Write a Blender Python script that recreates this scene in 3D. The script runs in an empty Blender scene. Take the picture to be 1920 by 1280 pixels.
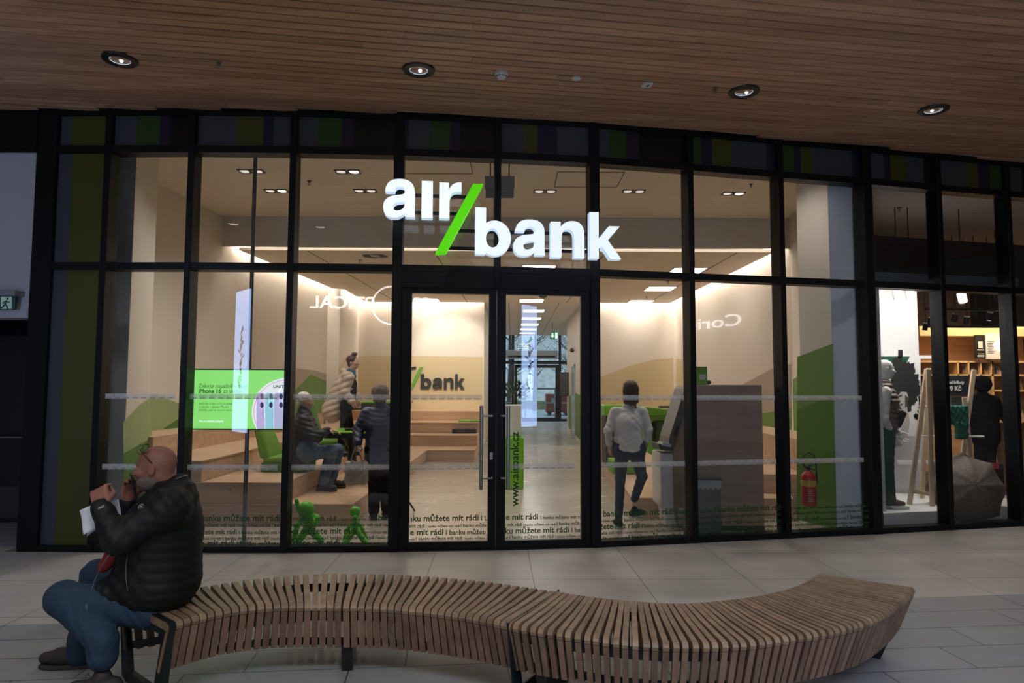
import bpy, bmesh, math, random
import numpy as np
from mathutils import Vector, Matrix, Euler
random.seed(7)
PI = math.pi
# ------------------------------------------------------------------ camera, world, exposure
SC = bpy.context.scene
C = SC.collection
FPX, CAM_H = 1280.0, 1.6
PITCH = math.atan(86.5/1280.0)
ROLL = 0.004
cam_d = bpy.data.cameras.new('camera'); cam = bpy.data.objects.new('camera', cam_d); C.objects.link(cam)
cam_d.sensor_width = 36.0; cam_d.lens = 36.0*FPX/1920.0; cam_d.clip_start = 0.05; cam_d.clip_end = 200
cam.location = (0, 0, CAM_H)
cam.rotation_euler = (Euler((PI/2+PITCH, 0, 0)).to_matrix() @ Matrix.Rotation(ROLL, 3, 'Z')).to_euler()
SC.camera = cam
SC.view_settings.view_transform = 'Standard'; SC.view_settings.look = 'None'
SC.view_settings.exposure = 0.0; SC.view_settings.gamma = 1.0
SC.view_settings.use_curve_mapping = False
SC.cycles.max_bounces = 10; SC.cycles.diffuse_bounces = 4; SC.cycles.glossy_bounces = 4
SC.cycles.transparent_max_bounces = 24; SC.cycles.transmission_bounces = 4
SC.cycles.sample_clamp_indirect = 4.0; SC.cycles.caustics_reflective = False; SC.cycles.caustics_refractive = False
SC.cycles.use_denoising = True
w = bpy.data.worlds.new('world'); SC.world = w; w.use_nodes = True
w.node_tree.nodes['Background'].inputs[0].default_value = (0.45, 0.55, 0.7, 1)
w.node_tree.nodes['Background'].inputs[1].default_value = 0.03

def area_light(name, loc, size, energy, color=(1, 1, 1), target=None, size_y=None, spread=None, rot=None):
    d = bpy.data.lights.new(name, 'AREA'); d.energy = energy; d.color = color
    d.shape = 'RECTANGLE'; d.size = size; d.size_y = size_y or size
    if spread: d.spread = spread
    o = bpy.data.objects.new(name, d); C.objects.link(o); o.location = loc
    if rot is not None: o.rotation_euler = rot
    elif target is not None:
        o.rotation_euler = (Vector(target)-Vector(loc)).to_track_quat('-Z', 'Y').to_euler()
    return o
def spot_light(name, loc, target, energy, angle, color=(1, 1, 1), blend=0.5, radius=0.04):
    d = bpy.data.lights.new(name, 'SPOT'); d.energy = energy; d.color = color
    d.spot_size = angle; d.spot_blend = blend; d.shadow_soft_size = radius
    o = bpy.data.objects.new(name, d); C.objects.link(o); o.location = loc
    o.rotation_euler = (Vector(target)-Vector(loc)).to_track_quat('-Z', 'Y').to_euler()
    return o
WARM = (1.0, 0.87, 0.74); NEUT = (1.0, 0.92, 0.84); COOL = (0.78, 0.88, 1.0)
# the mall hall behind the camera is lit from a skylight well
area_light('skylight_light', (0.8, -1.6, 6.9), 9.0, 1080, (0.93, 0.96, 1.0), size_y=3.0, rot=(0.35, 0, 0))
# bank: cove strips washing the walls, ceiling panels, spots
area_light('cove_light_left', (-4.58, 14.05, 4.18), 0.10, 62, WARM, size_y=4.4, rot=(0, 0.25, -0.10))
area_light('cove_light_left_far', (-4.0, 17.6, 4.18), 0.10, 26, WARM, size_y=2.4, rot=(0, 0.25, 0))
area_light('cove_light_right', (4.48, 15.3, 4.18), 0.10, 90, WARM, size_y=7.2, rot=(0, -0.25, 0.03))
area_light('cove_light_back_left', (-2.5, 18.86, 4.18), 3.3, 44, WARM, size_y=0.10, rot=(0.25, 0, 0))
area_light('cove_light_back_right', (3.2, 18.86, 4.18), 2.3, 34, WARM, size_y=0.10, rot=(0.25, 0, 0))
area_light('cove_light_bulkhead', (0, 11.6, 4.12), 9.0, 26, WARM, size_y=0.06, rot=(0, 0, 0))
spot_light('wall_spot', (-1.55, 16.4, 3.9), (-1.62, 19.0, 2.35), 330, 0.95, WARM, 0.55)
# daylight outside the far exit
area_light('outdoor_light', (0.5, 50.0, 19.0), 30, 17000, (0.50, 0.78, 1.0), size_y=26, rot=(0, 0, 0))

# ------------------------------------------------------------------ pixel helpers (photo frame 1920x1280)
_c, _s = math.cos(PITCH), math.sin(PITCH)
def ray(px, py):
    u, v = (px-960)/FPX, (640-py)/FPX
    u, v = u*math.cos(ROLL)-v*math.sin(ROLL), u*math.sin(ROLL)+v*math.cos(ROLL)
    return Vector((u, _c-_s*v, _s+_c*v))
def P(px, py, Y):
    r = ray(px, py); t = Y/r.y
    return Vector((r.x*t, Y, CAM_H+r.z*t))
def Pz(px, py, z):
    r = ray(px, py); t = (z-CAM_H)/r.z
    return Vector((r.x*t, r.y*t, z))
def Ppl(px, py, a, b):
    """ray meets the vertical plane through plan points a, b"""
    r = ray(px, py); n = Vector((b[1]-a[1], a[0]-b[0], 0)); A = Vector((a[0], a[1], 0))
    t = (A-Vector((0, 0, CAM_H))).dot(n)/r.dot(n)
    return Vector((0, 0, CAM_H))+r*t

# ------------------------------------------------------------------ materials
MATS = {}
def srgb(r, g, b):
    f = lambda c: (c/255/12.92) if c/255 <= 0.04045 else ((c/255+0.055)/1.055)**2.4
    return (f(r), f(g), f(b))
def mat(name, col=(0.5, 0.5, 0.5), rough=0.5, metal=0.0, emit=None, estr=0.0, noise=0.0, nscale=8.0, stretch=None, bump=0.0, spec=None, bscale=None):
    if name in MATS: return MATS[name]
    m = bpy.data.materials.new(name); m.use_nodes = True; nt = m.node_tree
    b = nt.nodes['Principled BSDF']
    b.inputs['Base Color'].default_value = (*col, 1); b.inputs['Roughness'].default_value = rough
    b.inputs['Metallic'].default_value = metal
    if spec is not None: b.inputs['Specular IOR Level'].default_value = spec
    if emit is not None:
        b.inputs['Emission Color'].default_value = (*emit, 1); b.inputs['Emission Strength'].default_value = estr
    if noise or bump:
        tc = nt.nodes.new('ShaderNodeTexCoord'); mp = nt.nodes.new('ShaderNodeMapping')
        nt.links.new(tc.outputs['Object'], mp.inputs[0])
        mp.inputs['Scale'].default_value = stretch or (1, 1, 1)
        nz = nt.nodes.new('ShaderNodeTexNoise'); nz.inputs['Scale'].default_value = nscale; nz.inputs['Detail'].default_value = 5
        nt.links.new(mp.outputs[0], nz.inputs['Vector'])
        if noise:
            mx = nt.nodes.new('ShaderNodeMix'); mx.data_type = 'RGBA'
            mx.inputs[6].default_value = (*[max(0, c*(1-noise)) for c in col], 1)
            mx.inputs[7].default_value = (*[min(1, c*(1+noise)) for c in col], 1)
            nt.links.new(nz.outputs['Fac'], mx.inputs[0]); nt.links.new(mx.outputs[2], b.inputs['Base Color'])
        if bump:
            src = nz
            if bscale:
                src = nt.nodes.new('ShaderNodeTexNoise'); src.inputs['Scale'].default_value = bscale
                nt.links.new(mp.outputs[0], src.inputs['Vector'])
            bp = nt.nodes.new('ShaderNodeBump'); bp.inputs['Strength'].default_value = bump; bp.inputs['Distance'].default_value = 0.01
            nt.links.new(src.outputs['Fac'], bp.inputs['Height']); nt.links.new(bp.outputs[0], b.inputs['Normal'])
    MATS[name] = m
    return m
def wood(name, c1, c2, rough=0.45, axis='X', scale=1.0, rnd=False, rnd_amt=0.35, bump=0.1):
    """grained timber; grain runs along the given object axis; rnd reads a per-board attribute"""
    if name in MATS: return MATS[name]
    m = bpy.data.materials.new(name); m.use_nodes = True; nt = m.node_tree; N = nt.nodes; L = nt.links
    b = N['Principled BSDF']; b.inputs['Roughness'].default_value = rough
    tc = N.new('ShaderNodeTexCoord'); mp = N.new('ShaderNodeMapping'); L.new(tc.outputs['Object'], mp.inputs[0])
    s = {'X': (1, 14, 14), 'Y': (14, 1, 14), 'Z': (14, 14, 1)}[axis]
    mp.inputs['Scale'].default_value = [v*scale for v in s]
    nz = N.new('ShaderNodeTexNoise'); nz.inputs['Scale'].default_value = 2.0; nz.inputs['Detail'].default_value = 6
    L.new(mp.outputs[0], nz.inputs['Vector'])
    rp = N.new('ShaderNodeValToRGB'); rp.color_ramp.elements[0].position = 0.3; rp.color_ramp.elements[1].position = 0.72
    rp.color_ramp.elements[0].color = (*c1, 1); rp.color_ramp.elements[1].color = (*c2, 1)
    L.new(nz.outputs['Fac'], rp.inputs[0]); out = rp.outputs[0]
    if rnd:
        at = N.new('ShaderNodeAttribute'); at.attribute_name = 'rnd'
        mr = N.new('ShaderNodeMapRange'); mr.inputs[3].default_value = 1-rnd_amt; mr.inputs[4].default_value = 1+rnd_amt*0.5
        L.new(at.outputs['Fac'], mr.inputs[0])
        vm = N.new('ShaderNodeVectorMath'); vm.operation = 'SCALE'
        L.new(out, vm.inputs[0]); L.new(mr.outputs[0], vm.inputs['Scale']); out = vm.outputs[0]
        ad = N.new('ShaderNodeVectorMath'); ad.operation = 'ADD'
        L.new(tc.outputs['Object'], ad.inputs[0]); L.new(at.outputs['Fac'], ad.inputs[1])
        sc_ = N.new('ShaderNodeVectorMath'); sc_.operation = 'ADD'
    L.new(out, b.inputs['Base Color'])
    if bump:
        bp = N.new('ShaderNodeBump'); bp.inputs['Strength'].default_value = bump; bp.inputs['Distance'].default_value = 0.004
        L.new(nz.outputs['Fac'], bp.inputs['Height']); L.new(bp.outputs[0], b.inputs['Normal'])
    MATS[name] = m
    return m
def emis(name, col=(1, 1, 1), strength=1.0):
    if name in MATS: return MATS[name]
    m = bpy.data.materials.new(name); m.use_nodes = True; nt = m.node_tree
    b = nt.nodes['Principled BSDF']; b.inputs['Base Color'].default_value = (*[c*0.5 for c in col], 1)
    b.inputs['Emission Color'].default_value = (*col, 1); b.inputs['Emission Strength'].default_value = strength
    b.inputs['Roughness'].default_value = 0.4
    MATS[name] = m
    return m
def glass(name, tint=(0.9, 0.93, 0.92), ior=1.5, rough=0.0):
    if name in MATS: return MATS[name]
    m = bpy.data.materials.new(name); m.use_nodes = True; nt = m.node_tree; N = nt.nodes; L = nt.links
    N.remove(N['Principled BSDF']); o = N['Material Output']
    t = N.new('ShaderNodeBsdfTransparent'); t.inputs[0].default_value = (*tint, 1)
    g = N.new('ShaderNodeBsdfGlossy'); g.inputs['Roughness'].default_value = rough; g.inputs[0].default_value = (1, 1, 1, 1)
    # Schlick reflectance, equal from both faces of the sheet
    ge = N.new('ShaderNodeNewGeometry'); dt = N.new('ShaderNodeVectorMath'); dt.operation = 'DOT_PRODUCT'
    L.new(ge.outputs['Normal'], dt.inputs[0]); L.new(ge.outputs['Incoming'], dt.inputs[1])
    def mth(op, a, b=None):
        n = N.new('ShaderNodeMath'); n.operation = op
        for i, v in enumerate((a, b)):
            if v is None: continue
            if isinstance(v, (int, float)): n.inputs[i].default_value = v
            else: L.new(v, n.inputs[i])
        return n.outputs[0]
    f0 = ((ior-1)/(ior+1))**2
    f = mth('ADD', mth('MULTIPLY', mth('POWER', mth('SUBTRACT', 1.0, mth('ABSOLUTE', dt.outputs['Value'])), 5.0), 1-f0), f0)
    mx = N.new('ShaderNodeMixShader'); L.new(f, mx.inputs[0]); L.new(t.outputs[0], mx.inputs[1]); L.new(g.outputs[0], mx.inputs[2])
    L.new(mx.outputs[0], o.inputs[0])
    MATS[name] = m
    return m
def frosted(name, col, alpha, rough=0.6, emit=0.0):
    if name in MATS: return MATS[name]
    m = mat(name, col, rough); m.node_tree.nodes['Principled BSDF'].inputs['Alpha'].default_value = alpha
    return m

# ------------------------------------------------------------------ mesh builder
class MB:
    def __init__(s): s.v, s.f, s.m, s.r = [], [], [], []
    def add(s, vs, fs, mi=0, rnd=0.0):
        o = len(s.v); s.v += [tuple(v) for v in vs]; s.f += [tuple(i+o for i in f) for f in fs]
        s.m += [mi]*len(fs); s.r += [rnd]*len(fs); return s
    def hexa(s, p, mi=0, rnd=0.0):
        return s.add(p, [(0, 3, 2, 1), (4, 5, 6, 7), (0, 1, 5, 4), (1, 2, 6, 5), (2, 3, 7, 6), (3, 0, 4, 7)], mi, rnd)
    def box(s, x0, x1, y0, y1, z0, z1, mi=0, rnd=0.0):
        return s.hexa([(x0, y0, z0), (x1, y0, z0), (x1, y1, z0), (x0, y1, z0), (x0, y0, z1), (x1, y0, z1), (x1, y1, z1), (x0, y1, z1)], mi, rnd)
    def obox(s, c, half, rot=0.0, mi=0, M=None, rnd=0.0):
        M = M or Matrix.Rotation(rot, 3, 'Z'); c = Vector(c)
        pts = [c+M@Vector((sx*half[0], sy*half[1], sz*half[2])) for sz in (-1, 1) for sx, sy in ((-1, -1), (1, -1), (1, 1), (-1, 1))]
        return s.hexa(pts, mi, rnd)
    def bar(s, a, b, w, d=None, up=(0, 0, 1), mi=0, rnd=0.0):
        a, b = Vector(a), Vector(b); d = d or w; ax = (b-a).normalized(); up = Vector(up)
        if abs(ax.dot(up)) > 0.98: up = Vector((0, 1, 0))
        sx = ax.cross(up).normalized()*w/2; sy = sx.cross(ax).normalized()*d/2
        return s.hexa([a-sx-sy, a+sx-sy, a+sx+sy, a-sx+sy, b-sx-sy, b+sx-sy, b+sx+sy, b-sx+sy], mi, rnd)
    def tube(s, pts, r, n=10, mi=0, cap=True, flat=1.0):
        pts = [Vector(p) for p in pts]; rs = r if isinstance(r, (list, tuple)) else [r]*len(pts)
        vs, fs = [], []; prev = None
        for i, p in enumerate(pts):
            t = (pts[min(i+1, len(pts)-1)]-pts[max(i-1, 0)])
            if t.length < 1e-9: t = Vector((0, 0, 1))
            t.normalize()
            if prev is None:
                u = t.orthogonal().normalized()
            else:
                u = (prev-t*prev.dot(t))
                u = u.normalized() if u.length > 1e-6 else t.orthogonal().normalized()
            prev = u; w_ = t.cross(u)
            for k in range(n):
                a = 2*PI*k/n; vs.append(p+u*math.cos(a)*rs[i]+w_*math.sin(a)*rs[i]*flat)
        for i in range(len(pts)-1):
            for k in range(n):
                fs.append((i*n+k, i*n+(k+1) % n, (i+1)*n+(k+1) % n, (i+1)*n+k))
        if cap:
            fs.append(tuple(range(n-1, -1, -1))); fs.append(tuple((len(pts)-1)*n+k for k in range(n)))
        return s.add(vs, fs, mi)
    def cyl(s, a, b, r, r2=None, n=20, mi=0): return s.tube([a, b], [r, r if r2 is None else r2], n, mi)
    def lathe(s, prof, c=(0, 0, 0), n=24, mi=0, M=None):
        c = Vector(c); vs, fs = [], []
        for r, z in prof:
            for k in range(n):
                a = 2*PI*k/n; p = Vector((r*math.cos(a), r*math.sin(a), z)); vs.append(c+(M@p if M else p))
        for i in range(len(prof)-1):
            for k in range(n): fs.append((i*n+k, i*n+(k+1) % n, (i+1)*n+(k+1) % n, (i+1)*n+k))
        fs.append(tuple(range(n-1, -1, -1))); fs.append(tuple((len(prof)-1)*n+k for k in range(n)))
        return s.add(vs, fs, mi)
    def ball(s, c, r, n=16, mi=0, sc=(1, 1, 1), M=None):
        prof = [(max(1e-4, math.sin(PI*i/n)), -math.cos(PI*i/n)) for i in range(n+1)]
        c = Vector(c); vs, fs = [], []; m = n+4
        for pr, z in prof:
            for k in range(m):
                a = 2*PI*k/m; p = Vector((pr*math.cos(a)*sc[0]*r, pr*math.sin(a)*sc[1]*r, z*sc[2]*r)); vs.append(c+(M@p if M else p))
        for i in range(n):
            for k in range(m): fs.append((i*m+k, i*m+(k+1) % m, (i+1)*m+(k+1) % m, (i+1)*m+k))
        return s.add(vs, fs, mi)
    def prism(s, poly, z0, z1, mi=0):
        n = len(poly)
        ar = sum(poly[i][0]*poly[(i+1) % n][1]-poly[(i+1) % n][0]*poly[i][1] for i in range(n))
        if ar < 0: poly = poly[::-1]
        vs = [(p[0], p[1], z0) for p in poly]+[(p[0], p[1], z1) for p in poly]
        fs = [tuple(range(n-1, -1, -1)), tuple(range(n, 2*n))]+[(i, (i+1) % n, n+(i+1) % n, n+i) for i in range(n)]
        return s.add(vs, fs, mi)
    def slab(s, pts, n, t, mi=0):
        """polygon in 3d (pts) thickened by t along n"""
        pts = [Vector(p) for p in pts]; n = Vector(n).normalized()*t; k = len(pts)
        vs = pts+[p+n for p in pts]
        fs = [tuple(range(k-1, -1, -1)), tuple(range(k, 2*k))]+[(i, (i+1) % k, k+(i+1) % k, k+i) for i in range(k)]
        return s.add(vs, fs, mi)
    def build(s, name, mats, parent=None, smooth=False, bevel=0.0, base=None, seg=2, recalc=True):
        me = bpy.data.meshes.new(name)
        if base is None: base = Vector((0, 0, 0))
        if parent is not None: base = world_loc(parent)
        base = Vector(base)
        me.from_pydata([tuple(Vector(v)-base) for v in s.v], [], s.f)
        mats = mats if isinstance(mats, (list, tuple)) else [mats]
        for m in mats: me.materials.append(m)
        me.polygons.foreach_set('material_index', s.m)
        if any(s.r):
            at = me.attributes.new('rnd', 'FLOAT', 'FACE'); at.data.foreach_set('value', s.r)
        if recalc:
            bm = bmesh.new(); bm.from_mesh(me); bmesh.ops.recalc_face_normals(bm, faces=bm.faces); bm.to_mesh(me); bm.free()
        me.update()
        o = bpy.data.objects.new(name, me); C.objects.link(o)
        if parent is not None: o.parent = parent; o.location = (0, 0, 0)
        else: o.location = base
        if bevel:
            bv = o.modifiers.new('bevel', 'BEVEL'); bv.width = bevel; bv.segments = seg; bv.limit_method = 'ANGLE'; bv.angle_limit = 0.6
        if smooth:
            me.shade_smooth()
            if bevel or smooth == 'angle':
                try: me.set_sharp_from_angle(angle=0.7)
                except Exception: pass
        return o
def glyph(ch, extrude=0.0, res=10):
    """heavy grotesque letter shapes, x-height 1, drawn as outlines with holes"""
    s = 0.29
    def path(p):
        out = [p[0]]
        for q in p[1:]:
            if len(q) == 2: out.append(q)
            else:
                a = out[-1]
                for k in range(1, res+1):
                    t = k/res; out.append(((1-t)**2*a[0]+2*t*(1-t)*q[0]+t*t*q[2], (1-t)**2*a[1]+2*t*(1-t)*q[1]+t*t*q[3]))
        return out
    el = lambda cx, cy, rx, ry, a0, a1, n: [(cx+rx*math.cos(a0+(a1-a0)*k/n), cy+ry*math.sin(a0+(a1-a0)*k/n)) for k in range(n+1)]
    if ch == 'ı': sh = [[(0, 0), (s, 0), (s, 1), (0, 1)]]
    elif ch == 'n': sh = [path([(0, 0), (s, 0), (s, .52), (s, .79, .47, .79), (.64, .79, .64, .56), (.64, 0), (.93, 0), (.93, .62), (.93, 1.03, .60, 1.03), (.39, 1.03, s-.02, .86), (s-.02, 1), (0, 1)])]
    elif ch == 'r': sh = [path([(0, 0), (s, 0), (s, .48), (s, .76, .54, .76), (.62, .755), (.62, 1.02), (.36, 1.04, s-.02, .80), (s-.02, 1), (0, 1)])]
    elif ch == 'k': sh = [[(0, 0), (s, 0), (s, .30), (.38, .40), (.66, 0), (1.01, 0), (.585, .57), (.97, 1), (.62, 1), (s, .60), (s, 1.42), (0, 1.42)]]
    elif ch == 'b': sh = [path([(0, 0), (s-.02, 0), (s-.02, .13)])+el(.53, .50, .45, .53, -2.15, 2.15, 40)+[(s, .92), (s, 1.42), (0, 1.42)], el(.475, .50, .185, .285, 0, 2*PI*39/40, 39)]
    elif ch == 'a': sh = [path([(.66, 0), (.95, 0), (.935, .10, .935, .22), (.935, .66), (.935, 1.035, .50, 1.035), (.08, 1.035, .06, .68), (.34, .68), (.35, .82, .50, .82), (.645, .82, .645, .70), (.645, .61, .50, .60), (.01, .57, .01, .27), (.01, -.03, .32, -.03), (.53, -.03, .65, .12), (.65, .05, .66, 0)]), path([(.645, .43), (.60, .41, .50, .40), (.30, .375, .30, .27), (.30, .165, .41, .165), (.645, .175, .645, .37)])]
    cu = bpy.data.curves.new('glyph', 'CURVE'); cu.dimensions = '2D'; cu.fill_mode = 'BOTH'; cu.extrude = extrude
    for pl in sh:
        if math.dist(pl[0], pl[-1]) < 1e-6: pl = pl[:-1]
        sp_ = cu.splines.new('POLY'); sp_.points.add(len(pl)-1); sp_.use_cyclic_u = True
        for k, q in enumerate(pl): sp_.points[k].co = (q[0], q[1], 0, 1)
    o = bpy.data.objects.new('glyph', cu); C.objects.link(o); dg = bpy.context.evaluated_depsgraph_get(); dg.update()
    me = bpy.data.meshes.new_from_object(o.evaluated_get(dg)); bpy.data.objects.remove(o); bpy.data.curves.remove(cu)
    vs = [v.co.copy() for v in me.vertices]; fs = [tuple(p.vertices) for p in me.polygons]; bpy.data.meshes.remove(me)
    return vs, fs
def world_loc(o):
    l = Vector((0, 0, 0))
    while o is not None: l += Vector(o.location); o = o.parent
    return l
def tag(o, label, cat, group=None, kind=None):
    if label: o['label'] = label
    if cat: o['category'] = cat
    if group: o['group'] = group
    if kind: o['kind'] = kind
    return o
def thing(name, label, cat, loc=(0, 0, 0), group=None, rotz=0.0):
    o = bpy.data.objects.new(name, None); C.objects.link(o); o.location = loc; o.empty_display_size = 0.1
    o.rotation_euler = (0, 0, rotz)
    return tag(o, label, cat, group)
def struct(o, label=None):
    o['kind'] = 'structure'
    if label: o['label'] = label
    return o
def dup(root, loc, label=None, group=None, rotz=None):
    r = root.copy(); C.objects.link(r); r.location = loc
    if rotz is not None: r.rotation_euler = (0, 0, rotz)
    if label: r['label'] = label
    if group: r['group'] = group
    for ch in list(root.children):
        c = ch.copy(); C.objects.link(c); c.parent = r
        for g in ch.children:
            d = g.copy(); C.objects.link(d); d.parent = c
    return r
def text_data(body, size, offset=0.0, extrude=0.0, align='LEFT', shear=0.0, space=1.0, bevel=0.0, res=4):
    """outline lettering as plain mesh data in the xy plane, baseline on y=0"""
    cu = bpy.data.curves.new('lettering', 'FONT'); cu.body = body; cu.size = size; cu.offset = offset
    cu.extrude = extrude; cu.align_x = align; cu.shear = shear; cu.space_character = space; cu.resolution_u = res
    cu.bevel_depth = bevel; cu.bevel_resolution = 1
    o = bpy.data.objects.new('lettering', cu); C.objects.link(o)
    dg = bpy.context.evaluated_depsgraph_get(); dg.update()
    me = bpy.data.meshes.new_from_object(o.evaluated_get(dg))
    bpy.data.objects.remove(o); bpy.data.curves.remove(cu)
    vs = [v.co.copy() for v in me.vertices]; fs = [tuple(p.vertices) for p in me.polygons]
    bpy.data.meshes.remove(me)
    return vs, fs
def put_text(mb, body, size, O, X, Y, offset=0.0, extrude=0.001, align='LEFT', space=1.0, mi=0, clip=None, bevel=0.0, lift=0.0, xs=1.0, res=3):
    """lettering with its origin at O, reading direction X, up direction Y"""
    vs, fs = text_data(body, size, offset, extrude, align, 0.0, space, bevel, res)
    X, Y = Vector(X).normalized(), Vector(Y).normalized(); Z = X.cross(Y); O = Vector(O)
    if clip is not None:
        fs = [f for f in fs if all(clip[0] <= vs[i].x*xs <= clip[1] for i in f)]
        used = sorted({i for f in fs for i in f}); mp = {i: k for k, i in enumerate(used)}
        vs = [vs[i] for i in used]; fs = [tuple(mp[i] for i in f) for f in fs]
    mb.add([O+X*v.x*xs+Y*v.y+Z*(v.z+lift) for v in vs], fs, mi)
    return (max(v.x for v in vs) if vs else 0)*xs
# ================================================================== mall shell and shop front
NODE = [(-4.683, 6.72), (-4.063, 6.71), (-3.214, 6.69), (-2.202, 6.71), (-1.151, 6.765), (-0.150, 6.85), (0.856, 6.98),
        (1.912, 7.20), (2.976, 7.44), (4.056, 7.67), (5.03, 7.91), (6.02, 8.15), (7.05, 8.40)]
ZT = 2.79; ZTT = 3.975; ZC = 4.37
black = mat('black_aluminium', (0.0035, 0.0038, 0.005), 0.45, spec=0.25)
paint = mat('cream_wall_paint', (0.72, 0.66, 0.585), 0.85)
ceilpaint = mat('ceiling_paint', (0.76, 0.70, 0.615), 0.9)
# ---- mall floor: large stone tiles, darker plank-shaped tiles near the bench
def tile_mat(name, c1, c2, grout, w_, h_, rot, off, rough, sq=0.004, loc=(0, 0, 0), vein=1.0):
    m = bpy.data.materials.new(name); m.use_nodes = True; nt = m.node_tree; N = nt.nodes; L = nt.links
    b = N['Principled BSDF']; tc = N.new('ShaderNodeTexCoord'); mp = N.new('ShaderNodeMapping')
    mp.inputs['Rotation'].default_value = (0, 0, rot); mp.inputs['Location'].default_value = loc
    L.new(tc.outputs['Object'], mp.inputs[0])
    br = N.new('ShaderNodeTexBrick'); br.inputs['Scale'].default_value = 1.0
    br.inputs['Brick Width'].default_value = w_; br.inputs['Row Height'].default_value = h_
    br.inputs['Mortar Size'].default_value = sq; br.inputs['Mortar Smooth'].default_value = 0.1; br.inputs['Bias'].default_value = 0
    br.offset = off; br.inputs['Color1'].default_value = (*c1, 1); br.inputs['Color2'].default_value = (*c2, 1)
    br.inputs['Mortar'].default_value = (*grout, 1)
    L.new(mp.outputs[0], br.inputs['Vector'])
    nz = N.new('ShaderNodeTexNoise'); nz.inputs['Scale'].default_value = 1.6; nz.inputs['Detail'].default_value = 7; nz.inputs['Distortion'].default_value = 1.2
    mp2 = N.new('ShaderNodeMapping'); mp2.inputs['Scale'].default_value = (0.7, 1.7, 1); L.new(tc.outputs['Object'], mp2.inputs[0]); L.new(mp2.outputs[0], nz.inputs['Vector'])
    mr = N.new('ShaderNodeMapRange'); mr.inputs[3].default_value = 1-0.28*vein; mr.inputs[4].default_value = 1+0.22*vein
    L.new(nz.outputs['Fac'], mr.inputs[0])
    vm = N.new('ShaderNodeVectorMath'); vm.operation = 'SCALE'; L.new(br.outputs['Color'], vm.inputs[0]); L.new(mr.outputs[0], vm.inputs['Scale'])
    L.new(vm.outputs[0], b.inputs['Base Color'])
    r2 = N.new('ShaderNodeMapRange'); r2.inputs[3].default_value = rough; r2.inputs[4].default_value = rough+0.18; L.new(nz.outputs['Fac'], r2.inputs[0])
    L.new(r2.outputs[0], b.inputs['Roughness'])
    MATS[name] = m; return m
tile_light = tile_mat('pale_stone_tile', (0.41, 0.385, 0.35), (0.45, 0.425, 0.385), (0.09, 0.085, 0.08), 0.9, 0.9, -0.023, 0.0, 0.30, 0.0035, (0.58, 0.47, 0))
tile_dark = tile_mat('grey_plank_tile', (0.24, 0.245, 0.25), (0.275, 0.28, 0.285), (0.04, 0.04, 0.042), 0.9, 0.32, -0.10, 0.35, 0.34, 0.004, (0.2, 0.08, 0))
bank_floor_m = tile_mat('grey_wood_look_floor', (0.36, 0.32, 0.275), (0.40, 0.355, 0.30), (0.33, 0.295, 0.25), 1.4, 0.16, 0.0, 0.4, 0.16, 0.0015, (0, 0, 0), 0.25)
split = [(-9.0, 4.10), (12.0, 6.31)]
back_y = -5.2
front_line = [(-9.0, 6.72), (-4.9, 6.72)]+NODE+[(12.0, 9.62)]
struct(MB().prism([(-9.0, back_y), (12.0, back_y), split[1], split[0]], -0.2, 0).build('floor', tile_dark))
struct(MB().prism([split[0], split[1]]+front_line[::-1], -0.2, 0).build('floor', tile_light))
struct(MB().prism([(-9, 6.72), (-4.9, 6.72), (-4.9, 9.0), (-9, 9.0)], -0.2, 0).build('floor', tile_light))
fl = [n for n in NODE[1:10]]
struct(MB().prism(fl+[(4.4, 34.0), (-6.2, 34.0), (-6.2, 7.0), (-4.35, 7.0)], -0.2, -0.0005).build('floor', bank_floor_m))
struct(MB().prism(NODE[9:]+[(9.6, 9.0), (11.0, 9.4), (11.0, 16.2), (4.95, 16.2), (4.95, 11.5), (4.5, 8.9)], -0.2, -0.0005).build('floor', mat('dark_shop_floor', (0.035, 0.03, 0.028), 0.3)))

# ---- slatted timber ceiling over the mall
plank = wood('larch_ceiling_plank', (0.42, 0.215, 0.115), (0.60, 0.34, 0.20), 0.5, 'X', 0.6, rnd=True, rnd_amt=0.22)
mb = MB(); ang = math.radians(9.0); ux = Vector((math.cos(ang), math.sin(ang), 0)); uy = Vector((-math.sin(ang), math.cos(ang), 0))
org = Vector((0, 0.6, 0)); pitch_ = 0.104
def facade_y(x):
    for a, b in zip(front_line[:-1], front_line[1:]):
        if a[0] <= x <= b[0]: return a[1]+(b[1]-a[1])*(x-a[0])/(b[0]-a[0]+1e-9)
    return 7
for k in range(0, 96):
    y = -0.3+k*pitch_; s = -9.5+random.uniform(-2, 0)
    while s < 12.6:
        ln = random.uniform(1.1, 3.6); a = org+ux*s+uy*y; b = org+ux*(s+ln-0.002)+uy*y
        # trim the board where it meets the shop front
        def ok(p): return p.y < facade_y(max(-9, min(11.9, p.x)))-0.02
        if ok(a) or ok(b):
            if not ok(b):
                lo, hi = 0.0, 1.0
                for _ in range(14):
                    md = (lo+hi)/2; lo, hi = (md, hi) if ok(a.lerp(b, md)) else (lo, md)
                b = a.lerp(b, lo)
            elif not ok(a):
                lo, hi = 0.0, 1.0
                for _ in range(14):
                    md = (lo+hi)/2; lo, hi = (md, hi) if ok(b.lerp(a, md)) else (lo, md)
                a = b.lerp(a, lo)
            wv = uy*0.0415; rn = random.random(); dz = random.uniform(-0.0025, 0.0025)
            z0, z1 = ZC+dz, ZC+0.042
            mb.hexa([(*(a-wv)[:2], z0), (*(b-wv)[:2], z0), (*(b+wv)[:2], z0), (*(a+wv)[:2], z0),
                     (*(a-wv)[:2], z1), (*(b-wv)[:2], z1), (*(b+wv)[:2], z1), (*(a+wv)[:2], z1)], 0, rn)
        s += ln
struct(mb.build('ceiling', plank, base=(0, 0, 0)))
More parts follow.
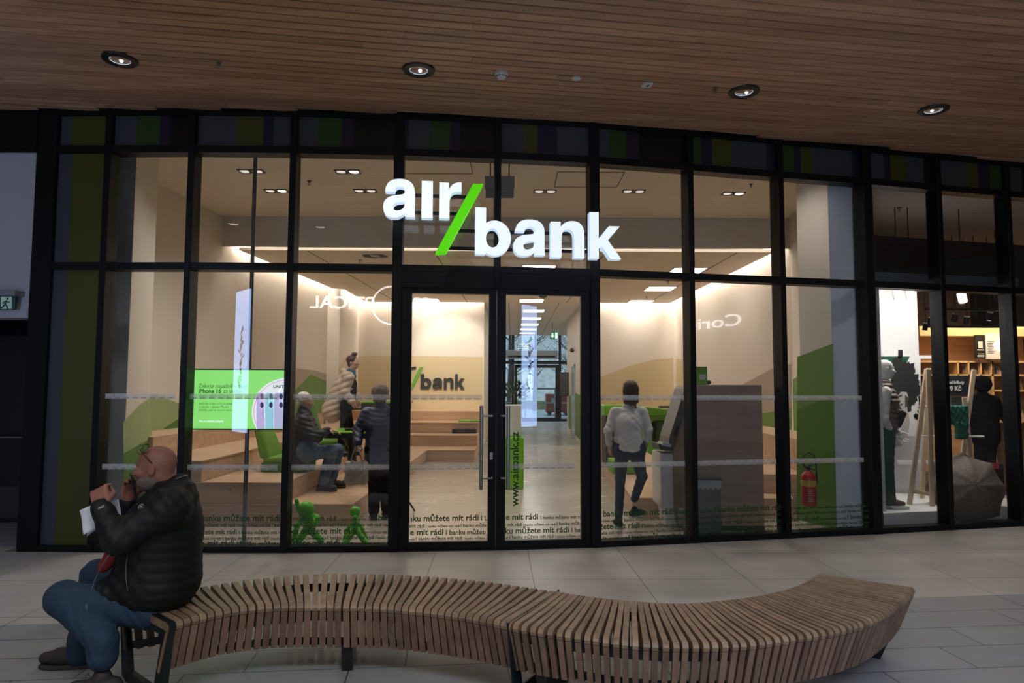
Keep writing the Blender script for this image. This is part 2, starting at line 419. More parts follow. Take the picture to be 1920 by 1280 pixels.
struct(MB().prism([(-9, 0.2), (12.0, 0.2)]+front_line[::-1], ZC+0.05, ZC+0.12).build('ceiling', mat('black_backing', (0.01, 0.009, 0.008), 0.9)))
# hall enclosure behind the camera
hallp = mat('hall_wall_paint', (0.42, 0.41, 0.40), 0.8)
struct(MB().box(-9.2, 12.2, back_y-0.2, back_y, 0, 7.4).build('wall_rear', hallp))
struct(MB().box(-9.2, -9.0, back_y, 9.0, 0, 7.4).build('wall_left', hallp))
struct(MB().box(12.0, 12.2, back_y, 9.7, 0, 7.4).build('wall_right', hallp))
struct(MB().box(-9.2, 12.2, back_y, 0.2, 7.0, 7.2).build('ceiling', hallp))
struct(MB().box(-9.2, 12.2, 0.2, 0.4, ZC+0.12, 7.2).build('wall_upper', hallp))

# ---- shop-front frame: posts, transoms, panels, panes
STR = {'k': mat('panel_black', (0.003, 0.003, 0.004), 0.3), 'g': mat('panel_green', (0.022, 0.055, 0.010), 0.35),
       'o': mat('panel_olive', (0.060, 0.062, 0.008), 0.35), 's': mat('panel_slate', (0.044, 0.050, 0.062), 0.35),
       'p': mat('panel_purple', (0.018, 0.010, 0.032), 0.35), 'n': mat('panel_navy', (0.006, 0.010, 0.030), 0.35)}
SK = list(STR)
def seg(i):
    a, b = Vector((*NODE[i], 0)), Vector((*NODE[i+1], 0)); d = (b-a).normalized(); n = Vector((d.y, -d.x, 0))  # n faces the mall
    return a, b, d, n
def seg_box(mb, i, s0, s1, z0, z1, dep0, dep1, mi=0):
    """box along bay i between distances s0..s1, depth dep0..dep1 measured inward from the front face"""
    a, b, d, n = seg(i)
    q = lambda s, dp, z: a+d*s-n*dp+Vector((0, 0, z))
    return mb.hexa([q(s0, dep0, z0), q(s1, dep0, z0), q(s1, dep1, z0), q(s0, dep1, z0), q(s0, dep0, z1), q(s1, dep0, z1), q(s1, dep1, z1), q(s0, dep1, z1)], mi)
trimlab = {}
for i, (x, y) in enumerate(NODE):
    da = (Vector(NODE[min(i+1, 12)])-Vector(NODE[max(i-1, 0)])).normalized(); r = math.atan2(da.y, da.x)
    nn = Vector((da.y, -da.x)); hw = 0.032; top = ZC+0.02
    if i == 0: hw = 0.10
    if i in (4, 6): hw = 0.05
    if i in (9,): hw = 0.055
    if i == 5:
        c = Vector((x, y))-nn*0.08; mbb = MB().obox((c.x, c.y, (2.6+top)/2), (0.032, 0.09, (top-2.6)/2), r)
    else:
        c = Vector((x, y))-nn*0.08; mbb = MB().obox((c.x, c.y, top/2), (hw, 0.09, top/2), r)
    struct(mbb.build('trim_%d' % (i+1), black, base=(x, y, 0), bevel=0.004, seg=1))
clear = glass('clear_door_glass', (0.975, 0.98, 0.975), 1.42)
tinted = glass('shop_window_glass', (0.92, 0.925, 0.92), 1.46)
upper = glass('upper_window_glass', (0.89, 0.89, 0.89), 1.46)
PANELS = {0: 's o', 1: 's g p k k', 2: 's s o n s', 3: 's g p k k', 4: 'p s g p k k', 5: 's o p n s s', 6: 's g p k k', 7: 'g n o s s p',
          8: 'g n o s s n', 9: 's n o s k', 10: 's s o n g', 11: 's k o s g'}
mark_m = frosted('frosted_film', (0.92, 0.92, 0.90), 0.32, 0.7)
markt_m = mat('marking_print', (0.05, 0.055, 0.05), 0.6)
green_txt = mat('green_window_lettering', srgb(38, 84, 36), 0.6)
mtxt = text_data('air bank', 0.016, 0.0004, 0.0, 'LEFT')
PHR = 'I banku můžete mít rádi '
PH = {sz: text_data(PHR, sz, 0.02*sz, 0.0003, 'LEFT', res=2) for sz in (0.034, 0.047, 0.066, 0.084)}
PW = {sz: max(v.x for v in PH[sz][0])+sz*0.28 for sz in PH}
def lettering_rows(mb, O, X, width, rows):
    Zv = Vector((0, 0, 1)); X = Vector(X)
    rnd = random.Random(int(abs(O[0])*100)+3)
    for z, biggest in rows:
        s = -rnd.uniform(0.2, 0.8)
        last = None
        while s < width:
            sz = rnd.choice([q for q in ((0.034, 0.047, 0.084, 0.066) if biggest else (0.034, 0.047, 0.047)) if q != last]); last = sz
            vs, fs = PH[sz]
            keep = [f for f in fs if all(0.004 <= s+vs[j].x <= width-0.004 for j in f)]
            used = sorted({j for f in keep for j in f}); mp = {j: k for k, j in enumerate(used)}
            mb.add([Vector(O)+X*(s+vs[j].x)+Zv*(z+vs[j].y)+Vector((X.y, -X.x, 0))*vs[j].z for j in used], [tuple(mp[j] for j in f) for f in keep])
            s += PW[sz]
def marking_band(mb, mt, O, X, width, z):
    X = Vector(X); n = int((width-0.01)/0.088); Nn = Vector((X.y, -X.x, 0))
    for k in range(n):
        a = 0.004+k*0.088
        q = lambda s, zz, t: Vector(O)+X*s+Vector((0, 0, zz))+Nn*t
        mb.hexa([q(a, z, 0), q(a+0.0845, z, 0), q(a+0.0845, z, .0006), q(a, z, .0006), q(a, z+0.052, 0), q(a+0.0845, z+0.052, 0), q(a+0.0845, z+0.052, .0006), q(a, z+0.052, .0006)])
        vs, fs = mtxt
        mt.add([Vector(O)+X*(a+0.012+v.x)+Vector((0, 0, z+0.006+v.y))+Nn*0.0010 for v in vs], fs)
def pane(i, s0, s1, z0, z1, m, parent, name='pane'):
    return seg_box(MB(), i, s0, s1, z0, z1, 0.07, 0.078).build(name, m, parent)
for i in range(12):
    a, b, d, n = seg(i); Ln = (b-a).length
    root = struct(bpy.data.objects.new('window_%d' % (i+1), None)); C.objects.link(root); root.location = a
    fr = MB()
    for (z0, z1) in ((ZT-0.036, ZT+0.036), (ZTT-0.036, ZTT+0.036), (ZC-0.04, ZC+0.02)):
        seg_box(fr, i, 0.0, Ln, z0, z1, 0.0, 0.15)
    if i not in (4, 5): seg_box(fr, i, 0.0, Ln, 0, 0.06, 0.0, 0.15)
    fr.build('window_frame', black, root)
    # coloured stripe panel above the glass
    names = PANELS[i].split(); k = len(names); rr = random.Random(i*5+1)
    ws = [rr.uniform(0.5, 1.4)*(0.55 if q in 'pn' else 1) for q in names]; tot = sum(ws); s = 0.02; mb = MB()
    for q, ww in zip(names, ws):
        e = s+(Ln-0.04)*ww/tot; seg_box(mb, i, s, e, ZTT+0.03, ZC-0.03, 0.05, 0.07, SK.index(q)); s = e
    mb.build('colour_panel', list(STR.values()), root)
    if i == 0:
        for z0, z1 in ((0.06, ZT-0.03), (ZT+0.03, ZTT-0.03)):
            mb = MB(); seg_box(mb, i, 0.02, 0.24, z0, z1, 0.04, 0.06, SK.index('s')); seg_box(mb, i, 0.24, Ln-0.02, z0, z1, 0.04, 0.06, SK.index('o'))
            mb.build('colour_panel', list(STR.values()), root)
        continue
    um = upper if i < 9 else tinted
    pane(i, 0.02, Ln-0.02, ZT+0.03, ZTT-0.03, um, root)
    if i in (4, 5): continue
    pane(i, 0.02, Ln-0.02, 0.05, ZT-0.03, tinted, root)
    if i < 9:
        O = a+d*0.035-n*0.068; wd = Ln-0.07
        mk, mt = MB(), MB(); marking_band(mk, mt, O, d, wd, 1.475); marking_band(mk, mt, O, d, wd, 0.785)
        mk.build('safety_marking', mark_m, root); mt.build('marking_print', markt_m, root)
        lt = MB(); lettering_rows(lt, O, d, wd, ((0.292, True), (0.235, False), (0.165, True), (0.112, False), (0.052, True)))
        lt.build('window_lettering', green_txt, root)
# ---- the double door in bays 4 and 5
steel = mat('brushed_steel', (0.45, 0.46, 0.47), 0.32, 1.0)
jam = MB(); seg_box(jam, 4, 0.03, 1.005, 2.60, ZT-0.03, 0.0, 0.13); seg_box(jam, 5, 0.0, 0.98, 2.60, ZT-0.03, 0.0, 0.13)
hd = struct(jam.build('trim_14', black, base=(NODE[5][0], NODE[5][1], 2.6)))
for di, i in ((1, 4), (2, 5)):
    a, b, d, n = seg(i); Ln = (b-a).length
    root = struct(bpy.data.objects.new('door_%d' % di, None)); C.objects.link(root); root.location = a
    s0, s1 = (0.052, Ln-0.004) if i == 4 else (0.004, Ln-0.052)
    g0, g1 = (0.150, Ln-0.082) if i == 4 else (0.092, Ln-0.145)
    fr = MB(); zt, zb = 2.60, 0.012
    seg_box(fr, i, s0, g0, zb, zt, 0.02, 0.08); seg_box(fr, i, g1, s1, zb, zt, 0.02, 0.08)
    seg_box(fr, i, g0, g1, 2.545, zt, 0.02, 0.08); seg_box(fr, i, g0, g1, zb, 0.085, 0.02, 0.08)
    fr.build('door_frame', black, root)
    seg_box(MB(), i, g0-0.01, g1+0.01, 0.08, 2.55, 0.045, 0.053).build('pane', clear, root)
    O = a+d*g0-n*0.043; wd = g1-g0
    lt = MB(); lettering_rows(lt, O, d, wd, ((0.285, True), (0.222, False), (0.150, True), (0.100, False)))
    if i == 5: put_text(lt, 'www.airbank.cz', 0.115, a+d*(g0+0.135)-n*0.043+Vector((0, 0, 0.42)), (0, 0, 1), -d, 0.002, 0.0003)
    lt.build('door_lettering', green_txt, root)
    mk, mt = MB(), MB(); marking_band(mk, mt, O, d, wd, 0.785)
    if i == 4: marking_band(mk, mt, O, d, wd, 1.475)
    mk.build('safety_marking', mark_m, root); mt.build('marking_print', markt_m, root)
    hs = (Ln-0.155) if i == 4 else 0.110
    hb = Ln-0.045 if i == 4 else 0.045
    hp = a+d*hs+n*0.055
    h = MB().cyl(hp+Vector((0, 0, 0.60)), hp+Vector((0, 0, 1.42)), 0.018, n=16)
    for z in (0.71, 1.32):
        h.tube([a+d*hb-n*0.02+Vector((0, 0, z)), a+d*hb+n*0.055+Vector((0, 0, z)), hp+Vector((0, 0, z))], 0.009, 8)
    h.build('door_handle', steel, root, smooth='angle')
    if i == 4:
        lk = MB(); p = a+d*(Ln-0.05)+n*0.0
        lk.obox(p-n*0.018+Vector((0, 0, 0.92)), (0.014, 0.006, 0.035), math.atan2(d.y, d.x)); lk.build('door_lock', steel, root)
th = MB(); seg_box(th, 4, 0.05, 1.005, 0, 0.012, 0.0, 0.12); seg_box(th, 5, 0.0, 0.96, 0, 0.012, 0.0, 0.12)
struct(th.build('trim_15', mat('threshold', (0.02, 0.02, 0.022), 0.4, 0.6), base=(NODE[5][0], NODE[5][1], 0)))

# ---- left: white wall over a dark service door
struct(MB().box(-9.0, -4.78, 6.74, 6.95, 2.27, 3.94).build('wall_left_upper', mat('white_mall_paint', (0.40, 0.39, 0.40), 0.8)))
mb = MB(); mb.box(-9.0, -4.78, 6.70, 6.95, 3.94, ZC)
struct(mb.build('trim_16', black))
struct(MB().box(-9.0, -5.27, 8.2, 8.4, 0, 2.8).prism([(-4.82, 6.95), (-4.88, 6.95), (-5.31, 8.4), (-5.25, 8.4)], 0, 4.4).build('wall_recess', mat('recess_black', (0.006, 0.006, 0.007), 0.6, spec=0.2)))
struct(MB().box(-9.0, -4.78, 6.95, 8.4, 2.27, 2.4).build('ceiling', mat('recess_black')))
dr = struct(bpy.data.objects.new('door_3', None)); C.objects.link(dr); dr.location = (-5.6, 8.18, 0)
MB().box(-6.35, -5.28, 8.12, 8.19, 0.01, 2.2).build('door_panel', mat('dark_door_leaf', (0.012, 0.012, 0.014), 0.35), dr, bevel=0.004)
MB().box(-5.26, -5.18, 8.08, 8.2, 0.0, 2.26).build('door_frame', mat('recess_black'), dr)
pb = MB().cyl((-6.3, 8.03, 1.0), (-5.42, 8.03, 1.0), 0.016); pb.box(-5.44, -5.38, 8.0, 8.12, 0.96, 1.12); pb.build('push_bar', steel, dr, smooth='angle')
MB().box(-5.335, -5.325, 8.10, 8.12, 1.25, 1.7).build('kick_strip', steel, dr)
MB().box(-6.2, -5.35, 8.10, 8.12, 0.06, 0.42).build('kick_plate', mat('kick_plate_grey', (0.05, 0.048, 0.045), 0.5), dr)

# ================================================================== bank interior shell
WL = [(-5.19, 8.40), (-4.937, 11.46), (-4.44, 16.35), (-4.15, 16.36), (-4.28, 19.0)]
WR = [(4.30, 8.9), (4.72, 11.46), (4.53, 19.0)]
def wall_strip(pts, th_, z0, z1, m, name, flip=1):
    poly = [Vector(p) for p in pts]; out = []
    for k, p in enumerate(poly):
        dd = (poly[min(k+1, len(poly)-1)]-poly[max(k-1, 0)]).normalized(); out.append(p+Vector((dd.y, -dd.x))*th_*flip)
    mb = MB()
    for k in range(len(poly)-1):
        mb.prism([poly[k], poly[k+1], out[k+1], out[k]], z0, z1)
    return struct(mb.build(name, m))
wl = wall_strip(WL, 0.2, 0, 4.6, paint, 'wall_left', -1)
wr = wall_strip(WR, 0.12, 0, 4.6, paint, 'wall_right', 1)
wb = struct(MB().box(-4.5, -0.78, 19.0, 19.2, 0, 4.6).build('wall_back', paint))
wb2 = struct(MB().box(1.98, 4.75, 19.0, 19.2, 0, 4.6).build('wall_back', paint))
struct(MB().box(-0.98, -0.78, 19.2, 33.0, 0, 4.6).build('wall_corridor', paint))
wc = struct(MB().box(2.0, 2.2, 19.2, 24.8, 0, 4.6).build('wall_corridor', paint))
struct(MB().box(4.6, 4.8, 19.2, 33.0, 0, 4.6).build('wall_corridor', paint))
lightwall = mat('white_return_wall', (0.62, 0.70, 0.78), 0.75)
lstub = struct(MB().prism([(-4.50, 7.32), (-4.12, 7.32), (-4.46, 8.42), (-5.10, 8.42), (-5.0, 7.32)], 0, 4.6).build('wall_left_return', lightwall))
rstub = struct(MB().prism([(3.56, 8.42), (3.725, 7.93), (3.97, 7.86), (4.10, 7.90), (4.36, 8.86), (3.8, 8.9)], 0, 4.6).build('wall_right_return', lightwall))
# cream / mural faces of the two returns (the face that looks into the room)
greenA = mat('mural_mid_green', srgb(104, 140, 62), 0.8); greenB = mat('mural_deep_green', srgb(74, 118, 24), 0.8)
greenC = mat('mural_pale_green', srgb(150, 168, 112), 0.8); lilac = mat('mural_lilac_grey', srgb(172, 158, 142), 0.8)
olive = mat('mural_olive_cream', srgb(202, 186, 150), 0.8)
def on_wall(parent, a, b, px, m, lift, name='painted_hill'):
    a, b = Vector((*a, 0)), Vector((*b, 0)); dd = (b-a).normalized(); n = Vector((dd.y, -dd.x, 0))
    if n.dot(-a) < 0: n = -n
    pts = []
    for q in px:
        p = Ppl(q[0], q[1], a, b); p.z = max(0.0, min(4.5, p.z)); pts.append(p+n*lift)
    o = MB().slab(pts, n, 0.001).build(name, m, parent)
    return o
L0, L1, L2, L3, L4 = WL; 
# left return, inner face
a, b = (-4.12, 7.32), (-4.46, 8.42)
def rect_on(parent, a, b, z0, z1, m, lift, name):
    a3, b3 = Vector((*a, 0)), Vector((*b, 0)); dd = (b3-a3).normalized(); n = Vector((dd.y, -dd.x, 0))
    if n.dot(-a3) < 0: n = -n
    return MB().slab([a3+n*lift+Vector((0, 0, z0)), b3+n*lift+Vector((0, 0, z0)), b3+n*lift+Vector((0, 0, z1)), a3+n*lift+Vector((0, 0, z1))], n, 0.001).build(name, m, parent)
rect_on(lstub, a, b, 0, 4.5, paint, 0.001, 'painted_face')
on_wall(lstub, a, b, [(230, 1060), (230, 792), (262, 758), (281, 745), (285, 1060)], greenC, 0.003)
on_wall(lstub, a, b, [(230, 1060), (230, 850), (281, 822), (285, 1060)], greenB, 0.005)
a, b = (3.56, 8.42), (3.725, 7.93)
rect_on(rstub, a, b, 0, 4.5, paint, 0.001, 'painted_face')
on_wall(rstub, a, b, [(1495, 1000), (1495, 669), (1562, 644), (1570, 1010)], greenA, 0.003)
on_wall(rstub, a, b, [(1495, 1000), (1495, 768), (1562, 741), (1570, 1010)], greenB, 0.005)
# left wall hills
on_wall(wl, L0, L1, [(270, 745), (292, 738), (345, 760), (400, 790), (425, 830), (270, 900)], greenC, 0.003)
on_wall(wl, L0, L1, [(270, 826), (345, 778), (415, 760), (415, 880), (270, 920)], greenB, 0.005)
on_wall(wl, L1, L2, [(420, 760), (500, 740), (545, 738), (583, 702), (616, 716), (616, 830), (420, 860)], greenA, 0.003)
on_wall(wl, L1, L2, [(420, 730), (520, 706), (553, 690), (590, 694), (616, 702), (616, 830), (420, 860)], lilac, 0.002)
on_wall(wl, L3, L4, [(634, 800), (634, 690), (650, 668), (669, 668), (669, 800)], olive, 0.003)
# back wall hills
B0, B1 = (-4.28, 19.0), (-0.78, 19.0)
on_wall(wb, B0, B1, [(660, 800), (660, 668), (740, 666), (905, 669), (905, 800)], olive, 0.003)
on_wall(wb2, (1.98, 19.0), (4.6, 19.0), [(1097, 810), (1097, 714), (1130, 705), (1180, 686), (1225, 674), (1262, 671), (1264, 810)], olive, 0.003)
on_wall(wr, WR[1], WR[2], [(1268, 820), (1268, 672), (1300, 676), (1330, 760), (1330, 830)], olive, 0.003)
on_wall(wr, WR[1], WR[2], [(1390, 860), (1390, 722), (1450, 690), (1484, 682), (1484, 880)], lilac, 0.003)
on_wall(wr, WR[0], WR[1], [(1486, 900), (1486, 712), (1520, 690), (1520, 920)], greenA, 0.004)
on_wall(wr, WR[1], WR[2], [(1430, 860), (1430, 775), (1484, 765), (1484, 880)], greenA, 0.005)
on_wall(wc, (2.0, 19.2), (2.0, 24.8), [(1066, 800), (1066, 745), (1076, 735), (1092, 742), (1092, 830)], greenA, 0.004)
# ceilings
struct(MB().prism([(-5.5, 7.0), (-3.2, 6.95), (-1.15, 7.02), (0.85, 7.2), (2.97, 7.7), (4.9, 8.1), (4.9, 11.5), (-5.5, 11.5)], 4.50, 4.60).build('ceiling', ceilpaint))
struct(MB().box(-5.1, 4.9, 11.48, 11.54, 3.985, 4.6).build('wall_bulkhead', mat('bulkhead_paint', (0.60, 0.59, 0.58), 0.9)))
mb = MB(); mb.prism([(-4.72, 11.66), (4.52, 11.66), (4.36, 18.80), (-4.05, 18.80), (-4.05, 16.4), (-4.30, 16.2)], 3.95, 4.0)
mb.box(-0.78, 2.0, 18.8, 30.5, 3.95, 4.0); mb.box(2.0, 4.6, 24.8, 30.5, 3.95, 4.0)
low = struct(mb.build('ceiling', ceilpaint))
struct(MB().box(-5.3, 4.9, 11.54, 19.3, 4.22, 4.3).build('ceiling', ceilpaint))
struct(MB().box(-1.0, 4.8, 30.4, 33.2, 4.5, 4.6).build('ceiling', ceilpaint))
struct(MB().box(-1.0, 4.8, 30.4, 30.5, 3.95, 4.6).build('wall_bulkhead', ceilpaint))
# ceiling grooves
gr = MB(); dk = mat('groove_dark', (0.12, 0.10, 0.085), 0.9)
for x0, x1 in ((-3.55, -3.2), (-1.36, -1.24), (1.62, 1.5), (3.9, 3.74)):
    gr.hexa([(x0-.008, 11.7, 3.946), (x0+.008, 11.7, 3.946), (x1+.008, 18.7, 3.946), (x1-.008, 18.7, 3.946), (x0-.008, 11.7, 3.951), (x0+.008, 11.7, 3.951), (x1+.008, 18.7, 3.951), (x1-.008, 18.7, 3.951)])
gr.box(-0.1, -0.085, 18.9, 30, 3.946, 3.951); gr.box(1.3, 1.315, 18.9, 30, 3.946, 3.951)
gr.build('ceiling_joint', dk, low)
hat = MB()
for (x0, x1, y0, y1) in ((-1.5, -0.55, 8.55, 9.1), (0.6, 1.5, 9.0, 9.7)):
    for q in ((x0, x1, y0, y0+.01), (x0, x1, y1, y1+.01), (x0, x0+.01, y0, y1), (x1, x1+.01, y0, y1)): hat.box(*q, 4.494, 4.501)
struct(hat.build('ceiling', dk))
# exit glazing at the far end
g = struct(bpy.data.objects.new('window_13', None)); C.objects.link(g); g.location = (1.8, 33, 0)
mb = MB()
for x in (-0.8, 0.05, 2.32, 2.75, 4.6): mb.box(x-0.06, x+0.06, 32.95, 33.05, 0, 4.5)
mb.box(-0.8, 4.6, 32.95, 33.05, 2.74, 2.9); mb.box(-0.8, 4.6, 32.95, 33.05, 4.35, 4.5); mb.box(-0.8, 4.6, 32.95, 33.05, 0, 0.12)
mb.build('window_frame', black, g)
MB().box(-0.8, 4.6, 32.99, 33.0, 0.1, 4.4).build('pane', clear, g)
dd_ = struct(bpy.data.objects.new('door_4', None)); C.objects.link(dd_); dd_.location = (1.2, 32.9, 0)
mb = MB(); mb.box(0.12, 0.26, 32.86, 32.93, 0.02, 2.7); mb.box(2.1, 2.26, 32.86, 32.93, 0.02, 2.7); mb.box(0.2, 2.1, 32.86, 32.93, 2.56, 2.7); mb.box(0.2, 2.1, 32.86, 32.93, 0.02, 0.16)
mb.build('door_frame', black, dd_); MB().box(0.2, 2.1, 32.89, 32.9, 0.1, 2.6).build('pane', clear, dd_)
# ================================================================== mall ceiling fixtures
blackm = mat('satin_black', (0.012, 0.012, 0.013), 0.4)
whitep = mat('white_plastic', (0.62, 0.62, 0.60), 0.5)
alu = mat('aluminium_reflector', (0.30, 0.33, 0.35), 0.25, 0.8)
lamp_face = emis('lamp_face_cool', (0.80, 0.90, 1.0), 0.45)
lamp_hot = emis('lamp_hot_spot', (1.0, 1.0, 1.0), 3.0)
def downlight(px, py, label, hot, c=None, face=None):
    c = c or Pz(px, py, ZC); c.z = ZC
    t = thing('recessed_downlight', label, 'ceiling light', c, 'recessed downlights in the timber ceiling')
    MB().lathe([(0.078, 0.020), (0.078, -0.004), (0.092, -0.020), (0.137, -0.016), (0.142, -0.002), (0.142, 0.01)], c, 32).build('trim_ring', blackm, t, smooth='angle')
    MB().lathe([(0.001, 0.030), (0.045, 0.026), (0.078, 0.002), (0.0785, -0.012), (0.079, -0.012), (0.08, 0.035), (0.001, 0.036)], c, 32).build('reflector', face or lamp_face, t, smooth='angle')
    MB().ball(c+Vector((hot, 0.02, -0.002)), 0.016, 8).build('bulb', lamp_hot, t, smooth=True)
    d = bpy.data.lights.new('ceiling_spot_beam', 'SPOT'); d.energy = 42; d.color = (1.0, 0.95, 0.89); d.spot_size = 1.9; d.spot_blend = 0.8; d.shadow_soft_size = 0.07
    o = bpy.data.objects.new('ceiling_spot_beam', d); C.objects.link(o); o.location = c+Vector((0, 0, -0.05))
    return t
downlight(225, 111, 'black ringed downlight in timber ceiling, leftmost of the four', 0.0)
downlight(785, 130, 'black ringed downlight above the lit sign, between the two ceiling ends', 0.01)
downlight(1395, 171, 'black ringed downlight right beside a sprinkler head', 0.03)
downlight(1750, 205, 'black ringed downlight in timber ceiling, rightmost of the four', 0.0)
for k_, (px, py, i_) in enumerate(((431, 414, 2), (597, 420, 3))):   # seen only as reflections in the upper panes
    a_, b_, d_, n_ = seg(i_); q_ = Ppl(px, py, a_, b_); r_ = ray(px, py); n3 = Vector(n_); rr_ = r_-n3*2*r_.dot(n3); c_ = q_+rr_*((ZC-q_.z)/rr_.z)
    downlight(0, 0, 'recessed downlight behind the viewer, mirrored %s the thin screen pole' % ('left of' if k_ == 0 else 'right of'), 0.0, c_, emis('lamp_face_bright', (1.0, 0.96, 0.90), 9.0))
for bx, by in ((-6.0, 3.0), (2.2, 3.0), (6.2, 3.4), (7.6, 6.3)):  # unseen extra beams added along the mall ceiling, with no fixtures of their own
    d = bpy.data.lights.new('ceiling_spot_beam', 'SPOT'); d.energy = 34; d.color = (1.0, 0.95, 0.89); d.spot_size = 1.9; d.spot_blend = 0.8; d.shadow_soft_size = 0.07
    o = bpy.data.objects.new('ceiling_spot_beam', d); C.objects.link(o); o.location = (bx, by, ZC-0.05)
def sprinkler(c, label, group, m=None):
    t = thing('sprinkler_head', label, 'sprinkler', c, group); m = m or mat('sprinkler_chrome', (0.30, 0.29, 0.27), 0.3, 0.9)
    MB().lathe([(0.030, 0.012), (0.032, -0.004), (0.018, -0.008), (0.016, 0.012)], c, 20).build('escutcheon', m, t, smooth='angle')
    mb = MB().cyl(c, c+Vector((0, 0, -0.035)), 0.007, n=8)
    mb.tube([c+Vector((-.012, 0, -.02)), c+Vector((-.014, 0, -.04)), c+Vector((0, 0, -.055))], 0.0025, 6); mb.tube([c+Vector((.012, 0, -.02)), c+Vector((.014, 0, -.04)), c+Vector((0, 0, -.055))], 0.0025, 6)
    mb.lathe([(0.001, -0.060), (0.017, -0.058), (0.017, -0.055), (0.001, -0.053)], c, 16); mb.build('deflector', m, t, smooth='angle')
sprinkler(Pz(410, 117, ZC), 'small chrome sprinkler hanging from timber ceiling between the two left downlights', None)
sprinkler(Pz(1341, 166, ZC), 'small chrome sprinkler just left of a black ringed downlight', None)
c = Pz(940, 137, ZC)
t = thing('smoke_detector', 'white domed smoke detector on the timber ceiling above the sign', 'smoke detector', c)
MB().lathe([(0.058, 0.004), (0.060, -0.018), (0.050, -0.020), (0.050, -0.028), (0.040, -0.046), (0.018, -0.054), (0.001, -0.055), (0.001, 0.004)], c, 28).build('housing', whitep, t, smooth='angle')
mb = MB()
for k in range(10):
    a = 2*PI*k/10; mb.obox(c+Vector((0.045*math.cos(a), 0.045*math.sin(a), -0.036)), (0.006, 0.011, 0.0015), a)
mb.build('vent_slots', blackm, t)
c = Pz(1080, 147, ZC)
tag(MB().lathe([(0.042, 0.004), (0.042, -0.006), (0.038, -0.009), (0.001, -0.010), (0.001, 0.004)], c, 24).build('ceiling_blanking_disc', whitep, base=c, smooth='angle'), 'flat white round cap on timber ceiling right of the smoke detector', 'ceiling cap')
c = Pz(1213, 158, ZC)
t = thing('motion_sensor', 'square white motion sensor with a dark slot on the timber ceiling', 'sensor', c)
MB().obox(c+Vector((0, 0, -0.006)), (0.045, 0.045, 0.008), 0.15).build('housing', whitep, t, bevel=0.004)
MB().obox(c+Vector((0.005, -0.005, -0.016)), (0.007, 0.016, 0.003), 0.5).build('sensor_slot', blackm, t)

# ================================================================== bank ceiling fixtures
panel_face = emis('panel_light_face', (1.0, 0.93, 0.84), 12.0)
def panel_light(c, label, group):
    t = thing('ceiling_panel_light', label, 'ceiling light', c, group); c = Vector(c)
    mb = MB(); h = 0.335
    for q in ((-h, h, -h, -h+.02), (-h, h, h-.02, h), (-h, -h+.02, -h, h), (h-.02, h, -h, h)): mb.box(c.x+q[0], c.x+q[1], c.y+q[2], c.y+q[3], c.z-.012, c.z+.002)
    mb.build('frame', whitep, t); MB().box(c.x-h+.02, c.x+h-.02, c.y-h+.02, c.y+h-.02, c.z-.008, c.z-.002).build('diffuser', panel_face, t)
names = ['nearest the glass front', 'second from the glass front', 'farthest from the glass front']
for k, y in enumerate((13.5, 16.0, 18.45)): panel_light((3.49, y, 3.95), 'square ceiling panel light along the right wall, '+names[k], 'panel lights along the right wall')
for k, y in enumerate((13.3, 15.9, 18.35)): panel_light((0.52, y, 3.95), 'square white ceiling panel light before the corridor, '+names[k], 'panel lights leading to the corridor')
for k, y in enumerate((20.75, 23.05, 25.3, 27.4, 29.3)): panel_light((0.66, y, 3.95), 'square white panel light inside the corridor, '+['first', 'second', 'third', 'fourth', 'last'][k]+' going in', 'corridor panel lights')
panel_light((-2.3, 18.3, 3.95), 'square white ceiling panel light before the logo wall', 'panel lights left')
panel_light((-2.3, 15.2, 3.95), 'square white ceiling panel light above the left seating steps', 'panel lights left')
for y in (27.5,): panel_light((3.4, y, 3.95), 'square white panel light in the lobby right of the corridor', 'panel lights left')
gold = mat('downlight_frame_grey', (0.10, 0.095, 0.09), 0.4, 0.6)
def twin(px, py, label, lit=(1, 1)):
    c = Pz(px, py, 4.50); t = thing('twin_downlight', label, 'ceiling light', c, 'twin downlights in the bank ceiling')
    mb = MB()
    for s in (-0.088, 0.088):
        for q in ((-.078, .078, -.078, -.062), (-.078, .078, .062, .078), (-.078, -.062, -.078, .078), (.062, .078, -.078, .078)):
            mb.box(c.x+s+q[0], c.x+s+q[1], c.y+q[2], c.y+q[3], c.z-.014, c.z+.002)
    mb.build('frame', gold, t)
    d = bpy.data.lights.new('twin_beam', 'SPOT'); d.energy = 85; d.color = NEUT; d.spot_size = 2.2; d.spot_blend = 0.9; d.shadow_soft_size = 0.08
    o = bpy.data.objects.new('twin_beam', d); C.objects.link(o); o.location = c+Vector((0, 0, -0.05))
    for s, l in ((-0.088, lit[0]), (0.088, lit[1])):
        MB().lathe([(0.055, -0.010), (0.050, -0.003), (0.001, -0.002), (0.001, 0.004), (0.062, 0.004), (0.062, -0.010)], c+Vector((s, 0, 0)), 24).build('lamp', emis('twin_lamp_bright', (1, .95, .88), 3.0) if l else emis('twin_lamp_dim', (1, .93, .85), 0.5), t, smooth='angle')
for q in ((471, 320, 'in front of the thin screen pole', (0, 0)), (652, 321, 'nearest the glass right of the screen pole', (0, 1)), (518, 357, 'just right of the screen pole', (0, 1)),
          (685, 357, 'left of the white sign letter a', (0, 0)), (1022, 358, 'right of the grey hanging plate', (0, 0)), (1188, 358, 'above the white sign letter k', (0, 0)), (1375, 362, 'rightmost of all, with one lamp bright', (0, 1))):
    twin(q[0], q[1], 'twin square downlight in the bank ceiling, '+q[2], q[3])
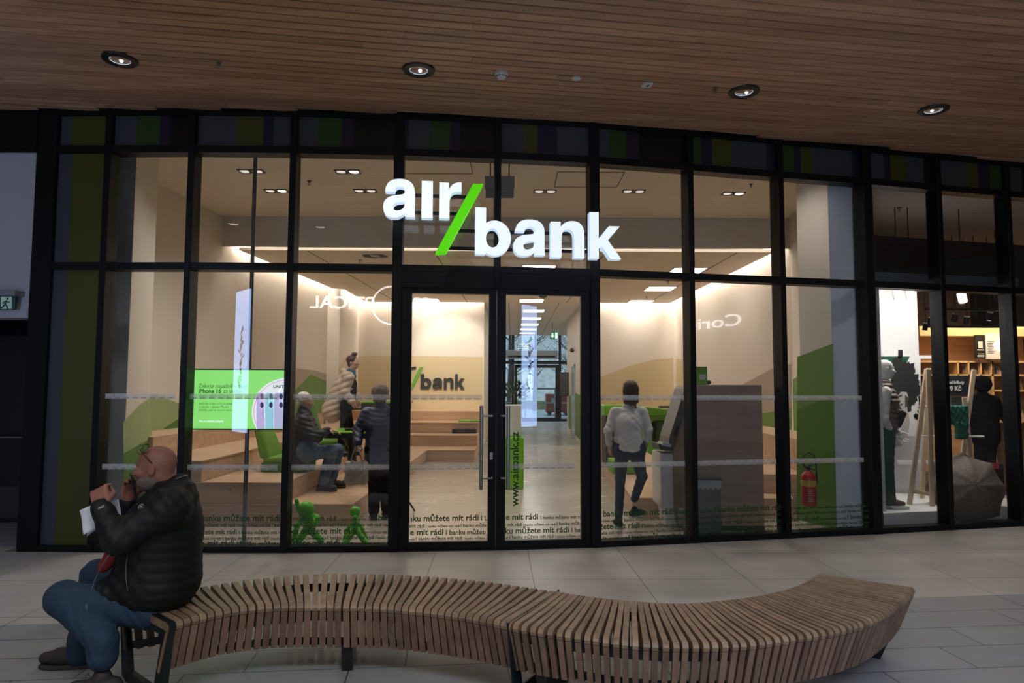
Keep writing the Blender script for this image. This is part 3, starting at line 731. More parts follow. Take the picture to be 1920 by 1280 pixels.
for bx in (-3.2, -1.1, 1.0, 3.0):   # second row of the same fixtures, close behind the glass
    t = thing('twin_downlight', 'twin square downlight close behind the shop front above the transom, %s' % {-3.2: 'behind the screen pole', -1.1: 'left of the door', 1.0: 'right of the door', 3.0: 'rightmost'}[bx], 'ceiling light', (bx, 7.95, 4.5), 'twin downlights behind the transom')
    mb = MB()
    for s in (-0.088, 0.088): mb.box(bx+s-.078, bx+s+.078, 7.872, 8.028, 4.488, 4.502)
    mb.build('frame', gold, t)
    for s in (-0.088, 0.088): MB().lathe([(0.055, -0.006), (0.001, -0.006), (0.001, 0.0), (0.055, 0.0)], (bx+s, 7.95, 4.49), 20).build('lamp', emis('twin_lamp_bright'), t)
    d = bpy.data.lights.new('twin_beam', 'SPOT'); d.energy = 60; d.color = NEUT; d.spot_size = 2.2; d.spot_blend = 0.9; d.shadow_soft_size = 0.08
    o = bpy.data.objects.new('twin_beam', d); C.objects.link(o); o.location = (bx, 7.95, 4.44)
for sx_, tgt in ((-1.62, (-2.6, 18.0, 0.8)), (-1.42, (-1.5, 18.0, 0.8))):
    c = Vector((sx_, 15.9, 3.95)); t = thing('ceiling_spotlight', 'small white ceiling spotlight aimed at the logo wall, '+('left' if sx_ < -1.5 else 'right')+' of a pair', 'spotlight', c, 'pair of small spotlights before the logo wall')
    MB().cyl(c, c+Vector((0, 0, -.05)), .012, n=8).build('stem', whitep, t); MB().cyl(c+Vector((0, -.03, -.06)), c+Vector((0, .06, -.10)), .04, n=16).build('lamp_head', whitep, t, smooth='angle'); MB().cyl(c+Vector((0, .061, -.1005)), c+Vector((0, .064, -.102)), .034, n=16).build('lens', emis('twin_lamp_bright'), t)
    spot_light('step_spot', (sx_, 16.02, 3.80), tgt, 110, 0.75, WARM, 0.8)  # extra beam added to brighten the dark riser of the rear steps
dkm = mat('sprinkler_bronze', (0.09, 0.075, 0.06), 0.4, 0.5)
for px, py, z, l in ((580, 339, 4.5, 'small dark sprinkler in bank ceiling left of the sign'), (1408, 345, 4.5, 'small dark sprinkler beside the rightmost twin downlight'), (675, 487, 3.95, 'small dark sprinkler next to the round air vent'),
                     (1252, 527, 3.95, 'small dark sprinkler between two right hand panel lights'), (1212, 556, 3.95, 'small dark sprinkler before the farthest right hand panel light')):
    sprinkler(Pz(px, py, z), l, None, dkm)
c = Pz(703, 479, 3.95)
t = thing('ceiling_air_vent', 'round white swirl air vent in the lower bank ceiling', 'air vent', c)
MB().lathe([(0.30, 0.004), (0.31, -0.010), (0.25, -0.014), (0.25, -0.004)], c, 36).build('outer_ring', ceilpaint, t, smooth='angle')
mb = MB()
for k in range(24):
    a = 2*PI*k/24; mb.obox(c+Vector((0.155*math.cos(a), 0.155*math.sin(a), -0.006)), (0.075, 0.007, 0.004), a+0.5)
mb.build('slots', mat('vent_slot_dark', (0.06, 0.05, 0.045), 0.7), t)
c = Pz(840, 480, 3.95)
tag(MB().lathe([(0.17, 0.004), (0.17, -0.012), (0.14, -0.016), (0.001, -0.010), (0.001, 0.004)], c, 32).build('ceiling_speaker', ceilpaint, base=c, smooth='angle'), 'round cream ceiling speaker below the green slash of the sign', 'speaker')
# grey plate hanging from the high ceiling behind the sign
c = P(937, 335, 8.6)
t = thing('hanging_sign_plate', 'grey blank double plate hanging from bank ceiling behind the sign', 'hanging sign', Vector((c.x, c.y, 4.5)))
mb = MB(); mb.box(c.x-.19, c.x+.19, c.y-.03, c.y+.03, 4.14, 4.30); mb.box(c.x-.18, c.x+.18, c.y-.006, c.y+.006, 4.02, 4.14)
mb.build('plate', mat('plate_grey', (0.26, 0.27, 0.30), 0.5), t, bevel=0.004)
for s_ in (-.12, .12): MB().cyl((c.x+s_, c.y, 4.30), (c.x+s_, c.y, 4.5), 0.008).build('hanger', blackm, t)

# ================================================================== illuminated sign on the shop front
sd = Vector((0.9945, 0.105, 0)).normalized(); sn = Vector((sd.y, -sd.x, 0))
sp0 = P(893, 478, 6.56); SA, SB = (sp0.x, sp0.y), ((sp0+sd).x, (sp0+sd).y)
white_face = emis('sign_face_white', (0.83, 0.93, 1.0), 0.92)
white_side = emis('sign_side_bluish', (0.60, 0.76, 0.95), 0.75)
green_face = emis('sign_face_green', (0.075, 0.56, 0.0), 1.0)
sign = thing('illuminated_sign', 'large backlit sign reading air bank, white letters and green slash', 'sign', Ppl(940, 420, SA, SB))
def sign_letter(ch, x0, x1, ytop, ybot):
    vs, fs = glyph(ch)
    mnx, mxx = min(v.x for v in vs), max(v.x for v in vs); mny, mxy = min(v.y for v in vs), max(v.y for v in vs)
    bl = Ppl(x0, ybot, SA, SB); br = Ppl(x1, ybot, SA, SB); tl = Ppl((x0+x1)/2, ytop, SA, SB); bm_ = Ppl((x0+x1)/2, ybot, SA, SB)
    W_, H_ = (br-bl).length, tl.z-bm_.z
    vs, fs = glyph(ch, 0.055)
    mb = MB()
    mp = [bl+sd*((v.x-mnx)/(mxx-mnx)*W_)+Vector((0, 0, 1))*((v.y-mny)/(mxy-mny)*H_)+Vector((0, 0, bm_.z-bl.z))+sn*(v.z*0.9-0.05) for v in vs]
    for f in fs:
        nrm = (vs[f[1]]-vs[f[0]]).cross(vs[f[2]]-vs[f[1]])
        mb.f.append(f); mb.m.append(0 if abs(nrm.normalized().z) > 0.5 else 1); mb.r.append(0)
    mb.v = [tuple(p) for p in mp]
    mb.build('letter', [white_face, white_side], sign)
for q in (('a', 718, 778, 335, 408), ('ı', 790, 811, 339, 408), ('r', 823, 865, 341, 409), ('b', 891, 958, 389, 479), ('a', 963, 1022, 411, 480), ('n', 1033, 1096, 414, 483), ('k', 1106, 1165, 398, 485)):
    sign_letter(*q)
MB().slab([Ppl(x, y, SA, SB)-sn*0.10 for x, y in ((816, 475), (836, 474), (906, 345), (887, 345))], sn, 0.11).build('slash', [green_face], sign)
mb = MB()
for (x0, y0, x1, y1) in ((735, 358, 880, 362), (735, 391, 862, 395), (858, 427, 1115, 436), (838, 460, 1115, 469)):
    a, b = Ppl(x0, y0, SA, SB)-sn*0.13, Ppl(x1, y1, SA, SB)-sn*0.13; b.z = a.z; MB().bar(a, b, 0.03, 0.03).build('mounting_bar', black, sign)
for px, py in ((750, 360), (750, 393), (938, 432), (938, 464), (1118, 434), (1118, 466), (842, 393)):
    a = Ppl(px, py, SA, SB)-sn*0.13; MB().bar(a, a-sn*0.10, 0.025, 0.025).build('bracket', black, sign)

# ================================================================== reflected world behind the camera
opt = thing('shop_sign_optical', 'white lit sign of the opticians across the hall, seen mirrored in the glass', 'sign', (-3.2, back_y+0.1, 3.9))
osign = emis('opposite_sign_white', (0.92, 0.97, 1.0), 11.0)
mb = MB(); s_o = 1.0
def mirror_px(px, py, Yw, Ypl=6.72):
    """where a thing stands whose mirror image in the middle panes falls on this pixel"""
    r = ray(px, py); L_ = (Ypl-Yw)+Ypl; t = L_/r.y
    return Vector((r.x*t, Yw, CAM_H+r.z*t))
def mirror_seg(px, py, i, dist=0):
    a, b, d, n = seg(i); q = Ppl(px, py, a, b); r = ray(px, py); n3 = Vector(n); rr = r-n3*2*r.dot(n3)
    return q, rr
def on_rear(px, py, i):
    q, rr = mirror_seg(px, py, i); return q+rr*((back_y+0.12-q.y)/rr.y)
g0 = on_rear(880, 584, 4); g1 = on_rear(580, 580, 3)
X_ = Vector((-1, 0, 0)); U_ = Vector((0, 0, 1))
wd1 = g0.x-g1.x; zb = on_rear(650, 577, 3).z
def fit(mb, body, x_start, width, size, z, off=0.006):
    vs, fs = text_data(body, size, off, 0.0); wtx = max(v.x for v in vs)-min(v.x for v in vs)
    put_text(mb, body, size, (x_start, back_y+0.12, z), X_, U_, off, 0.01, xs=width/wtx)
xo = on_rear(745, 575, 3).x-0.62
fit(mb, 'GRAND', xo+0.66+1.70, 1.62, 0.48, zb)
vs_c = MB(); n_ = 40; rr0 = 0.52; cx = on_rear(733, 571, 3).x; cz = on_rear(733, 571, 3).z
ring = [Vector((cx+rr0*math.cos(2*PI*k/n_), back_y+0.13, cz+rr0*math.sin(2*PI*k/n_))) for k in range(n_+1)]
mb.tube(ring, 0.022, 6, cap=False)
xp = on_rear(702, 575, 3).x
fit(mb, 'PTICAL', xp, xp-g1.x, 0.48, zb)
mb.build('lettering', osign, opt)
MB().box(g1.x-0.6, cx+2.9, back_y, back_y+0.06, 3.2, 4.9).build('backboard', mat('sign_backboard', (0.05, 0.05, 0.05), 0.6), opt)
# Corio sign further right, facing the shop front
q, rr = mirror_seg(1398, 590, 7, 0); tt = (11.96-q.x)/rr.x; pA = q+rr*tt
q, rr = mirror_seg(1290, 603, 7, 0); tt = (11.96-q.x)/rr.x; pB = q+rr*tt
t = thing('shop_sign_script', 'thin white lit sign across the hall reading Corio, seen mirrored in the right panes', 'sign', (11.9, pA.y, pA.z))
mb = MB(); dirv = Vector((0, (pB.y-pA.y), 0)).normalized()
vs, fs = text_data('Corio', 0.52, 0.004); wtx = max(v.x for v in vs)
nd = dirv.cross(U_)
put_text(mb, 'Corio', 0.52, (11.94, pA.y, pA.z-0.28), dirv, U_, 0.004, 0.01, xs=abs(pB.y-pA.y)/wtx)
mb.build('lettering', emis('script_sign_white', (0.95, 0.97, 1.0), 6.0), t)
# two lit advertising totems standing in the hall left and right of the camera
def totem(i, px0, px1, py0, py1, px_c, label, strength):
    """a totem whose mirror image in bay i spans the given pixels"""
    q, r0 = mirror_seg(px_c, (py0+py1)/2, i, 0); hgt = 2.2
    Lt = hgt*FPX/(py1-py0); t_ = (Lt-q.y); base = q+r0*(t_/abs(r0.y)); base.z = 0.9
    w_ = 0.62 if i == 2 else 0.44; root = thing('advertising_totem', label, 'advertising totem', (base.x, base.y, 0))
    dirp = (Vector((base.x, base.y, 0))-Vector((q.x, q.y, 0))).normalized()
    app = (px1-px0)*Lt/FPX; sa = math.asin(min(1, app/w_)); fx = Matrix.Rotation(sa*(1 if i == 5 else -1), 3, 'Z')@dirp
    nrm = fx.cross(U_); 
    if nrm.dot(-dirp) < 0: nrm = -nrm
    fxr = nrm.cross(U_)*-1
    rot = math.atan2(fx.y, fx.x)
    MB().obox((base.x, base.y, 1.6), (w_/2+.03, 0.045, 1.58), rot).build('housing', blackm, root)
    f = MB().obox(Vector((base.x, base.y, 2.0))+nrm*0.05, (w_/2, 0.006, 1.1), rot).build('screen', emis('totem_screen', (0.42, 0.58, 1.0), strength*2.2), root)
    # dark leaves and small print on the screen
    lv = MB(); rr_ = random.Random(5); right = Vector((-nrm.y, nrm.x, 0))
    o_ = Vector((base.x, base.y, 2.0))+nrm*0.058
    for k in range(26):
        v = -0.45+k*0.037; u = 0.03*math.sin(k*0.9); aa = rr_.uniform(-0.9, 0.9); ln = rr_.uniform(0.06, 0.17)
        c_ = o_+right*u+U_*v; dv = right*math.sin(aa)+U_*math.cos(aa)*0.8; wv = right*0.035
        lv.slab([c_, c_+dv*ln*0.5+wv, c_+dv*ln, c_+dv*ln*0.5-wv], nrm, 0.002)
    lv.build('leaf_picture', mat('totem_leaf_dark', (0.03, 0.06, 0.09), 0.6), root)
totem(2, 440, 465, 546, 813, 452, 'tall pale blue lit advertising totem mirrored over the green screen', 5.0)
totem(5, 975, 1004, 568, 800, 990, 'tall pale blue lit advertising totem mirrored in the right door leaf', 5.0)
# ================================================================== curved slatted bench
SEAT = 0.42
slatw = wood('bench_oak_slat', (0.185, 0.115, 0.070), (0.33, 0.215, 0.135), 0.5, 'Z', 0.7, rnd=True, rnd_amt=0.30)
slats = wood('bench_side_slat', (0.185, 0.105, 0.072), (0.30, 0.185, 0.125), 0.5, 'Z', 0.7, rnd=True, rnd_amt=0.30)
steelk = mat('dark_green_steel', (0.010, 0.016, 0.018), 0.4, 0.3)
def catmull(pts, n):
    out = []; p = [pts[0]*2-pts[1]]+pts+[pts[-1]*2-pts[-2]]
    for i in range(1, len(p)-2):
        for k in range(n):
            t = k/n; a, b, c, d = p[i-1], p[i], p[i+1], p[i+2]
            out.append(0.5*((2*b)+(c-a)*t+(2*a-5*b+4*c-d)*t*t+(3*b-a-3*c+d)*t**3))
    out.append(pts[-1]); return out
def resample(pts, step=None, n=None):
    L_ = [0]
    for a, b in zip(pts[:-1], pts[1:]): L_.append(L_[-1]+(b-a).length)
    n = n or max(2, round(L_[-1]/step)); out = []; j = 0
    for k in range(n+1):
        s = L_[-1]*k/n
        while j < len(pts)-2 and L_[j+1] < s: j += 1
        t = (s-L_[j])/max(1e-9, L_[j+1]-L_[j]); out.append(pts[j].lerp(pts[j+1], min(1, max(0, t))))
    return out
def bench(front_px, back_px, spacing, label, name='bench_section', grain=0, w_=0.0165):
    F_ = resample(catmull([Pz(x, y, SEAT) for x, y in front_px], 16), n=400)
    B_ = resample(catmull([Pz(x, y, SEAT) for x, y in back_px], 16), n=400)
    Ln = sum((b-a).length for a, b in zip(F_[:-1], F_[1:])); n = round(Ln/spacing)
    mid = (F_[200]+B_[200])/2; root = thing(name, label, 'bench', (mid.x, mid.y, 0))
    seat, fa, ba, fr = MB(), MB(), MB(), MB(); rr = random.Random(grain); lines = []
    for k in range(n+1):
        j = min(399, int(400*k/n)); f, b = F_[j], B_[j]; ax = (b-f).normalized(); sx = Vector((ax.y, -ax.x, 0)); L_ = (b-f).length
        rn = rr.random()*0.9+0.05; lines.append((f, b, ax))
        # rounded top board: profile along the slat
        prof = [(0.0, -0.040), (-0.006, -0.022), (0.0, -0.010), (0.012, -0.002), (0.028, 0.0), (L_/2, -0.004), (L_-0.028, 0.0), (L_-0.012, -0.002), (L_, -0.010), (L_+0.006, -0.022), (L_, -0.040)]
        vs = []
        for s_, z_ in prof:
            for sg in (-1, 1): vs.append(f+ax*s_+sx*sg*w_+Vector((0, 0, z_)))
        m = len(prof); fs = [(2*i, 2*i+1, 2*i+3, 2*i+2) for i in range(m-1)]+[(2*m-2, 2*m-1, 1, 0)]
        fs += [tuple(2*i for i in range(m-1, -1, -1)), tuple(2*i+1 for i in range(m))]
        seat.add(vs, fs, 0, rn)
        # slanted side boards
        for tgt, o, sg, rn2 in ((fa, f, 1, rr.random()), (ba, b, -1, rr.random())):
            t0 = o+ax*sg*0.002+Vector((0, 0, -0.043)); t1 = o+ax*sg*0.085+Vector((0, 0, -0.262))
            th_ = ax*sg*0.028; wv = sx*w_
            tgt.hexa([t1-wv, t1+wv, t1+wv+th_, t1-wv+th_, t0-wv, t0+wv, t0+wv+th_, t0-wv+th_], 0, rn2*0.9+0.05)
    seat.build('seat_slats', slatw, root); fa.build('front_slats', slats, root); ba.build('back_slats', slats, root)
    for ofs, z, h in ((0.045, -0.075, 0.05), (0.108, -0.235, 0.04)):
        for side in (0, 1):
            fr = MB(); pts = [(f+ax*ofs if side == 0 else b-ax*ofs)+Vector((0, 0, z)) for f, b, ax in lines]
            vs = []; m = len(pts)
            for i, p in enumerate(pts):
                ax = lines[i][2]; vs += [p-ax*.004+Vector((0, 0, -h/2)), p+ax*.004+Vector((0, 0, -h/2)), p+ax*.004+Vector((0, 0, h/2)), p-ax*.004+Vector((0, 0, h/2))]
            fs = [(4*i+q, 4*i+(q+1) % 4, 4*i+4+(q+1) % 4, 4*i+4+q) for i in range(m-1) for q in range(4)]+[(0, 1, 2, 3), (4*m-4, 4*m-3, 4*m-2, 4*m-1)]
            fr.add(vs, fs); fr.build('steel_rail', steelk, root)
    return root, lines
def end_frame(root, f, b, ax, name='end_frame', tk=0.03, up_=0.004):
    sx = Vector((ax.y, -ax.x, 0)); mb = MB(); L_ = (b-f).length
    def poly(pts, t=0.012):
        mb.slab([f+ax*s_+Vector((0, 0, z_)) - sx*t/2 for s_, z_ in pts], sx, t)
    z = SEAT
    poly([(-0.012, up_), (L_+0.012, up_), (L_-0.055, -0.075), (0.055, -0.075)], tk)
    poly([(-0.012, 0.004), (0.075, -0.07), (0.165, -z+0.03), (0.12, -z), (0.065, -z+0.02)], tk)
    poly([(L_+0.012, 0.004), (L_-0.065, -z+0.02), (L_-0.12, -z), (L_-0.165, -z+0.03), (L_-0.075, -0.07)], tk)
    poly([(0.11, -z), (L_-0.11, -z), (L_-0.14, -z+0.06), (0.14, -z+0.06)], tk)
    mb.build(name, steelk, root)
fp1 = [(322, 1168), (360, 1157), (430, 1141), (520, 1132), (640, 1132), (720, 1134), (790, 1140), (873, 1151), (946, 1165)]
bp1 = [(231, 1119), (300, 1110), (372, 1099), (467, 1085), (567, 1076), (650, 1074), (757, 1076), (890, 1086), (975, 1097), (1040, 1106)]
b1, ln1 = bench(fp1, bp1, 0.0415, 'left section of the curved slatted wooden bench, under the seated man', grain=3)
fp2 = [(953, 1167), (1007, 1177), (1090, 1189), (1173, 1200), (1267, 1205), (1390, 1203), (1497, 1189), (1580, 1175), (1647, 1154), (1693, 1124), (1714, 1101)]
bp2 = [(1046, 1107), (1110, 1117), (1190, 1125), (1273, 1129), (1330, 1126), (1400, 1118), (1453, 1108), (1500, 1093), (1533, 1075)]
b2, ln2 = bench(fp2, bp2, 0.046, 'right section of the curved slatted wooden bench, with its empty end', grain=9, w_=0.0140)
end_frame(b1, *ln1[0]); end_frame(b2, *ln2[0], tk=0.010, up_=0.001)
def foot(root, l):
    f, b, ax = l; mb = MB(); sx = Vector((ax.y, -ax.x, 0)); L_ = (b-f).length
    mb.slab([f+ax*s_+Vector((0, 0, z_))-sx*0.03 for s_, z_ in ((0.10, -0.25), (L_-0.10, -0.25), (L_-0.17, -SEAT), (0.17, -SEAT))], sx, 0.06)
    mb.build('foot', blackm, root)
foot(b1, ln1[int(len(ln1)*0.5)]); foot(b2, ln2[int(len(ln2)*0.5)]); foot(b2, ln2[-3]); foot(b2, ln2[3])
# ================================================================== bank furniture
stepw = wood('terrace_oak', (0.46, 0.30, 0.19), (0.62, 0.42, 0.27), 0.42, 'X', 0.5, bump=0.02)
brandg = mat('brand_green_fabric', srgb(104, 150, 40), 0.7, noise=0.12, nscale=60)
brandd = mat('deep_green_fabric', srgb(70, 120, 25), 0.75, noise=0.12, nscale=60)
gloss_g = mat('gloss_green_laminate', srgb(110, 175, 40), 0.25)
charcoal = mat('charcoal', (0.02, 0.02, 0.022), 0.5)
def wallx(y):
    for a, b in zip(WL[:-1], WL[1:]):
        if a[1] <= y <= b[1] and b[1] > a[1]: return a[0]+(b[0]-a[0])*(y-a[1])/(b[1]-a[1])
    return WL[0][0]
terr = thing('seating_steps', 'stepped light wood seating terrace wrapping the left and rear walls of the bank', 'seating steps', (-3.0, 9.0, 0))
XK = (-1.85, -2.66, -3.62, -4.40); YK = (14.95, 16.0, 16.95, 18.0)
for k in range(4):
    e = 0.012; wal = [(-5.18+e, 8.44), (wallx(11.46)+e, 11.46), (wallx(16.34)+e, 16.34), (-4.15+e, 16.38), (-4.28+e, 18.99)]
    front = [(-5.18, 8.44), (-4.465, 8.44), (-4.465, 8.06)] if k < 3 else [(-5.18, 8.44)]
    poly = [(XK[k], 8.06 if k < 3 else 8.44), (XK[k], YK[k]), (-0.80, YK[k]), (-0.80, 18.99)]+wal[::-1][:-1]+front
    z0, z1 = k*0.245, (k+1)*0.245-0.002
    if k == 3:
        MB().prism([(-5.16, 8.44), (-4.40, 8.44), (-4.44, 16.2), (-4.46, 16.33), (-4.925, 11.46)], z0, z1).build('step', stepw, terr)
        MB().box(-4.26, -0.80, 18.0, 18.99, z0, z1).build('step', stepw, terr); continue
    mb = MB(); mb.prism(poly, z0, z1-0.022)
    poly2 = [(p[0]+(0.012 if p[0] == XK[k] else 0), p[1]-(0.012 if p[1] in (8.06, YK[k]) else 0)) for p in poly]
    mb.prism(poly2, z1-0.022, z1); mb.build('step', stepw, terr, bevel=0.003, seg=1)
for px, py in ((430, 917), (521, 916), (430, 958), (521, 957)):
    c = Ppl(px, py, (-4, 8.05), (-2, 8.05)); MB().cyl(c+Vector((0, -.012, 0)), c+Vector((0, .02, 0)), 0.011, n=12).build('screw_cap', steel, terr, smooth='angle')
rt = thing('seating_steps', 'stepped light wood seating terrace along the right wall behind the counter', 'seating steps', (3.0, 10.0, 0))
for k, (pl) in enumerate(([(1.50, 8.58), (3.5, 8.58), (3.62, 8.95), (4.29, 8.95), (4.70, 11.46), (4.52, 18.98), (2.05, 18.98), (2.05, 16), (1.70, 12.5)],
                          [(3.25, 9.0), (4.30, 9.0), (4.70, 11.46), (4.52, 18.98), (3.25, 18.98)], [(3.92, 9.0), (4.30, 9.0), (4.70, 11.46), (4.52, 18.98), (3.92, 18.98)])):
    MB().prism(pl, (0, .245, .49)[k], (.243, .488, .91)[k]).build('step', stepw, rt, bevel=0.003, seg=1)
def cushion(name, c, half, m, label, group=None, rot=0, b=0.02):
    o = MB().obox(c, half, rot).build(name, m, base=(c[0], c[1], c[2]-half[2]), bevel=b, seg=3, smooth='angle'); return tag(o, label, 'cushion', group)
cc = P(881, 787, 17.4)
cushion('seat_cushion', (cc.x, 17.4, 0.735+0.022), (0.27, 0.22, 0.022), gloss_g, 'flat green seat cushion on the rear seating steps')
t = thing('step_display', 'long black screen box standing on the rear seating steps', 'display', (-1.15, 16.5, 0.49))
MB().box(-1.44, -0.86, 16.62, 16.90, 0.49, 0.60).build('housing', blackm, t, bevel=0.005)
MB().box(-1.30, -1.12, 16.612, 16.62, 0.525, 0.565).build('screen', mat('dim_screen', (0.08, 0.08, 0.09), 0.3), t)
# green armchairs
def armchair(x, y, z, rot, label, m=brandg, hgt=0.62, wd=0.56):
    t = thing('armchair', label, 'armchair', (x, y, z), 'green armchairs around the table', rotz=rot)
    base = Vector((x, y, z)); R_ = Matrix.Identity(3)
    def loc(mb): 
        return mb
    MB().obox(base+Vector((0, 0, 0.065)), (wd/2, wd/2, 0.064)).build('seat_base', brandd, t, bevel=0.02, seg=3, smooth='angle')
    MB().obox(base+Vector((0.02, 0, 0.16)), (wd/2, wd/2, 0.035)).build('seat', m, t, bevel=0.025, seg=3, smooth='angle')
    mb = MB(); h = wd/2
    mb.hexa([base+Vector(p) for p in ((-h-.02, -h, .17), (-h+.12, -h, .17), (-h+.12, h, .17), (-h-.02, h, .17), (-h-.16, -h+.06, hgt), (-h-.06, -h+.06, hgt), (-h-.06, h-.06, hgt), (-h-.16, h-.06, hgt))])
    mb.build('backrest', m, t, bevel=0.03, seg=3, smooth='angle')
    return t
armchair(-2.98, 9.25, 0.49, 0.0, 'green block armchair under the seated white-haired man', hgt=0.66)
armchair(-2.12, 10.52, 0.245, PI*0.9, 'green block armchair on the far side of the small table', wd=0.40, hgt=0.5)
armchair(-3.12, 12.0, 0.49, 0.0, 'green armchair behind the woman in the beige coat', brandd, 0.8, 0.7)
# green table with black central base
tc = P(657, 800, 9.7)
t = thing('meeting_table', 'small round-cornered green table with black base beside the seated man', 'table', (tc.x, 9.75, 0.245))
MB().box(tc.x-0.30, tc.x+0.34, 9.35, 10.15, 0.965, 0.995).build('table_top', gloss_g, t, bevel=0.012, seg=3, smooth='angle')
MB().box(tc.x-0.29, tc.x+0.33, 9.36, 10.14, 0.90, 0.965).build('table_edge', charcoal, t, bevel=0.01)
mb = MB().lathe([(0.14, 0.0), (0.14, 0.02), (0.07, 0.08), (0.06, 0.5), (0.16, 0.655), (0.001, 0.655)], (tc.x+0.02, 9.75, 0.247), 24); mb.build('pedestal', charcoal, t, smooth='angle')
t = thing('card_reader', 'small black card reader lying on the green table', 'card reader', (tc.x, 9.55, 0.995))
MB().obox((tc.x, 9.6, 1.010), (0.05, 0.07, 0.014), 0.2).build('housing', blackm, t, bevel=0.006, seg=2)
MB().obox((tc.x+.004, 9.63, 1.026), (0.03, 0.02, 0.003), 0.2).build('screen', mat('dim_screen'), t)
t = thing('meeting_table', 'long green table with black underside farther back in the bank', 'table', (-2.35, 13.0, 0.245))
MB().box(-2.95, -1.95, 12.6, 13.5, 1.30, 1.34).build('table_top', gloss_g, t, bevel=0.012); MB().box(-2.93, -1.97, 12.62, 13.48, 1.18, 1.30).build('table_edge', charcoal, t, bevel=0.02)
MB().box(-2.55, -2.30, 12.9, 13.2, 0.247, 1.18).build('pedestal', charcoal, t, bevel=0.02)
# screen on a floor-to-ceiling pole
sc0 = P(447, 749, 7.02)
t = thing('pole_screen', 'bright green advertising screen hung on a thin floor-to-ceiling pole behind the glass', 'screen', (sc0.x, 7.08, 0))
pl = P(467, 700, 7.10)
MB().cyl((pl.x, 7.10, 0.0), (pl.x, 7.10, 4.50), 0.021, n=16).build('pole', mat('pole_grey_steel', (0.20, 0.20, 0.21), 0.3, 0.8), t, smooth='angle')
MB().lathe([(0.06, 0.0), (0.06, 0.012), (0.03, 0.03), (0.001, 0.03)], (pl.x, 7.10, 0), 20).build('floor_flange', blackm, t, smooth='angle')
sx0, sx1 = P(356, 750, 7.02).x, P(541, 750, 7.02).x; sz0, sz1 = P(450, 806, 7.02).z, P(450, 691, 7.02).z
MB().box(sx0, sx1, 7.02, 7.07, sz0, sz1).build('screen_housing', blackm, t, bevel=0.004)
MB().box((sx0+sx1)/2-0.1, (sx0+sx1)/2+0.1, 7.07, 7.10, 1.2, 1.6).build('bracket', blackm, t)
S = emis('screen_green', (0.30, 0.88, 0.20), 0.95)
def sp(px, py, l=0.0): p = P(px, py, 7.018-l); return p
ix0, ix1, iz0, iz1 = sx0+.014, sx1-.014, sz0+.014, sz1-.014
scr = MB().box(ix0, ix1, 7.016, 7.02, iz0, iz1).build('screen', S, t)
def flat(pts, m, l, name='screen_graphic'): return MB().slab([sp(x, y, l) for x, y in pts], (0, -1, 0), 0.0004).build(name, m, scr)
lg = emis('screen_pale_green', (0.42, 0.93, 0.32), 0.95)
for k in range(5): flat([(515-30*k, 697), (530-30*k, 697), (485-22*k, 803), (462-22*k, 803)][0:4], lg, 0.001) if k % 2 == 0 else None
arc = lambda cx, cy, rx, ry, a0, a1, n_: [(cx+rx*math.cos(a0+(a1-a0)*k/n_), cy+ry*math.sin(a0+(a1-a0)*k/n_)) for k in range(n_+1)]
wt = emis('screen_white', (0.90, 0.92, 1.0), 0.98)
flat([(x, y) for x, y in arc(540, 772, 68, 64, PI*0.83, PI*1.5, 24)]+[(538, 708), (538, 803), (480, 803)], wt, 0.002)
rg = MB(); q = arc(540, 772, 64, 60, PI*0.86, PI*1.5, 24)
rg.tube([sp(x, y, 0.003) for x, y in q], 0.004, 5, flat=0.3); rg.build('screen_graphic', emis('screen_ring', (0.75, 0.35, 0.45), 0.8), scr)
for x0, x1, cl in ((481, 496, (0.62, 0.50, 0.90)), (497, 513, (0.36, 0.72, 0.90)), (514, 532, (0.55, 0.55, 0.88))):
    flat([(x0, 803), (x0, 741), (x0+3, 736), (x1-2, 736), (x1, 741), (x1, 803)], emis('screen_phone_%d' % x0, cl, 0.9), 0.003)
    flat(arc(x1-5.0, 751, 4.2, 16, 0, 2*PI, 20), emis('screen_phone_light_%d' % x0, [min(1, c*1.35) for c in cl], 0.95), 0.004)
    for yy in (743, 759): flat(arc(x1-5.0, yy, 3.4, 5.6, 0, 2*PI, 18), emis('screen_lens', (0.04, 0.04, 0.20), 0.6), 0.005)
dkt = emis('screen_text_dark', (0.03, 0.16, 0.02), 0.6)
def stext(body, px, py, h, m=dkt, off=0.0, wpx=None):
    mb = MB(); o = sp(px, py, 0.005); e = sp(px, py-h, 0.005); size = (e.z-o.z)/0.73
    vs, _f = text_data(body, size, off*size); wtx = max(v.x for v in vs)
    xs = 1.0 if not wpx else (sp(px+wpx, py).x-o.x)/wtx
    put_text(mb, body, size, o, (1, 0, 0), (0, 0, 1), off*size, 0.0002, xs=xs); return mb.build('screen_text', m, scr)
stext('Získejte nápadně nadaný', 372, 727, 8.5, wpx=93); stext('iPhone 16', 372, 736.5, 8.0, off=0.03, wpx=43); stext('za skvělou', 419, 736.5, 8.0, wpx=40); stext('cenu díky Unity', 372, 746, 8.5, wpx=58)
stext('Stačí být u nás i u O₂ a zažádat', 372, 758, 4, wpx=68); stext('si výhodu v aplikaci My Air.', 372, 764, 4, wpx=58); stext('Nabídka platí do konce února.', 372, 770, 4, wpx=64)
stext('Více na airbank.cz/unity', 372, 791, 4.5, emis('screen_white'), 0.02, wpx=48); stext('UNITY', 512, 727, 5.5, off=0.03, wpx=26)
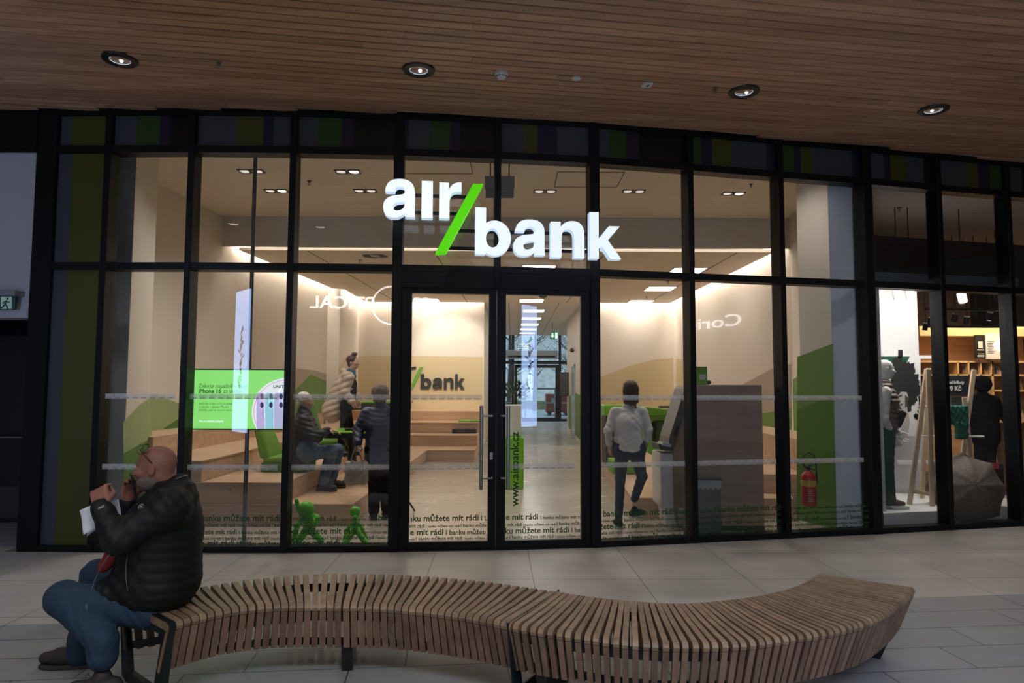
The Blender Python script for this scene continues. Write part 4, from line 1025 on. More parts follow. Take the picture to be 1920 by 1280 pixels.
# logo on the back wall
lg_ = thing('wall_logo', 'black and green air bank lettering mounted on the rear wall', 'wall logo', (-1.9, 18.97, 2.0))
lk = mat('logo_black', (0.015, 0.015, 0.015), 0.5)
for ch, x0, x1, yt, yb in (('a', 736, 749, 687, 700), ('ı', 752, 757, 687, 700), ('r', 760, 780, 687, 703), ('b', 789, 809, 701, 729), ('a', 811, 829, 708, 729), ('n', 832, 850, 708, 729), ('k', 853, 871, 701, 729)):
    vs, fs = glyph(ch); mnx, mxx, mny, mxy = min(v.x for v in vs), max(v.x for v in vs), min(v.y for v in vs), max(v.y for v in vs)
    vs, fs = glyph(ch, 0.02); p0, p1 = P(x0, yb, 18.95), P(x1, yt, 18.95); mb = MB()
    mb.add([(p0.x+(v.x-mnx)/(mxx-mnx)*(p1.x-p0.x), 18.96-v.z*1.5, p0.z+(v.y-mny)/(mxy-mny)*(p1.z-p0.z)) for v in vs], fs); mb.build('letter', lk, lg_)
MB().slab([P(x, y, 18.99) for x, y in ((768, 729), (775, 728), (794, 688), (787, 688))], (0, -1, 0), 0.05).build('slash', mat('logo_green', srgb(96, 160, 40), 0.5), lg_)
# sign cabinet at the end of the rear steps, corridor things
t = thing('reception_pedestal', 'glossy green pedestal with pale top just inside the door', 'pedestal', (0.0, 11.0, 0))
x0, x1 = P(952, 900, 10.9).x, P(982, 900, 10.9).x
MB().box(x0-0.12, x1, 10.9, 11.5, 0.0, 0.82).build('body', gloss_g, t, bevel=0.02, seg=3, smooth='angle'); MB().box(x0-0.12, x1-0.03, 11.0, 11.5, 0.822, 1.32).build('upper_box', mat('pale_laminate', (0.55, 0.55, 0.50), 0.4), t, bevel=0.01)
pc = P(963, 770, 14.5)
t = thing('potted_plant', 'small leafy tree in a pale planter seen through the right door leaf', 'potted plant', (pc.x, 14.5, 0))
MB().box(pc.x-.14, pc.x+.14, 14.36, 14.64, 0, 0.75).build('planter', mat('pale_laminate'), t, bevel=0.01)
MB().tube([(pc.x, 14.5, 0.7), (pc.x+.02, 14.5, 1.05), (pc.x, 14.48, 1.5)], [0.018, 0.014, 0.008], 8).build('stem', mat('plant_stem', (0.09, 0.06, 0.03), 0.8), t, smooth=True)
mb = MB(); rr = random.Random(4)
for k in range(150):
    a = rr.uniform(0, 2*PI); el = rr.uniform(-0.5, 1.3); r_ = rr.uniform(0.08, 0.30); c = Vector((pc.x+r_*math.cos(a)*math.cos(el), 14.5+r_*math.sin(a)*math.cos(el), 1.42+r_*math.sin(el)*1.0))
    d = (c-Vector((pc.x, 14.5, 1.3))).normalized(); sd_ = d.cross(Vector((rr.uniform(-1, 1), rr.uniform(-1, 1), 1))).normalized()*0.022
    mb.slab([c, c+d*.05+sd_, c+d*.11, c+d*.05-sd_], d.cross(sd_), 0.001)
mb.build('foliage', mat('plant_leaf', (0.02, 0.05, 0.015), 0.6), t)
c = P(1055, 720, 24.0)
t = thing('wall_monitor', 'black wall monitor by the far exit door', 'monitor', (2.0, 24.0, c.z))
MB().box(c.x-.10, 1.998, 24.0, 24.06, c.z-0.42, c.z+0.42).build('housing', blackm, t, bevel=0.01)
MB().box(c.x-.08, 1.96, 23.995, 24.0, c.z-0.39, c.z+0.39).build('screen', mat('dim_screen'), t)
c0, c1 = P(948, 672, 32.6), P(1045, 657, 32.6)
t = thing('air_curtain', 'long white air curtain unit over the far exit door', 'air curtain', ((c0.x+c1.x)/2, 32.8, c0.z))
MB().box(c0.x, c1.x, 32.5, 32.93, c0.z, c1.z).build('housing', mat('air_curtain_white', (0.65, 0.68, 0.72), 0.35), t, bevel=0.05, seg=3, smooth='angle')
MB().box(c0.x+.1, c1.x-.1, 32.49, 32.5, c0.z+.05, c0.z+.14).build('outlet_grille', charcoal, t)
c0, c1 = P(1031, 636, 24.5), P(1047, 622, 24.5)
t = thing('exit_sign', 'green exit sign with arrow hanging in the corridor', 'exit sign', ((c0.x+c1.x)/2, 24.5, c0.z))
MB().box(c0.x, c1.x, 24.48, 24.54, c0.z, c1.z).build('housing', emis('exit_green', (0.02, 0.20, 0.10), 0.5), t)
cx = (c0.x+c1.x)/2-0.06; cz = (c0.z+c1.z)/2; wte = emis('exit_white', (0.8, 1, 0.85), 1.0)
MB().slab([(cx, 24.475, cz-.09), (cx+.07, 24.475, cz), (cx+.03, 24.475, cz), (cx+.03, 24.475, cz+.09), (cx-.03, 24.475, cz+.09), (cx-.03, 24.475, cz), (cx-.07, 24.475, cz)], (0, -1, 0), 0.004).build('arrow', wte, t)
MB().box(c1.x-.12, c1.x-.03, 24.47, 24.48, c0.z+.03, c1.z-.03).build('pictogram', wte, t)
MB().cyl((cx, 24.51, c1.z), (cx, 24.51, 3.95), 0.01).build('hanger', blackm, t)
c = P(1079, 655, 21.5)
t = thing('security_camera', 'small dark dome camera on the corridor wall', 'camera', (1.99, 21.5, c.z))
MB().box(1.90, 1.998, 21.44, 21.56, c.z-.03, c.z+.08).build('mount', whitep, t); MB().ball((1.90, 21.5, c.z-.02), 0.075, 14).build('dome', blackm, t, smooth=True)
dr = struct(bpy.data.objects.new('door_5', None)); C.objects.link(dr); dr.location = (2.0, 22.2, 0)
MB().box(1.965, 1.995, 21.5, 21.58, 0, 2.35).box(1.965, 1.995, 22.6, 22.68, 0, 2.35).box(1.965, 1.995, 21.5, 22.68, 2.27, 2.35).build('door_frame', mat('pale_laminate'), dr)
MB().box(1.975, 1.995, 21.58, 22.6, 0.01, 2.27).build('door_panel', mat('door_glass_grey', (0.35, 0.38, 0.38), 0.2), dr)
c = P(1018, 556, 15.2)
t = thing('ceiling_camera', 'small white device on the bank ceiling above the right door leaf', 'camera', (1.0, 17.5, 3.95))
c = Pz(1018, 555, 3.95); t.location = c
MB().lathe([(0.10, 0.002), (0.10, -0.02), (0.06, -0.045), (0.001, -0.05), (0.001, 0.002)], c, 20).build('housing', charcoal, t, smooth='angle')
# counter block, green box, bin, kiosk
c0 = Pz(1307, 985, 0); ct = P(1307, 721, 7.86).z
block = thing('counter_block', 'tall plain wood counter block standing behind the right panes', 'counter', ((c0.x+2.9)/2, 8.0, 0))
xw0, xw1 = P(1300, 800, 7.84).x, P(1430, 800, 7.84).x
panelw = wood('counter_walnut', (0.30, 0.205, 0.145), (0.42, 0.30, 0.215), 0.4, 'X', 0.5, bump=0.02)
MB().box(xw0, xw1, 7.84, 8.22, 0.0, ct).build('body', panelw, block, bevel=0.004)
MB().box(xw0, xw1, 7.835, 7.84, 0.0, 0.05).build('plinth', charcoal, block)
c0, c1 = P(1309, 720, 7.95), P(1325, 687, 7.95)
t = thing('leaflet_box', 'small bright green box with a light label on top of the counter block', 'box', ((c0.x+c1.x)/2, 8.0, ct))
MB().box(c0.x-0.12, c1.x, 7.93, 8.08, ct, c1.z).build('box', gloss_g, t, bevel=0.006)
MB().box(c0.x+0.01, c1.x-0.02, 7.925, 7.93, ct+.06, ct+.12).build('label', whitep, t)
c = P(1326, 716, 7.95); tag(MB().ball((c.x+.03, 8.0, ct+0.028), 0.03, 10, sc=(1, 1, .9)).build('desk_stamp', blackm, base=(c.x+.03, 8.0, ct), smooth=True), 'tiny black round item beside the green leaflet box', 'stamp')
bx0, bx1 = P(1293, 950, 7.5).x, P(1353, 950, 7.5).x; bz = P(1330, 897, 7.5).z
t = thing('waste_bin', 'grey metal waste bin with a liner hanging over its rim', 'bin', ((bx0+bx1)/2, 7.65, 0))
MB().box(bx0, bx1, 7.5, 7.80, 0.0, bz).build('body', mat('bin_grey', (0.12, 0.13, 0.13), 0.4, 0.3), t, bevel=0.008)
mb = MB(); n_ = 24
for k in range(n_):
    xa, xb = bx0+(bx1-bx0)*k/n_, bx0+(bx1-bx0)*(k+1)/n_; da, db = 0.012*math.sin(k*1.7), 0.012*math.sin((k+1)*1.7)
    mb.hexa([(xa, 7.490, bz-.11+da), (xb, 7.490, bz-.11+db), (xb, 7.499, bz-.11+db), (xa, 7.499, bz-.11+da), (xa, 7.486, bz-.02), (xb, 7.486, bz-.02), (xb, 7.499, bz-.02), (xa, 7.499, bz-.02)])
mb.build('liner', mat('bin_liner', (0.35, 0.38, 0.37), 0.3), t)
MB().box(bx0-.006, bx1+.006, 7.485, 7.81, bz-.02, bz+.012).build('rim', mat('bin_rim', (0.04, 0.04, 0.04), 0.4), t, bevel=0.006)
# self-service kiosk
kx0, kx1 = P(1239, 850, 8.00).x, P(1262, 850, 8.00).x; kz = P(1250, 850, 8.00).z
t = thing('self_service_kiosk', 'white self-service kiosk with a slanted dark screen beside the standing woman', 'kiosk', (kx0+0.25, 8.15, 0))
MB().box(kx0, kx1, 8.00, 8.50, 0.22, kz).build('pedestal', mat('kiosk_white', (0.62, 0.62, 0.62), 0.35), t, bevel=0.01, seg=2)
MB().prism([(kx0+.06, 8.05), (kx1+.12, 7.99), (kx1+.12, 8.45), (kx0+.06, 8.45)], 0.0, 0.22).build('base', mat('kiosk_white'), t, bevel=0.01)
wside = MB().slab([P(x, y, 8.01) for x, y in ((1262, 950), (1262, 845), (1286, 765), (1291, 760), (1291, 985), (1268, 985))], (0, 1, 0), 0.45); wside.build('side_panel', panelw, t)
MB().slab([P(x, y, 7.97) for x, y in ((1252, 842), (1255, 820), (1284, 728), (1292, 722), (1292, 745), (1264, 838))], (0, 1, 0), 0.5).build('screen_housing', mat('kiosk_grey', (0.10, 0.105, 0.11), 0.3), t, bevel=0.006)
MB().slab([P(x, y, 7.97) for x, y in ((1235, 836), (1236, 832), (1262, 838), (1263, 845), (1238, 843))], (0, 1, 0), 0.42).build('keypad_shelf', charcoal, t, bevel=0.004)
MB().slab([P(x, y, 7.95) for x, y in ((1241, 835), (1243, 829), (1259, 833), (1258, 838))], (0, 1, 0), 0.25).build('keypad', steel, t)
MB().slab([P(x, y, 7.965) for x, y in ((1262, 815), (1268, 797), (1274, 799), (1268, 817))], (0, -1, 0), 0.01).build('card_slot', blackm, t)
# rounded green service desk with monitor and phone
t = thing('service_desk', 'curved glossy green ribbon desk with an open rounded side, right of the woman', 'desk', (2.2, 10.2, 0.245))
def ribbon(mb, outer, inner, y0, y1):
    n_ = len(outer); vs = []
    for yv in (y0, y1):
        vs += [(P(x, y, y0).x, yv, P(x, y, y0).z) for x, y in outer]+[(P(x, y, y0).x, yv, P(x, y, y0).z) for x, y in inner]
    fs = []
    for k in range(n_):
        j = (k+1) % n_; o = 2*n_
        fs += [(k, j, n_+j, n_+k), (o+k, o+n_+k, o+n_+j, o+j), (k, o+k, o+j, j), (n_+k, n_+j, o+n_+j, o+n_+k)]
    return mb.add(vs, fs)
def rrect(x0, y0, x1, y1, r, n_=6):
    out = []
    for cx_, cy_, a0 in ((x1-r, y0+r, -PI/2), (x1-r, y1-r, 0), (x0+r, y1-r, PI/2), (x0+r, y0+r, PI)):
        out += [(cx_+r*math.cos(a0+PI/2*k/n_), cy_+r*math.sin(a0+PI/2*k/n_)) for k in range(n_+1)]
    return out
mb = MB(); ribbon(mb, rrect(1216, 778, 1256, 852, 6), rrect(1222, 788, 1249, 841, 6), 9.9, 10.7); mb.build('leg_loop', gloss_g, t)
MB().slab([P(x, y, 9.85) for x, y in ((1212, 762), (1258, 768), (1264, 776), (1262, 782), (1254, 779), (1212, 779))], (0, 1, 0), 1.5).build('desk_top', gloss_g, t, bevel=0.012, seg=2)
MB().slab([P(x, y, 9.9) for x, y in ((1257, 780), (1268, 772), (1276, 776), (1276, 850), (1257, 850))], (0, 1, 0), 0.8).build('front_panel', charcoal, t)
MB().box(P(1223, 800, 10.6).x, P(1250, 800, 10.6).x, 10.6, 10.64, 0.4, 1.15).build('rear_panel', panelw, t)
c = P(1265, 766, 10.2)
t = thing('desk_monitor', 'small dark monitor on the green service desk', 'monitor', (c.x, 10.3, c.z))
MB().slab([P(x, y, 10.2) for x, y in ((1255, 768), (1262, 748), (1266, 748), (1272, 768))], (0, 1, 0), 0.05).build('housing', charcoal, t); MB().box(c.x-.09, c.x+.06, 10.15, 10.32, c.z-.02, c.z-.005).build('stand', charcoal, t)
c = P(1247, 764, 10.1); tag(MB().obox((c.x, 10.1, c.z+.012), (0.09, 0.05, 0.015)).build('desk_phone', charcoal, base=(c.x, 10.1, c.z), bevel=0.005), 'small black telephone lying on the green service desk', 'telephone')
x0, x1 = P(1128, 770, 12.2).x, P(1143, 770, 12.2).x
t = thing('service_desk', 'dark and green desk half hidden behind the left side of the standing woman', 'desk', ((x0+x1)/2, 12.4, 0.245))
MB().box(x0+.05, x1+.35, 12.2, 12.9, 1.1, 1.3).build('desk_top', gloss_g, t, bevel=0.03, seg=3); MB().box(x0+.08, x1+.3, 12.25, 12.85, 0.245, 1.1).build('body', charcoal, t)
cushion('floor_block', (1.82, 11.2, 0.245+0.10), (0.22, 0.3, 0.10), brandg, 'low green block seat behind the woman in white')
# fire extinguisher
ec = Pz(1517, 984, 0); ec = P(1517, 940, 7.95); ez0 = P(1517, 948, 7.95).z
t = thing('fire_extinguisher', 'red fire extinguisher with yellow label hanging on the green wall', 'fire extinguisher', (ec.x, 7.95, ez0))
red = mat('extinguisher_red', (0.45, 0.012, 0.015), 0.3)
h = P(1517, 886, 7.95).z-ez0
MB().lathe([(0.001, 0), (0.072, 0.0), (0.082, 0.015), (0.082, h-.05), (0.065, h-.01), (0.030, h+.02), (0.026, h+.03), (0.001, h+.03)], (ec.x, 7.95, ez0), 28).build('cylinder', red, t, smooth='angle')
MB().lathe([(0.0835, h*0.60), (0.0835, h*0.78), (0.0825, h*0.78), (0.0825, h*0.60)], (ec.x, 7.95, ez0), 28).build('label', mat('label_yellow', (0.55, 0.42, 0.03), 0.5), t)
mb = MB()
for k in range(7): mb.obox((ec.x-.02, 7.866, ez0+h*0.52-k*0.022), (0.03-0.004*(k % 3), 0.002, 0.003))
mb.build('printed_text', mat('label_white_print', (0.6, 0.55, 0.5), 0.6), t)
mb = MB().cyl((ec.x, 7.95, ez0+h+.02), (ec.x, 7.95, ez0+h+.07), 0.02, n=12); mb.bar((ec.x-.01, 7.95, ez0+h+.06), (ec.x+.09, 7.92, ez0+h+.03), 0.018, 0.012); mb.bar((ec.x-.01, 7.95, ez0+h+.08), (ec.x+.09, 7.92, ez0+h+.10), 0.018, 0.012)
mb.build('valve_handle', blackm, t)
MB().tube([(ec.x-.02, 7.95, ez0+h+.05), (ec.x-.06, 7.95, ez0+h+.10), (ec.x-.055, 7.95, ez0+h+.19), (ec.x, 7.95, ez0+h+.235), (ec.x+.065, 7.94, ez0+h+.20), (ec.x+.08, 7.93, ez0+h+.1), (ec.x+.085, 7.92, ez0+h*.7)], 0.010, 8).build('hose', blackm, t, smooth=True)
MB().box(ec.x-.02, ec.x+.05, 8.02, 8.10, ez0+h*.5, ez0+h*.6).build('bracket', blackm, t)
# tripod display stand half hidden behind the door post
c = P(729, 975, 8.85)
t = thing('tripod_stand', 'pale green tapered banner on black tripod feet, beside the navy coat woman', 'display stand', (c.x, 9.06, 0))
top = P(730, 872, 8.9)
MB().add([(top.x, 8.9, top.z), (c.x-.04, 8.85, 0.25), (c.x+.12, 8.85, 0.25), (top.x, 8.93, top.z), (c.x-.04, 8.90, 0.25), (c.x+.12, 8.90, 0.25)], [(0, 1, 2), (3, 5, 4), (0, 3, 4, 1), (1, 4, 5, 2), (2, 5, 3, 0)]).build('banner', mat('pale_mint', (0.20, 0.42, 0.30), 0.6), t)
fz = P(781, 958, 9.06)
for dx, dy in ((fz.x-c.x, 0.0), (-0.05, 0.35), (-0.02, -0.25)):
    MB().tube([(c.x+.03, 8.92, 0.42), (c.x+dx*0.5+.015, 8.92+dy*0.55, 0.23), (c.x+dx, 8.9+dy, 0.012)], 0.012, 8).build('leg', blackm, t, smooth=True)

# exit sign on the left wall of the mall
t = thing('exit_sign', 'green running-man exit sign under the white wall at far left', 'exit sign', P(12, 560, 6.70))
c0, c1 = P(-3, 580, 6.62), P(23, 554, 6.62)
MB().box(c0.x-.06, c1.x+.04, 6.60, 6.735, c1.z, c1.z+.05).build('housing', mat('sign_grey_housing', (0.20, 0.21, 0.22), 0.5), t, bevel=0.004)
eg = mat('exit_sign_green', (0.010, 0.06, 0.055), 0.4)
MB().box(c0.x-.06, c1.x+.02, 6.64, 6.66, c0.z, c1.z).build('sign_plate', eg, t)
ew = emis('exit_sign_pale', (0.22, 0.32, 0.30), 0.5)
def es(px, py): return P(px, py, 6.635)
MB().slab([es(2, 579), es(22, 579), es(22, 556), es(2, 556)], (0, -1, 0), 0.003).build('door_pictogram', ew, t)
mb = MB()
for pts, r_ in (([(13, 563), (11, 569), (9, 572)], 0.008), ([(9, 572), (6, 575), (2, 577)], 0.007), ([(10, 571), (14, 574), (15, 579)], 0.007), ([(12, 565), (8, 566), (6, 569)], 0.005), ([(13, 564), (16, 567), (19, 566)], 0.005)):
    mb.tube([es(x, y)+Vector((0, -.006, 0)) for x, y in pts], r_, 6)
mb.ball(es(15, 560)+Vector((0, -.006, 0)), 0.011, 8); mb.build('running_figure', eg, t)
MB().slab([es(-8, 571), es(-2, 564), es(-2, 578)], (0, -1, 0), 0.004).build('arrow', ew, t)
# outdoors beyond the exit
out = struct(MB().box(-25, 30, 33.2, 90, -0.2, -0.02).build('ground', mat('wet_asphalt', (0.16, 0.18, 0.19), 0.35, noise=0.3, nscale=1.5)))
struct(MB().prism([(-25, 52), (30, 52), (30, 75), (-25, 75)], 0, 0.6).build('ground', mat('winter_grass', (0.20, 0.21, 0.10), 0.9, noise=0.5, nscale=6)))
struct(MB().add([(-30, 58, 0.5), (35, 58, 0.5), (35, 80, 16), (-30, 80, 16)], [(0, 1, 2, 3)]).build('hill', mat('bare_woodland_slope', (0.26, 0.24, 0.22), 0.9, noise=0.6, nscale=2.5)))
c0, c1 = P(1024, 768, 40.5), P(1068, 743, 40.5)
t = thing('skip_container', 'red container standing outside beyond the far exit', 'container', ((c0.x+c1.x)/2, 41, 0))
MB().box(c0.x, c1.x, 40.4, 41.8, 0.15, 1.25).build('body', mat('container_red', (0.42, 0.05, 0.05), 0.5), t, bevel=0.03); MB().box(c0.x+.3, c0.x+.7, 40.36, 40.4, 0.7, 1.0).build('label', whitep, t)
for q in (0.2, 1.2): MB().cyl((c0.x+q, 40.4, 0.14), (c0.x+q, 41.8, 0.14), 0.13).build('wheel', blackm, t)
t = thing('parapet_rail', 'white horizontal railing outside beyond the far exit', 'railing', (1.5, 37, 0))
MB().box(-1, 6, 36.95, 37.05, 1.50, 1.6).build('top_rail', whitep, t); MB().box(-1, 6, 36.95, 37.05, 0.75, 0.82).build('middle_rail', whitep, t)
for k in range(5): MB().box(-0.9+k*1.6, -0.84+k*1.6, 36.95, 37.05, 0, 1.5).build('post', whitep, t)
bark = mat('bare_bark', (0.07, 0.065, 0.06), 0.9)
rr = random.Random(11)
def bare_tree(x, y, h, label):
    t = thing('bare_tree', label, 'tree', (x, y, -0.02), 'bare winter trees outside'); tr, br = MB(), MB()
    tr.tube([(x, y, -0.02), (x+.1, y, h*.4), (x+.05, y, h)], [0.16, 0.12, 0.03], 8); tr.build('trunk', bark, t)
    for k in range(34):
        z = h*rr.uniform(0.25, 0.95); a = rr.uniform(0, 2*PI); l = (h-z)*0.22+0.5; e = Vector((x+math.cos(a)*l, y+math.sin(a)*l, z+l*rr.uniform(.4, .9))); s_ = Vector((x+.08, y, z)); m_ = s_.lerp(e, .5)+Vector((0, 0, -.1))
        br.tube([s_, m_, e], [0.035, 0.02, 0.006], 5)
        for j in range(3): f_ = m_+Vector((rr.uniform(-.8, .8), rr.uniform(-.4, .4), rr.uniform(.3, 1.1))); br.tube([s_.lerp(e, rr.uniform(.3, .8)), f_], [0.014, 0.005], 4)
    br.build('branches', bark, t)
for k, (x, y, h) in enumerate(((-0.2, 43, 8), (1.6, 48.5, 8), (3.6, 43.5, 7.5), (4.3, 51, 8))): bare_tree(x, y, h, 'leafless tree on the slope outside the exit, '+['leftmost', 'second from left', 'nearest on the right', 'rightmost and farthest'][k])
# two green figurines on the floor behind the glass
# ================================================================== soft-body modelling: smooth unions of limbs, meshed with openvdb
import openvdb as vdb
class Soft:
    def __init__(s, lo, hi, vox=0.008):
        s.lo = np.array(lo, float); s.vox = vox; s.n = [int((hi[i]-lo[i])/vox)+2 for i in range(3)]
        s.f = np.full(s.n, 0.5, np.float32)
    def _sub(s, lo, hi):
        a = [max(0, int((lo[i]-s.lo[i])/s.vox)) for i in range(3)]; b = [min(s.n[i], int((hi[i]-s.lo[i])/s.vox)+2) for i in range(3)]
        if any(b[i] <= a[i] for i in range(3)): return None
        sl = tuple(slice(a[i], b[i]) for i in range(3))
        ax = [s.lo[i]+np.arange(a[i], b[i])*s.vox for i in range(3)]
        return sl, ax[0][:, None, None], ax[1][None, :, None], ax[2][None, None, :]
    def _mix(s, sl, d, k, op='add'):
        f = s.f[sl]
        if op == 'add':
            if k > 0: h = np.clip(0.5+0.5*(f-d)/k, 0, 1); r = f*(1-h)+d*h-k*h*(1-h)
            else: r = np.minimum(f, d)
        elif op == 'cut':
            d = -d; h = np.clip(0.5-0.5*(f-d)/max(k, 1e-6), 0, 1); r = f*(1-h)+d*h+k*h*(1-h)
        s.f[sl] = r.astype(np.float32)
    def cap(s, a, b, ra, rb=None, k=0.02, flat=None, op='add'):
        """tapered limb; flat=(axis, factor) squashes the section along an axis (factor<1 thinner)"""
        rb = ra if rb is None else rb; a, b = np.array(a, float), np.array(b, float); m = max(ra, rb)*1.0+k+3*s.vox
        g = s._sub(np.minimum(a, b)-m, np.maximum(a, b)+m)
        if g is None: return s
        sl, X, Y, Z = g; ba = b-a; bb = max(ba.dot(ba), 1e-9)
        px, py, pz = X-a[0], Y-a[1], Z-a[2]
        t = np.clip((px*ba[0]+py*ba[1]+pz*ba[2])/bb, 0, 1)
        dx, dy, dz = px-t*ba[0], py-t*ba[1], pz-t*ba[2]
        if flat is not None:
            u = np.array(flat[0], float); u /= np.linalg.norm(u); c = dx*u[0]+dy*u[1]+dz*u[2]; e = 1/flat[1]-1
            dx, dy, dz = dx+u[0]*c*e, dy+u[1]*c*e, dz+u[2]*c*e
        r = ra+(rb-ra)*t; d = np.sqrt(dx*dx+dy*dy+dz*dz)-r
        if flat is not None: d = d*min(1.0, flat[1]*1.3)
        s._mix(sl, d, k, op); return s
    def chain(s, pts, rs, k=0.02, flat=None):
        for i in range(len(pts)-1): s.cap(pts[i], pts[i+1], rs[i], rs[i+1], k, flat)
        return s
    def ell(s, c, r, M=None, k=0.02, op='add'):
        c = np.array(c, float); r = np.array(r, float); m = max(r)+k+3*s.vox
        g = s._sub(c-m, c+m)
        if g is None: return s
        sl, X, Y, Z = g; px, py, pz = X-c[0], Y-c[1], Z-c[2]
        if M is not None:
            q = [M[0][i]*px+M[1][i]*py+M[2][i]*pz for i in range(3)]   # world -> local (columns are local axes)
        else: q = [px, py, pz]
        k0 = np.sqrt((q[0]/r[0])**2+(q[1]/r[1])**2+(q[2]/r[2])**2); k1 = np.sqrt((q[0]/r[0]**2)**2+(q[1]/r[1]**2)**2+(q[2]/r[2]**2)**2)
        s._mix(sl, k0*(k0-1)/np.maximum(k1, 1e-6), k, op); return s
    def box(s, c, h, M=None, rd=0.01, k=0.01, op='add'):
        c = np.array(c, float); m = float(np.linalg.norm(h))+k+3*s.vox; g = s._sub(c-m, c+m)
        if g is None: return s
        sl, X, Y, Z = g; px, py, pz = X-c[0], Y-c[1], Z-c[2]
        q = [M[0][i]*px+M[1][i]*py+M[2][i]*pz for i in range(3)] if M is not None else [px+0*py+0*pz, py+0*px+0*pz, pz+0*px+0*py]
        e = [np.abs(q[i])-h[i]+rd for i in range(3)]
        d = np.sqrt(sum(np.maximum(v, 0)**2 for v in e))+np.minimum(np.maximum(np.maximum(e[0], e[1]), e[2]), 0)-rd
        s._mix(sl, d, k, op); return s
    def plane(s, p, n, k=0.004):
        """keep the side the normal points away from"""
        n = np.array(n, float); n /= np.linalg.norm(n); X, Y, Z = s.grid()
        d = (X-p[0])*n[0]+(Y-p[1])*n[1]+(Z-p[2])*n[2]; s.f = np.maximum(s.f, d).astype(np.float32); return s
    def grid(s):
        ax = [s.lo[i]+np.arange(s.n[i])*s.vox for i in range(3)]
        return ax[0][:, None, None], ax[1][None, :, None], ax[2][None, None, :]
    def bump(s, fn): s.f = (s.f+fn(*s.grid())).astype(np.float32); return s
    def mesh(s, name, m, parent, adapt=0.0):
        g = vdb.FloatGrid(0.5); g.copyFromArray(np.ascontiguousarray(s.f)); p, t, q = g.convertToPolygons(0.0, adapt) if adapt else (None, None, None)
        if not adapt: p, q = g.convertToQuads(0.0); t = np.zeros((0, 3), int)
        p = np.asarray(p)*s.vox+s.lo-np.array(world_loc(parent)) if len(p) else np.zeros((0, 3))
        me = bpy.data.meshes.new(name); faces = [tuple(int(v) for v in f) for f in q]+[tuple(int(v) for v in f) for f in t]
        me.from_pydata([tuple(v) for v in p], [], faces); me.materials.append(m); me.update(); me.shade_smooth()
        o = bpy.data.objects.new(name, me); C.objects.link(o); o.parent = parent
        return o
def unit(v): v = np.array(v, float); return v/np.linalg.norm(v)
def V3(*a): return np.array(a, float)
def frame(fwd, up):
    f = unit(fwd); l = unit(np.cross(up, f)); u = np.cross(f, l); return f, l, u
def head(S, c, fwd, up, sc=1.0, ear=True, k=0.012, chin=0.0):
    """cranium, face, brow, nose, lips, chin and ears added to a soft body; c = head centre"""
    f, l, u = frame(fwd, up); c = np.array(c, float); M = np.array([f, l, u]).T
    q = lambda a, b, d: c+(f*a+l*b+u*d)*sc
    S.ell(q(-.012, 0, .030), V3(.100, .077, .088)*sc, M, k=.03); S.ell(q(.030, 0, -.035), V3(.062, .062, .080)*sc, M, k=.03)
    S.ell(q(.042, 0, -.088), V3(.040+chin, .040, .028)*sc, M, k=.03)
    S.cap(q(.080, -.030, .022), q(.080, .030, .022), .012*sc, k=.012); S.cap(q(.086, 0, .018), q(.113, 0, -.027), .0085*sc, .0135*sc, k=k)
    S.cap(q(.100, -.012, -.030), q(.100, .012, -.030), .008*sc, k=.008)
    for z_ in (-.056, -.068): S.cap(q(.088, -.018, z_), q(.088, .018, z_), .0075*sc, k=.006)
    for sd_ in (-1, 1):
        S.ell(q(.094, sd_*.032, .004), V3(.013, .016, .010)*sc, M, k=.008, op='cut'); S.ell(q(.070, sd_*.044, -.022), V3(.022, .022, .020)*sc, M, k=.02)
        if ear:
            S.ell(q(-.008, sd_*.080, -.006), V3(.020, .008, .032)*sc, M, k=.008); S.ell(q(-.002, sd_*.088, -.006), V3(.010, .006, .018)*sc, M, k=.004, op='cut')
    return q
def eyes(q, sc, parent, white, iris):
    mb, mi = MB(), MB()
    for sd_ in (-1, 1):
        c = Vector(q(.077, sd_*.032, .004)); mb.ball(c, .0115*sc, 10); d = Vector(q(.089, sd_*.032, .003))
        mi.ball(c.lerp(d, .62), .0055*sc, 8)
    mb.build('eyes', white, parent, smooth=True); mi.build('pupils', iris, parent, smooth=True)
